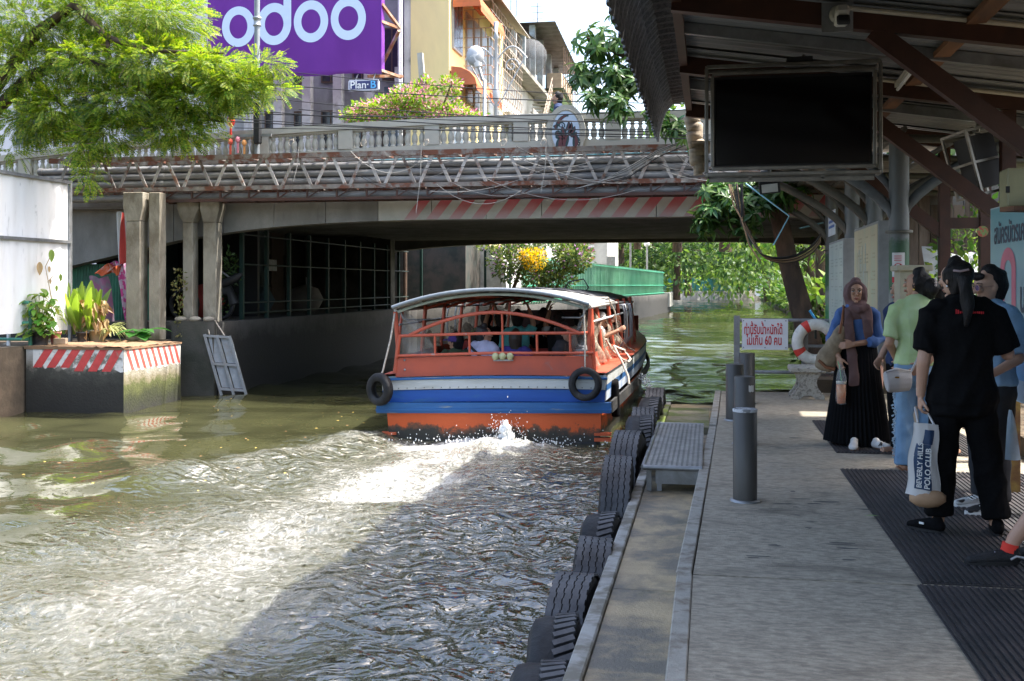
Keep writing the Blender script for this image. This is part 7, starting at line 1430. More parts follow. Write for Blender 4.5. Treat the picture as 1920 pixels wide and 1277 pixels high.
# ---- person with round glasses behind her
H = 1.60; t = person('person with round glasses and light blue shirt beside the woman in black', (1.83, 7.5, .458), R(-62))
b = MB(); torso(b, H); chain(b, [(0, 0, .83 * H), (0, -.01, .9 * H)], [.05, .046]); T, M_ = head(b, (0, -.03, H - .115), .215, R(-4), R(8))
for s_, e_, w_ in (((.17, 0, 1.28), (.22, .02, 1.02), (.18, -.16, .92)), ((-.17, 0, 1.28), (-.24, .0, 1.03), (-.22, .02, .80))): limb(b, [s_, e_], [.045, .036]); limb(b, [e_, w_], [.036, .025])
hand(b, (.18, -.16, .92), (0, -.9, .2), (-1, 0, 0), .5, 1, 1); hand(b, (-.22, .02, .80), (0, 0, -1), (1, 0, 0), .6, 1, 1)
for sx, kx, ky in ((1, .1, -.04), (-1, -.13, .06)): limb(b, [(sx * .08, 0, .5 * H), (kx, ky - .02, .28 * H), (kx, ky, .06)], [.08, .055, .036])
fuse(b, 'body', SK2, t, .0055, 3); facebits(T, M_, t)
b = MB(); torso(b, H, .03, .83, .50, flat=(1, 0)); limb(b, [(.12, 0, 1.30), (.17, 0, 1.28), (.215, .02, 1.06)], [.07, .072, .07], .012); limb(b, [(-.12, 0, 1.30), (-.17, 0, 1.28), (-.235, 0, 1.07)], [.07, .072, .07], .012); fuse(b, 'shirt', mat('light blue shirt', (.24, .38, .54), .85), t, .010, 3, fold=.006)
b = MB(); torso(b, H, .018, .60, .48); [limb(b, [(sx * .08, 0, .5 * H), (kx, ky - .02, .29 * H), (kx, ky, .10)], [.10, .085, .075], .012) for sx, kx, ky in ((1, .1, -.04), (-1, -.13, .06))]; fuse(b, 'trousers', mat('charcoal cloth', (.02, .021, .024), .9), t, .010, 3, fold=.006)
b = MB(); z = H - .115; chain(b, [(0, .035, z - .06), (0, .03, z + .0), (0, .012, z + .065), (0, -.012, z + .1)], [(.07, .062), (.088, .085), (.09, .097), (.055, .06)], n=16); b.ball(T((0, -.065, .075)), (.07, .035, .03), 10); fuse(b, 'hair', HAIR, t, .007, 2, fold=.004)
for x in (-1, 1):
    b = MB(); b.tube([T((x * .033 + .024 * math.cos(a), -.102, .004 + .022 * math.sin(a))) for a in [2 * PI * k / 18 for k in range(18)]], .0024, 6, closed=True); b.tube([T((x * .057, -.10, .008)), T((x * .078, -.01, .005))], .002, 5); g_ = b.build('glasses_frame', mat('pink gold frame', (.5, .28, .22), .3, .8), t, local=True)
    b = MB(); b.prism([T((x * .033 + .022 * math.cos(a), -.1015, .004 + .020 * math.sin(a))) for a in [2 * PI * k / 14 for k in range(14)]], (0, .001, 0)); b.build('lens', mat('tinted lens', (.12, .08, .25), .08, alpha=.45, spec=.8), g_, local=True)
SNK = mat('black and white sneaker', (.5, .5, .48), .6, col2=(.02, .02, .02), amt=.5, soft=.04, scale=11, detail=1, var=0)
for kx, ky in ((.10, -.04), (-.13, .06)): o = shoe(t, (kx, ky + .06, 0), -PI / 2 - .25, .27, SNK, WHITE, sneaker=True); b = MB(); [b.tube([(kx - .03, ky - .04 - .025 * k, .075 - .006 * k), (kx - .005, ky - .05 - .025 * k, .088 - .006 * k), (kx + .025, ky - .04 - .025 * k, .075 - .006 * k)], .004, 5) for k in range(4)]; tag(b.build('lace', WHITE, t, local=True), kind='stuff')
cb_ = thing('carrier_bag', 'thin pale blue white carrier bag at the right side of the woman in black', 'bag', (1.9, 7.0, .9)); a_, e_ = atY(1893, 768, 7.0), atY(1899, 862, 7.0); b = MB(); b.grid([[Vector((a_.x + (.01 + .055 * (j / 6) ** .6) * (i / 4 - .3) * 1.4, 7.0 - .03 * math.sin(PI * i / 4), a_.z + (e_.z - a_.z) * j / 6)) for i in range(5)] for j in range(7)]); b.build('film', mat('pale blue film', (.45, .58, .68), .35, alpha=.8), cb_)

# ---- simpler figures: only partly seen, on the boat and on the bridge
def figure(label, loc, rz, H, top, hair, skin=SK1, sit=False, low=BLK_C, arms=None, turn=0, hairlen=0, cap=None, group=None, parent_rot=None, wide=1.0, vox=.013):
    t = person(label, loc, rz, group); b = MB(); dz = -.40 * H * .62 if sit else 0
    torso(b, H, 0, wide=wide); chain(b, [(0, 0, .83 * H), (0, -.01, .9 * H)], [.05, .046]); T, M_ = head(b, (0, -.02, H - .115), .215, turn)
    AR = arms or (((.2, .02, 1.04), (.17, -.12, .86)), ((-.2, .02, 1.04), (-.17, -.12, .86))); k = H / 1.6
    for sx, (e_, w_) in zip((1, -1), AR):
        s_ = (sx * .165 * k, 0, .80 * H); e2, w2 = Vector(e_) * k, Vector(w_) * k; limb(b, [s_, e2], [.045, .037]); limb(b, [e2, w2], [.037, .027]); dd = (w2 - e2).normalized(); hand(b, w2, dd, (-sx, 0, 0) if abs(dd.x) < .8 else (0, 0, 1), .5, 1, 1)
    def legs(bb, r, g):
        for sx in (-1, 1):
            if sit: limb(bb, [(sx * .09, 0, .5 * H), (sx * .10, -.40, .5 * H), (sx * .1, -.42, .5 * H - .40)], [r, r * .75, r * .5], g)
            else: limb(bb, [(sx * .08, 0, .5 * H), (sx * .085, -.01, .28 * H), (sx * .085, 0, .05)], [r, r * .75, r * .5], g); limb(bb, [(sx * .085, .03, .03), (sx * .085, -.16, .02)], [.03, .03])
    legs(b, .08, 0); fuse(b, 'body', skin, t, vox * .62, 2)
    b = MB(); torso(b, H, .025, .83, .50, wide); [limb(b, [(sx * .12, 0, .815 * H), (sx * .165 * k, 0, .80 * H), Vector((sx * .165 * k, 0, .8 * H)).lerp(Vector(e_) * k, .75)], [.066, .068, .06], .012) for sx, (e_, w_) in zip((1, -1), AR)]; fuse(b, 'top', top, t, vox, 2, fold=.005, fseed=H * 50)
    b = MB(); torso(b, H, .015, .58, .48); legs(b, .09, .012); fuse(b, 'trousers', low, t, vox, 2)
    b = MB(); z = H - .115; bk = Matrix.Rotation(turn, 3, 'Z') @ Vector((0, 1, 0)); C = Vector((0, -.02, z))
    chain(b, [C + bk * .036 + Vector((0, 0, -.06 - hairlen)), C + bk * .036, C + bk * .016 + Vector((0, 0, .065)), C + Vector((0, 0, .1))], [(.068, .066), (.089, .086), (.09, .094), (.05, .05)], M_ @ Vector((1, 0, 0)), 14); fuse(b, 'hair', hair, t, .009, 2, fold=.003)
    if cap:
        b = MB(); b.lathe([(.102, .015), (.10, .05), (.08, .095), (.03, .118), (0, .12)], C + Vector((0, .005, 0)), 16); f_ = -bk; b.prism([C + f_ * .08 + M_ @ Vector((-.07, 0, 0)) + Vector((0, 0, .03)), C + f_ * .17 + M_ @ Vector((-.04, 0, 0)) + Vector((0, 0, .02)), C + f_ * .17 + M_ @ Vector((.04, 0, 0)) + Vector((0, 0, .02)), C + f_ * .08 + M_ @ Vector((.07, 0, 0)) + Vector((0, 0, .03))], (0, 0, .012)); b.build('cap', cap, t, local=True)
    if vox < .012: facebits(T, M_, t)
    return t
PG = 'people waiting on the pier'
figure('dark haired woman in navy seen in profile beyond the woman in pale green', (1.705, 10.0, .452), R(-62), 1.57, mat('navy cotton', (.02, .035, .09), .9), HAIR, SK2, group=PG, vox=.011)
figure('short person with black hair half hidden between the green and black shirts', (2.02, 9.95, .452), R(150), 1.48, BLK_C, HAIR, group=PG, vox=.013, hairlen=.08)
figure('woman with tied dark hair in navy walking left across the bridge', (-2.86, 20.4, 4.05), R(-82), 1.62, mat('navy cotton', ()), HAIR, SK1, group='people on the bridge', vox=.012)
# seated passer at the frame edge: only shin, red sock and trainer reach into view
H = 1.65; t = person('seated person whose bare shin and black trainer with red sock show at the right edge', (2.32, 6.12, .458), 0); t.location = (2.20, 6.10, .458)
b = MB(); torso(b, H, cx=0, bot=.48); b.v = [(x, y, z - .33) for x, y, z in b.v]; chain(b, [(0, 0, 1.04), (0, 0, 1.16)], [.05, .046]); head(b, (0, 0, 1.24), .215, R(-70))
limb(b, [(-.05, -.08, .50), (-.36, -.10, .53), (-.60, -.02, .14), (-.625, -.02, .08)], [.085, .062, .038, .034]); limb(b, [(-.05, .1, .50), (-.30, .14, .53), (-.34, .15, .1)], [.085, .062, .036])
limb(b, [(0, -.17, .98), (-.12, -.24, .72)], [.045, .036]); limb(b, [(-.12, -.24, .72), (-.30, -.14, .58)], [.036, .026]); hand(b, (-.30, -.14, .58), (-1, .3, -.2), (0, 0, -1), .3); limb(b, [(0, .17, .98), (-.1, .22, .72)], [.045, .036]); limb(b, [(-.1, .22, .72), (-.28, .16, .58)], [.036, .026]); hand(b, (-.28, .16, .58), (-1, 0, -.2), (0, 0, -1), .3)
fuse(b, 'body', SK2, t, .0065, 3); b = MB(); torso(b, H, .025, .83, .48); b.v = [(x, y, z - .33) for x, y, z in b.v]; limb(b, [(-.02, -.08, .50), (-.28, -.1, .53)], [.1, .085]); limb(b, [(-.02, .1, .50), (-.24, .13, .53)], [.1, .085]); fuse(b, 'clothes', mat('charcoal cloth', ()), t, .012, 3, fold=.005)
b = MB(); b.tube([(-.618, -.02, .115), (-.628, -.02, .07)], [.042, .043], 12); b.build('red_sock', mat('neon red sock', (.75, .05, .03), .8), t, local=True)
o = shoe(t, (-.575, -.02, 0), R(188), .29, mat('black knit trainer', (.014, .014, .015), .7, var=.3, bump=.4, bscale=90), BLACK, up=.09, sneaker=True); shoe(t, (-.3, .15, 0), R(180), .28, mat('black knit trainer', ()), BLACK)
b = MB(); [b.tube([(-.695 - .028 * k, -.066 - .004 * k, .045 - .004 * k), (-.705 - .028 * k, -.052, .075 - .008 * k), (-.722 - .028 * k, -.066 - .004 * k, .043 - .004 * k)], .0034, 5) for k in range(4)]; tag(b.build('lace', mat('pale lace', (.5, .48, .6), .6), t, local=True), kind='stuff')
b = MB(); b.tube([(-.56, -.064, .05), (-.60, -.066, .058), (-.63, -.068, .04)], .006, 6); b.build('heel_trim', mat('grey trim', (.4, .4, .4), .4), t, local=True)
b = MB(); b.box((2.18, 5.4, .458), (2.62, 6.9, .92)); tag(b.build('seat_block', WOOD), 'plain timber seat block at the right edge under the seated person', 'seat')
# ---- passengers aboard
BG = 'passengers on the boat'
def aboard(label, x, y, z, rz, H, top, **k):
    w = bw((x, y, z)); return figure(label, w, rz, H, top, k.pop('hair', HAIR), group=BG, **k)
up_ = (((.2, -.02, 1.42), (.14, .0, 1.62)), ((-.2, .02, 1.04), (-.17, -.12, .86))); upR = (((.2, .02, 1.04), (.17, -.12, .86)), ((-.22, -.02, 1.42), (-.16, .0, 1.62)))
WSH = mat('white lilac shirt', (.50, .50, .66), .85)
aboard('seated man in white shirt with black bag strap at the boat stern', -.22, .45, -.06, PI - .35, 1.5, WSH, sit=True, turn=R(-60), hair=mat('grey black hair', (.03, .03, .03), .5))
o = bw((-.22, .45, -.06)); b = MB(); b.tube([o + Vector((-.16, -.10, 1.24)), o + Vector((-.02, -.155, 1.12)), o + Vector((.12, -.14, .98)), o + Vector((.16, -.1, .9))], .017, 6); tag(b.build('bag_strap', BLACK), 'black bag strap across the white shirt of the seated man', 'strap')
aboard('seated person in purple cap and dark green top at the left of the stern', -.58, .42, -.14, PI + .3, 1.48, mat('dark green top', (.04, .06, .03), .9), sit=True, turn=R(50), cap=mat('purple cap', (.06, .03, .17), .8))
aboard('seated woman with long curled hair and purple top at the middle of the stern', .19, .5, -.10, PI + .05, 1.47, mat('violet top', (.05, .04, .2), .9), sit=True, hairlen=.16, hair=mat('brown black hair', (.03, .02, .014), .5))
aboard('seated woman in dark top in profile facing right behind the stern rail', .80, .5, -.06, R(80), 1.5, mat('dark grey top', (.03, .03, .036), .9), sit=True, skin=SK2, hairlen=.02)
aboard('seated person in white striped shirt at the right end of the stern', 1.04, .75, -.08, R(95), 1.47, mat('white striped shirt', (.5, .5, .5), .9, col2=(.05, .05, .06), amt=.5, soft=.04, scale=5, stretch=(1, 1, 8), detail=0), sit=True, skin=SK2)
aboard('seated person with dark hair beside the purple cap', -.42, .95, -.14, PI, 1.46, mat('charcoal top', (.02, .02, .025), .9), sit=True, hairlen=.05)
aboard('standing passenger in teal shirt holding the roof bar', .05, 1.5, -.02, PI, 1.62, mat('teal shirt', (.08, .32, .32), .9), arms=upR)
aboard('standing passenger in grey shirt with black backpack at the centre aisle', .60, 1.75, 0, PI, 1.56, mat('pale grey shirt', (.36, .36, .35), .9, col2=(.012, .012, .013), amt=.52, soft=.03, scale=3, detail=0), arms=up_)
aboard('standing dark haired passenger in cream shirt at the right aisle', .88, 1.8, 0, PI - .2, 1.58, mat('cream shirt', (.42, .37, .31), .9), arms=upR)
aboard('standing passenger in black at the left aisle reaching up', -.28, 1.9, 0, PI + .2, 1.58, BLK_C, arms=up_, turn=R(40))
aboard('standing passenger in black shirt further inside the boat', .30, 2.3, 0, PI, 1.60, BLK_C)
aboard('standing passenger in olive shirt deep inside the boat', -.6, 2.6, 0, PI, 1.57, mat('olive shirt', (.12, .12, .06), .9), arms=upR)
aboard('passenger in white shirt reaching out at the starboard side of the boat', 1.08, 2.5, 0, PI / 2 + .3, 1.55, mat('plain white shirt', (.6, .58, .55), .9), arms=(((.2, .0, 1.3), (.15, -.25, 1.45)), ((-.2, 0, 1.2), (-.2, -.26, 1.32))), cap=mat('grey cap', (.5, .5, .48), .8))
# ================================================================ TREES AND FLOWERS
def rotset(D, roll, rng):
    """frames whose first axis is D (n,3), spun by roll"""
    D = D / np.linalg.norm(D, axis=1, keepdims=True); up = np.tile([0, 0, 1.], (len(D), 1)); S = np.cross(D, up); l = np.linalg.norm(S, axis=1, keepdims=True); S = np.where(l < .05, [[1., 0, 0]], S / np.maximum(l, 1e-6)); U = np.cross(S, D)
    c, s = np.cos(roll)[:, None], np.sin(roll)[:, None]; return D, S * c + U * s, -S * s + U * c
def scatter(P, D, size, tV, tF, rng, rollsd=.6):
    """many copies of a leaf template (x along the leaf, y across, z up) as vertex and face arrays"""
    a, s, u = rotset(D, rng.normal(0, rollsd, len(P)), rng); k = len(tV); sz = np.asarray(size)[:, None, None]
    V = P[:, None] + sz * (tV[None, :, :1] * a[:, None] + tV[None, :, 1:2] * s[:, None] + tV[None, :, 2:] * u[:, None])
    F = tF[None] + (np.arange(len(P)) * k)[:, None, None]; return V.reshape(-1, 3), F.reshape(-1, tF.shape[1])
DIA = (np.array([(0, 0, 0), (.5, .26, .05), (1, 0, -.06), (.5, -.26, .05)]), np.array([(0, 1, 2, 3)]))
def mango_leaf():
    V, F = [], []
    for i, (x, w, z) in enumerate(((0, .03, 0), (.3, .13, .06), (.65, .12, .02), (1, .01, -.16))): V += [(x, w, z), (x, 0, z - .03), (x, -w, z)]
    for i in range(3):
        for j in range(2): a = i * 3 + j; F.append((a, a + 1, a + 4, a + 3))
    return np.array(V, float), np.array(F)
def frond(n=9, fold=.25):
    V, F = [], []
    for i in range(n):
        x = .12 + .86 * i / n; L = .17 * math.sin(PI * (.15 + .75 * i / n)) + .04; z = -.22 * x * x
        for s in (-1, 1): o = len(V); V += [(x, 0, z), (x - .005, s * L * .55, z + .01), (x + .05, s * L, z - .03), (x + .075, s * L * .5, z - .01)]; F.append((o, o + 1, o + 2, o + 3) if s > 0 else (o, o + 3, o + 2, o + 1))
    return np.array(V), np.array(F)
def whorl(n, rng):
    lv, lf = mango_leaf(); V, F = [], []
    for k in range(n):
        az = 2 * PI * k / n + rng.uniform(-.3, .3); el = rng.uniform(-1.0, .35); d = np.array([[math.cos(az) * math.cos(el), math.sin(az) * math.cos(el), math.sin(el)]]); v, f = scatter(np.zeros((1, 3)), d, [rng.uniform(.75, 1.15)], lv, lf, rng, .3); F.append(f + len(np.concatenate(V)) if V else f); V.append(v)
    return np.concatenate(V), np.concatenate(F)
def ellipsoids(cl, rng, shell=.45):
    """points in clumps: (centre, radii, count)"""
    P, O = [], []
    for c, r, n in cl:
        d = rng.normal(size=(n, 3)); d /= np.linalg.norm(d, axis=1, keepdims=True); q = rng.random((n, 1)) ** shell; P.append(np.array(c) + d * q * np.array(r)); O.append(d)
    return np.concatenate(P), np.concatenate(O)
def pxclump(px, py, Y, rx, ry, ryd, n): c = atY(px, py, Y); k = Y / FPX * 1.02; return ((c.x, c.y, c.z), (rx * k, ryd, ry * k), n)
def limbs(name, paths, parent, m=BARK, n=8):
    for pts, r0, r1 in paths: b = MB(); k = len(pts); b.tube(pts, [r0 + (r1 - r0) * i / (k - 1) for i in range(k)], n); b.build(name, m, parent)
rng = np.random.default_rng(42)
# ---- feathery tree over the bridge end (left)
ft = thing('feathery_tree', 'feathery bright green tree overhanging the left end of the bridge', 'tree', (-12.6, 15.6, 1.0))
limbs('trunk', [([(-12.6, 15.6, .9), (-12.5, 15.6, 2.6), (-12.2, 15.5, 4.2)], .24, .17)], ft)
def A_(px, py, Y): return tuple(atY(px, py, Y))
limbs('limb', [([(-12.2, 15.5, 4.1), A_(60, 140, 15.6), A_(150, 110, 15.6), A_(260, 150, 15.6), A_(380, 175, 15.5), A_(470, 160, 15.3)], .12, .015), ([(-12.2, 15.5, 4.2), A_(70, 60, 15.5), A_(140, 10, 15.3), A_(200, 70, 15.2), A_(280, 95, 15.1), A_(420, 100, 15)], .11, .012), ([A_(60, 140, 15.6), A_(130, 210, 15.3), A_(160, 290, 15)], .05, .008), ([A_(200, 70, 15.2), A_(210, 130, 15.2), A_(300, 200, 15.2)], .04, .008), ([(-12.2, 15.5, 4.2), A_(-20, -60, 15.6), A_(160, -90, 15.8), A_(330, -50, 15.8)], .1, .02), ([A_(260, 150, 15.6), A_(340, 210, 15.4), A_(420, 230, 15.3)], .035, .008)], ft)
CL = [(60, 40, 15.6, 120, 70, .9, 520), (200, 30, 15.8, 110, 60, .9, 520), (310, 35, 15.6, 85, 50, .8, 430), (60, 130, 15.5, 90, 60, .8, 360), (180, 120, 15.4, 90, 50, .7, 400), (300, 120, 15.3, 100, 45, .7, 520), (400, 130, 15.2, 75, 30, .6, 330), (120, 210, 15.3, 90, 50, .6, 380), (250, 195, 15.4, 100, 45, .7, 420), (360, 190, 15.4, 80, 45, .6, 360), (440, 165, 15.1, 70, 35, .5, 260), (60, 225, 15.3, 75, 50, .5, 230), (200, 250, 15.2, 70, 35, .4, 170), (330, 245, 15.3, 80, 30, .4, 200), (155, 280, 15.0, 28, 30, .25, 60), (165, 325, 14.9, 16, 28, .2, 34), (500, 120, 15.0, 45, 16, .25, 60), (515, 165, 15.0, 35, 16, .25, 40), (30, 285, 15.2, 35, 15, .3, 26), (140, -60, 15.8, 220, 70, 1.2, 420), (-120, 60, 15.8, 110, 120, 1.2, 300)]
P, O = ellipsoids([pxclump(*c[:6], int(c[6] * 1.65)) for c in CL], rng)
D = O * [1, .8, .7] + [.30, -.1, -.22] + rng.normal(0, .28, P.shape); tv, tf = frond(); V, F = scatter(P, D, rng.uniform(.17, .30, len(P)), tv, tf, rng, .5)
TAM = leafmat('feathery leaflet', (.035, .13, .015), (.13, .30, .03), (.32, .36, .05), .5)
o = link('crown', npmesh('crown', V, F, TAM), ft); o.location = -Vector(ft.location)
b = MB(); [b.tube([P[i], P[i] + D[i] / np.linalg.norm(D[i]) * .3], .004, 4) for i in range(0, len(P), 16)]; b.build('twig', mat('twig', (.13, .09, .05), .9), ft)
# ---- mango tree on the right bank
mt = thing('mango_tree', 'mango tree with leaning bare trunk at the right end of the bridge', 'tree', (1.62, 16.9, .62))
limbs('trunk', [([(1.66, 16.9, .5), (1.50, 16.9, 1.15), (1.36, 16.9, 1.7), (1.20, 16.9, 2.3), (1.06, 16.9, 3.0), (.98, 16.9, 3.9), (.75, 16.8, 4.8)], .19, .11)], mt, BARK, 14)
limbs('limb', [([(1.0, 16.9, 3.6), (.5, 16.7, 3.7), (.0, 16.5, 3.3)], .06, .02), ([(1.0, 16.9, 3.9), (1.4, 16.4, 3.6), (1.6, 16.2, 3.3)], .05, .02), ([(.75, 16.8, 4.8), (0, 16.7, 5.8), A_(1200, 120, 16.7), A_(1140, 90, 16.6), A_(1100, 70, 16.5)], .10, .015), ([(0, 16.7, 5.8), A_(1200, 40, 16.7), A_(1180, -40, 16.8)], .06, .02), ([A_(1200, 120, 16.7), A_(1150, 175, 16.5)], .03, .01), ([(.75, 16.8, 4.8), (1.0, 17, 6.5), (1.6, 17.2, 8)], .09, .03)], mt)
CL = [(1345, 385, 16.3, 45, 38, .5, 36), (1395, 400, 16.2, 42, 40, .5, 36), (1320, 420, 16.2, 28, 30, .4, 16), (1430, 370, 16.4, 45, 30, .5, 30), (1380, 350, 16.6, 60, 25, .5, 28), (1115, 85, 16.6, 45, 34, .5, 26), (1175, 80, 16.7, 45, 40, .6, 34), (1108, 140, 16.5, 45, 26, .4, 20), (1165, 148, 16.5, 55, 38, .5, 36), (1120, 185, 16.3, 30, 22, .3, 14), (1160, 195, 16.2, 30, 24, .3, 14), (1215, 130, 16.8, 50, 70, .6, 44), (1175, 25, 16.8, 30, 25, .4, 12), (1235, 215, 16.6, 25, 30, .4, 16), (1250, 30, 17, 60, 60, .8, 36), (1340, 40, 17.2, 120, 90, 1.2, 70), (1275, 240, 16.8, 25, 25, .3, 10), (1480, 365, 16.3, 40, 25, .4, 16)]
P, O = ellipsoids([pxclump(*c) for c in CL], rng, .6)
Vs, Fs, off = [], [], 0
ws_ = [whorl(9, rng) for _ in range(6)]
for i in range(6):
    sel = np.arange(i, len(P), 6); v, f = scatter(P[sel], O[sel] * [.6, .6, .3] + [0, 0, .5] + rng.normal(0, .2, (len(sel), 3)), rng.uniform(.17, .25, len(sel)), ws_[i][0][:, [2, 1, 0]] * [1, 1, -1], ws_[i][1], rng, 3)
    Vs.append(v); Fs.append(f + off); off += len(v)
MGL = leafmat('mango leaf', (.012, .062, .018), (.036, .12, .026), (.10, .17, .04), .28, .35)
o = link('crown', npmesh('crown', np.concatenate(Vs), np.concatenate(Fs), MGL), mt); o.location = -Vector(mt.location)
# ---- bougainvillea over the far parapet, and the hanging flowers beyond the bridge
def bush(name, label, cl, leafm, flowerm, size, frac, stem=None, shell=.5, cat='shrub'):
    c0 = cl[0][0]; t = thing(name, label, cat, (c0[0], c0[1], 1.3)); P, O = ellipsoids(cl, rng, shell); D = O + rng.normal(0, .5, P.shape) + [0, 0, .2]; sel = (rng.random(len(P)) < frac) & (np.linalg.norm(O, axis=1) > 0)
    for nm, m, s, k in (('foliage', leafm, ~sel, 1), ('blossom', flowerm, sel, .75)):
        if s.sum() and m: v, f = scatter(P[s], D[s], size * k * rng.uniform(.6, 1.2, s.sum()), *DIA, rng, 1.5); o = link(nm, npmesh(nm, v, f, m), t); o.location = -Vector(t.location)
    for pts, r in stem or []: b = MB(); b.tube(pts, r, 6); b.build('stem', BARK, t)
    return t
BGL = leafmat('bougainvillea leaf', (.12, .24, .03), (.25, .36, .05)); BGP = leafmat('pink bract', (.60, .33, .30), (.66, .46, .38), (.55, .2, .32), .5)
Yb = 31
bush('bougainvillea', 'pink flowering bougainvillea mounded over the bridge parapet', [pxclump(*c) for c in ((740, 205, Yb, 70, 25, .8, 1500), (690, 210, Yb, 40, 22, .7, 600), (775, 185, Yb, 50, 28, .8, 1300), (830, 212, Yb, 55, 18, .7, 900), (800, 160, Yb, 14, 22, .3, 160), (845, 160, Yb, 22, 18, .4, 330), (850, 185, Yb, 14, 20, .3, 120), (870, 218, Yb, 45, 10, .5, 400), (660, 215, Yb, 25, 15, .4, 160))], BGL, BGP, .15, .44, [([atY(790, 225, Yb), atY(800, 150, Yb)], .03), ([atY(820, 225, Yb), atY(850, 150, Yb)], .03), ([(-9, Yb, 1.3), atY(760, 215, Yb)], .06)])
DKL = leafmat('dark small leaf', (.02, .07, .02), (.06, .14, .03), (.2, .24, .06), .35)
bush('hanging_creeper', 'dark creeper with purple blossoms hanging past the bridge beside the green fence', [pxclump(*c) for c in ((1075, 480, 32.5, 38, 30, .6, 1300), (1045, 520, 32.5, 40, 24, .5, 700), (960, 490, 32.5, 45, 40, .6, 1200), (1010, 515, 32.5, 40, 30, .6, 900), (985, 455, 33, 120, 20, .8, 1200))], DKL, leafmat('purple bract', (.35, .14, .38), (.5, .3, .5), None, .5), .14, .10, [([(-6.2, 32.5, 1.2), atY(985, 480, 32.5)], .06), ([(-5, 33, 1.2), atY(1070, 480, 32.5)], .05)])
bush('yellow_flowers', 'bright yellow blossom cluster in the dark creeper past the bridge', [pxclump(1002, 486, 32.0, 26, 22, .35, 620), pxclump(985, 478, 32.0, 15, 14, .3, 160)], DKL, leafmat('yellow petal', (.60, .38, .01), (.75, .5, .02), None, .45), .12, .8, cat='flowers')
# ---- background trees
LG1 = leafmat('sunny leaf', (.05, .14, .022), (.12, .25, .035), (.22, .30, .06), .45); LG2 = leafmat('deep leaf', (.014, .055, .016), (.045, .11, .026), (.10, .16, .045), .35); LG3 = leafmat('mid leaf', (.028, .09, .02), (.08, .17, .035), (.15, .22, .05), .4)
def tree(label, x, y, z0, h, r, m, n=1500, ls=.32, lean=0, sq=.75, low=.35, group='background trees'):
    t = thing('broadleaf_tree', label, 'tree', (x, y, z0), group); top = Vector((x + lean, y, z0 + h * .62)); b = MB(); b.tube([(x, y, z0 - .2), (x + lean * .3, y, z0 + h * .3), top], [h * .03 + .05, h * .022 + .04, h * .012 + .02], 8); b.build('trunk', BARK, t)
    rr = np.random.default_rng(int(abs(x * 37 + y * 11)) + 1); cl = []; k = 11
    for i in range(k):
        a = 2 * PI * i * .618 + rr.uniform(-.3, .3); q = (i + .5) / k; d = r * .68 * math.sqrt(q if i % 2 else 1 - .6 * q); zz = z0 + h * (low + (1 - low) * (.15 + .7 * rr.random())); c = (x + lean + d * math.cos(a), y + d * math.sin(a), zz); s = r * rr.uniform(.32, .5); cl.append((c, (s, s, s * sq), n // k))
        if i < 6: b = MB(); b.tube([Vector((x + lean * .5, y, z0 + h * .42)), Vector((x + lean, y, z0 + h * .5)).lerp(Vector(c), .55), c], [h * .012 + .02, .03, .012], 5); b.build('limb', BARK, t)
    P, O = ellipsoids(cl, rr, .4); D = O + rr.normal(0, .45, P.shape) + [0, 0, -.25]; v, f = scatter(P, D, ls * rr.uniform(.6, 1.25, len(P)), *DIA, rr, 1.0); o = link('crown', npmesh('crown', v, f, m), t); o.location = -Vector(t.location); return t
def gx(px, y): return atY(px, 400, y).x
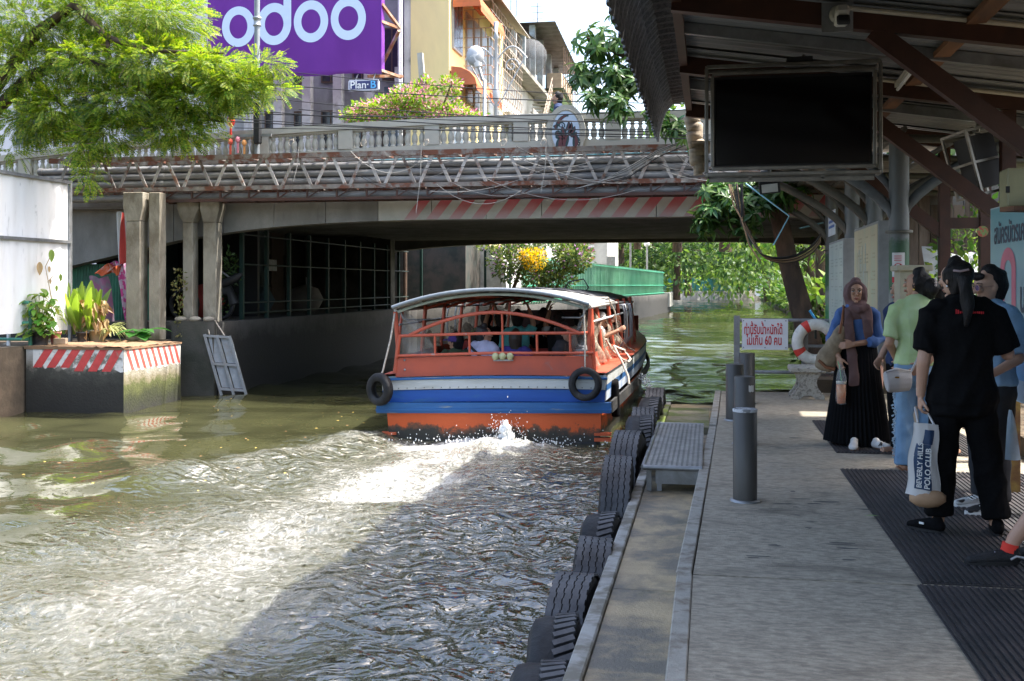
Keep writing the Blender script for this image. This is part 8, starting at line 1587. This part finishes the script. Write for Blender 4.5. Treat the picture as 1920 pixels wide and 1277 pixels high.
for lab, px, y, z0, h, r, m, n, ls, lean in (
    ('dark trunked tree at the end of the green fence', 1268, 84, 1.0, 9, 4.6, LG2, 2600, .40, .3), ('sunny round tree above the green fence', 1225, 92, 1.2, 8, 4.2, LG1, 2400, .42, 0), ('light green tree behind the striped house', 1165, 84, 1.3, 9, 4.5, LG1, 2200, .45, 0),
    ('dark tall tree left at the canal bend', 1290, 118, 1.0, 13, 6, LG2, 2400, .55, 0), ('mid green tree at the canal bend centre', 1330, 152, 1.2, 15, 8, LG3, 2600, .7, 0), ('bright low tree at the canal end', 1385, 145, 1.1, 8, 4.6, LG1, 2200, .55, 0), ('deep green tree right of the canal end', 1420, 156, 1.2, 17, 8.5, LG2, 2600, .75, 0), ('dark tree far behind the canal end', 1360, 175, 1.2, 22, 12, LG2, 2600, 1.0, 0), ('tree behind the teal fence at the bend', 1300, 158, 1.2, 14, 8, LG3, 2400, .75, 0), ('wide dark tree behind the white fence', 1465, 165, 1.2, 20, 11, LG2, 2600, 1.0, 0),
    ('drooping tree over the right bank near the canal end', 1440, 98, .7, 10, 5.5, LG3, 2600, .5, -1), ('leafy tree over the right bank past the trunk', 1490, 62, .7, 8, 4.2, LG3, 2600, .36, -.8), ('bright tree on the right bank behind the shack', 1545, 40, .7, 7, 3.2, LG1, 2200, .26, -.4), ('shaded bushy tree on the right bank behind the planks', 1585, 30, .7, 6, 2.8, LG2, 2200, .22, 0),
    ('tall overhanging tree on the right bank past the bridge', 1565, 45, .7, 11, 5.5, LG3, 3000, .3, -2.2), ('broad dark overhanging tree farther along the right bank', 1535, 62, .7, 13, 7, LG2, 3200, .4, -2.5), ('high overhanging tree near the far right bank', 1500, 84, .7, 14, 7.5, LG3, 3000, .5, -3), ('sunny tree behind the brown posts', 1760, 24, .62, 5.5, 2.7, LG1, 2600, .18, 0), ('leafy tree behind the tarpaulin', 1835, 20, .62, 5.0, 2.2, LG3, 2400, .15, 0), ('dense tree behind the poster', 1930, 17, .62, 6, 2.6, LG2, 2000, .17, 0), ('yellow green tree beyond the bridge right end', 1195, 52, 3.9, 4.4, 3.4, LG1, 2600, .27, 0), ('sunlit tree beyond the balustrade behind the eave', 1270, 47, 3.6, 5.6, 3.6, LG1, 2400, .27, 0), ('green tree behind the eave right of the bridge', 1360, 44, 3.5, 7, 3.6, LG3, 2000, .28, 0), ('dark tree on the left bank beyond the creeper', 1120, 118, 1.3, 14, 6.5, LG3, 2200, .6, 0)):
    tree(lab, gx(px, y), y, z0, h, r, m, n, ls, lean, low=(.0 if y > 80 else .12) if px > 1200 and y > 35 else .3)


cl = [((-8 + 1.5 * k + rng.uniform(-.5, .5), 150 + 3 * (k % 3), 2.2 + .9 * (k % 4)), (2.0, 1.5, 2.0 + .6 * (k % 3)), 420) for k in range(18)] + [((3.4 + 3.6 * (y - 40) / 108 + rng.uniform(.6, 1.8), y, 1.2), (1.2, 1.5, 1.1), 260) for y in range(36, 140, 5)] + [((-5.4 - 1.4 * k, 86 + 9 * k, 2.5), (2.6, 3, 2.4), 500) for k in range(6)]
bush('bank_hedge', 'tangle of low bushes lining both banks up to the canal end', cl, LG3, LG1, .55, .4, cat='hedge')
cl = [((-60 + 9 * k, 185 + 6 * (k % 3), 6 + 3 * (k % 2)), (8, 5, 8), 700) for k in range(22)]; P, O = ellipsoids(cl, rng, .5); v, f = scatter(P, O + rng.normal(0, .5, P.shape), rng.uniform(.7, 1.5, len(P)), *DIA, rng, 1.2); tag(link('far_wood', npmesh('far_wood', v, f, LG2)), 'dark wood closing the view behind the canal end', 'wood', kind='stuff')
# climbers under the trunk, hedge on the right bank, weeds
cl = [((1.55 + .2 * k, 17.2 + .4 * (k % 3), 1.0 + .25 * (k % 2)), (.3, .3, .4), 130) for k in range(6)] + [((2.9 + .25 * k, 13.2 + .9 * (k % 4), 1.5 + .5 * (k % 3)), (.5, .5, .7), 260) for k in range(8)] + [((3.6 + .2 * k, 9 + 1.2 * k, 2.2), (.5, .7, 1.1), 260) for k in range(5)]
bush('bank_shrub', 'tangled green shrubs along the right bank behind the pier', cl, LG3, LG1, .13, .35)
bush('column_weed', 'dry weed growing on the slim columns at the left abutment', [((-9.12, 17.3, 1.9), (.12, .12, .35), 120), ((-9.1, 17.3, 1.4), (.07, .07, .4), 60)], leafmat('dull weed', (.10, .13, .04), (.2, .17, .07)), leafmat('dull weed', (0, 0, 0), (0, 0, 0)), .07, .3, cat='weed')
bush('bank_plant', 'green leafy plant behind the rightmost columns', [((-8.85, 18.6, 2.2), (.22, .2, .5), 260), ((-8.9, 18.5, 1.7), (.2, .2, .3), 120)], LG2, LG2, .10, .1, cat='plant')
# ================================================================ CABLES AND SMALL THINGS
rc = random.Random(21)
def cable(label, pts, r=.008, m=CABLE, group='cables strung over the canal', name='cable'): b = MB(); b.tube(pts, r, 5, cap=False); return tag(b.build(name, m), label, 'cable', group)
SP = [((400, 118), (1300, 185), 17.4, .10, 'cable crossing the lower edge of the purple billboard'), ((420, 150), (1300, 195), 17.4, .08, 'cable just below the billboard edge'), ((300, 205), (1300, 205), 17.0, .12, 'cable over the bougainvillea towards the eave'), ((380, 170), (1290, 235), 17.6, .10, 'cable through the lamp posts above the balustrade'), ((440, 240), (1290, 242), 16.9, .02, 'upper of the cables before the balusters'), ((300, 190), (1290, 248), 17.0, .10, 'second of the cables before the balusters'), ((200, 215), (1290, 254), 17.0, .06, 'third of the cables before the balusters'), ((330, 215), (1290, 260), 16.9, .05, 'lowest of the cables before the balusters'), ((560, 205), (1200, 225), 17.5, .10, 'thin wire along the hand rail of the bridge')]
for p, q, Y, d, lab in SP: cable(lab, sag(atY(*p, Y), atY(*q, Y - .4), d, 16), rc.uniform(.006, .010))
lt = thing('loose_wires', 'tangle of loose wires hanging around the pipe bridge', 'wires', (-3, 17.2, 3.6)); GW = mat('grey wire', (.30, .29, .27), .6)
for i in range(34):
    xa = rc.uniform(-6.5, .6); ln = rc.uniform(.6, 2.6); za, zb = rc.uniform(3.5, 4.25), rc.uniform(3.45, 4.2); b = MB(); b.tube(sag((xa, 17.2 - rc.uniform(0, .08), za), (xa + ln, 17.2 - rc.uniform(0, .08), zb), rc.uniform(.02, .28), 10), rc.uniform(.003, .006), 4, cap=False); b.build('wire', CABLE if i % 3 else GW, lt)
for k in range(12): # bundle sweeping down from the eave to the truss
    b = MB(); o = rc.uniform(-.06, .06); b.tube([(.5, 17.0, 4.32 + o), (-.2, 17.1, 4.28 + o * .7), (-.8, 17.15, 4.05 + o), (-1.3, 17.18, 3.75 + o * 1.5), (-2.0 + o * 4, 17.18, 3.55 + o)], .006, 4, cap=False); b.build('wire', CABLE if k % 2 else GW, lt)
for px, y0_, y1_ in ((1024, 268, 362), (560, 275, 340), (790, 270, 400)): b = MB(); b.tube([atY(px, y0_, 17.15), atY(px - 2, (y0_ + y1_) / 2, 17.15), atY(px - 10, y1_, 17.15)], .006, 5); b.build('wire', GW, lt)
for px in (548, 683, 800, 945, 1020): b = MB(); c = atY(px, 268, 17.2); b.tube([c + Vector((.05 * math.cos(k), -.05, .06 * math.sin(k * 1.1))) for k in range(9)], .007, 5); b.build('binding', ROPE, lt)
hw_ = thing('hanging_wires', 'bundle of vines and cables drooping in front of the leaning trunk', 'wires', (1.0, 15.8, 3.3))
for k in range(16):
    d = rc.uniform(-.10, .10); pts = [atY(1365 + 30 * rc.random(), 345, 15.8), atY(1395 + d * 60, 420, 15.8), atY(1430 + d * 60, 480 + d * 50, 15.8), atY(1475 + d * 70, 488 + d * 60, 15.8), atY(1520 + d * 60, 470 + d * 50, 15.9), atY(1545, 435 + d * 90, 16.0)]
    P = []
    for i in range(len(pts) - 1):
        for q in range(4): P.append(pts[i].lerp(pts[i + 1], q / 4) + Vector((0, d, -.03 * math.sin(PI * q / 4))))
    b = MB(); b.tube(P, rc.uniform(.005, .011), 5, cap=False); b.build('wire', CABLE if k % 4 else mat('pale vine', (.25, .17, .10), .9), hw_)
b = MB(); b.tube([atY(1366, 345, 15.7), atY(1376, 385, 15.7), atY(1390, 410, 15.7), atY(1405, 460, 15.7), atY(1425, 490, 15.7)], .012, 6); b.build('vine', mat('pale vine', ()), hw_)
bp_ = thing('blue_conduit', 'bent pale blue plastic conduit hanging in front of the trunk', 'conduit', (1.2, 15.5, 3)); b = MB(); b.tube([atY(1398, 344, 15.4), atY(1480, 405, 15.4), atY(1450, 460, 15.4)], .012, 6); b.build('pipe', mat('pale blue pipe', (.20, .42, .50), .5), bp_)
b = MB(); b.tube([atY(1500, 428, 16.6), atY(1545, 417, 16.8)], .014, 6); b.build('pipe', mat('pale blue pipe', ()), bp_)
b = MB(); b.tube([atY(1518, 582, 15.6), atY(1530, 600, 15.6)], .02, 6); tag(b.build('blue_stick', mat('bright blue stick', (.05, .35, .65), .4)), 'short bright blue stick standing by the trunk foot', 'stick')
# fallen leaves on the water and the deck
fl_ = MB()
for i in range(95):
    x, y = rc.uniform(-8.2, -4.2), rc.uniform(8.5, 17); a = rc.uniform(0, 6.28); s = rc.uniform(.012, .03); c = Vector((x, y, .055)); d = Vector((math.cos(a), math.sin(a), 0)) * s; n_ = Vector((-d.y, d.x, 0)) * .5; fl_.add([c - d, c + n_ + Vector((0, 0, .006)), c + d, c - n_], [(0, 1, 2, 3)], i % 2)
tag(fl_.build('floating_leaves', [mat('yellow fallen leaf', (.36, .25, .06), .7), mat('brown fallen leaf', (.22, .12, .05), .8)]), 'yellow and brown leaves floating on the left of the canal', 'leaves', kind='stuff')
b = MB(); c = atZ(1635, 967, .468); b.add([c + Vector(v) for v in ((-.05, 0, 0), (0, .012, .004), (.05, .006, 0), (0, -.012, .002))], [(0, 1, 2, 3)]); tag(b.build('fallen_leaf', mat('green fallen leaf', (.22, .3, .12), .7)), 'pale green fallen leaf at the edge of the black mat', 'leaf')
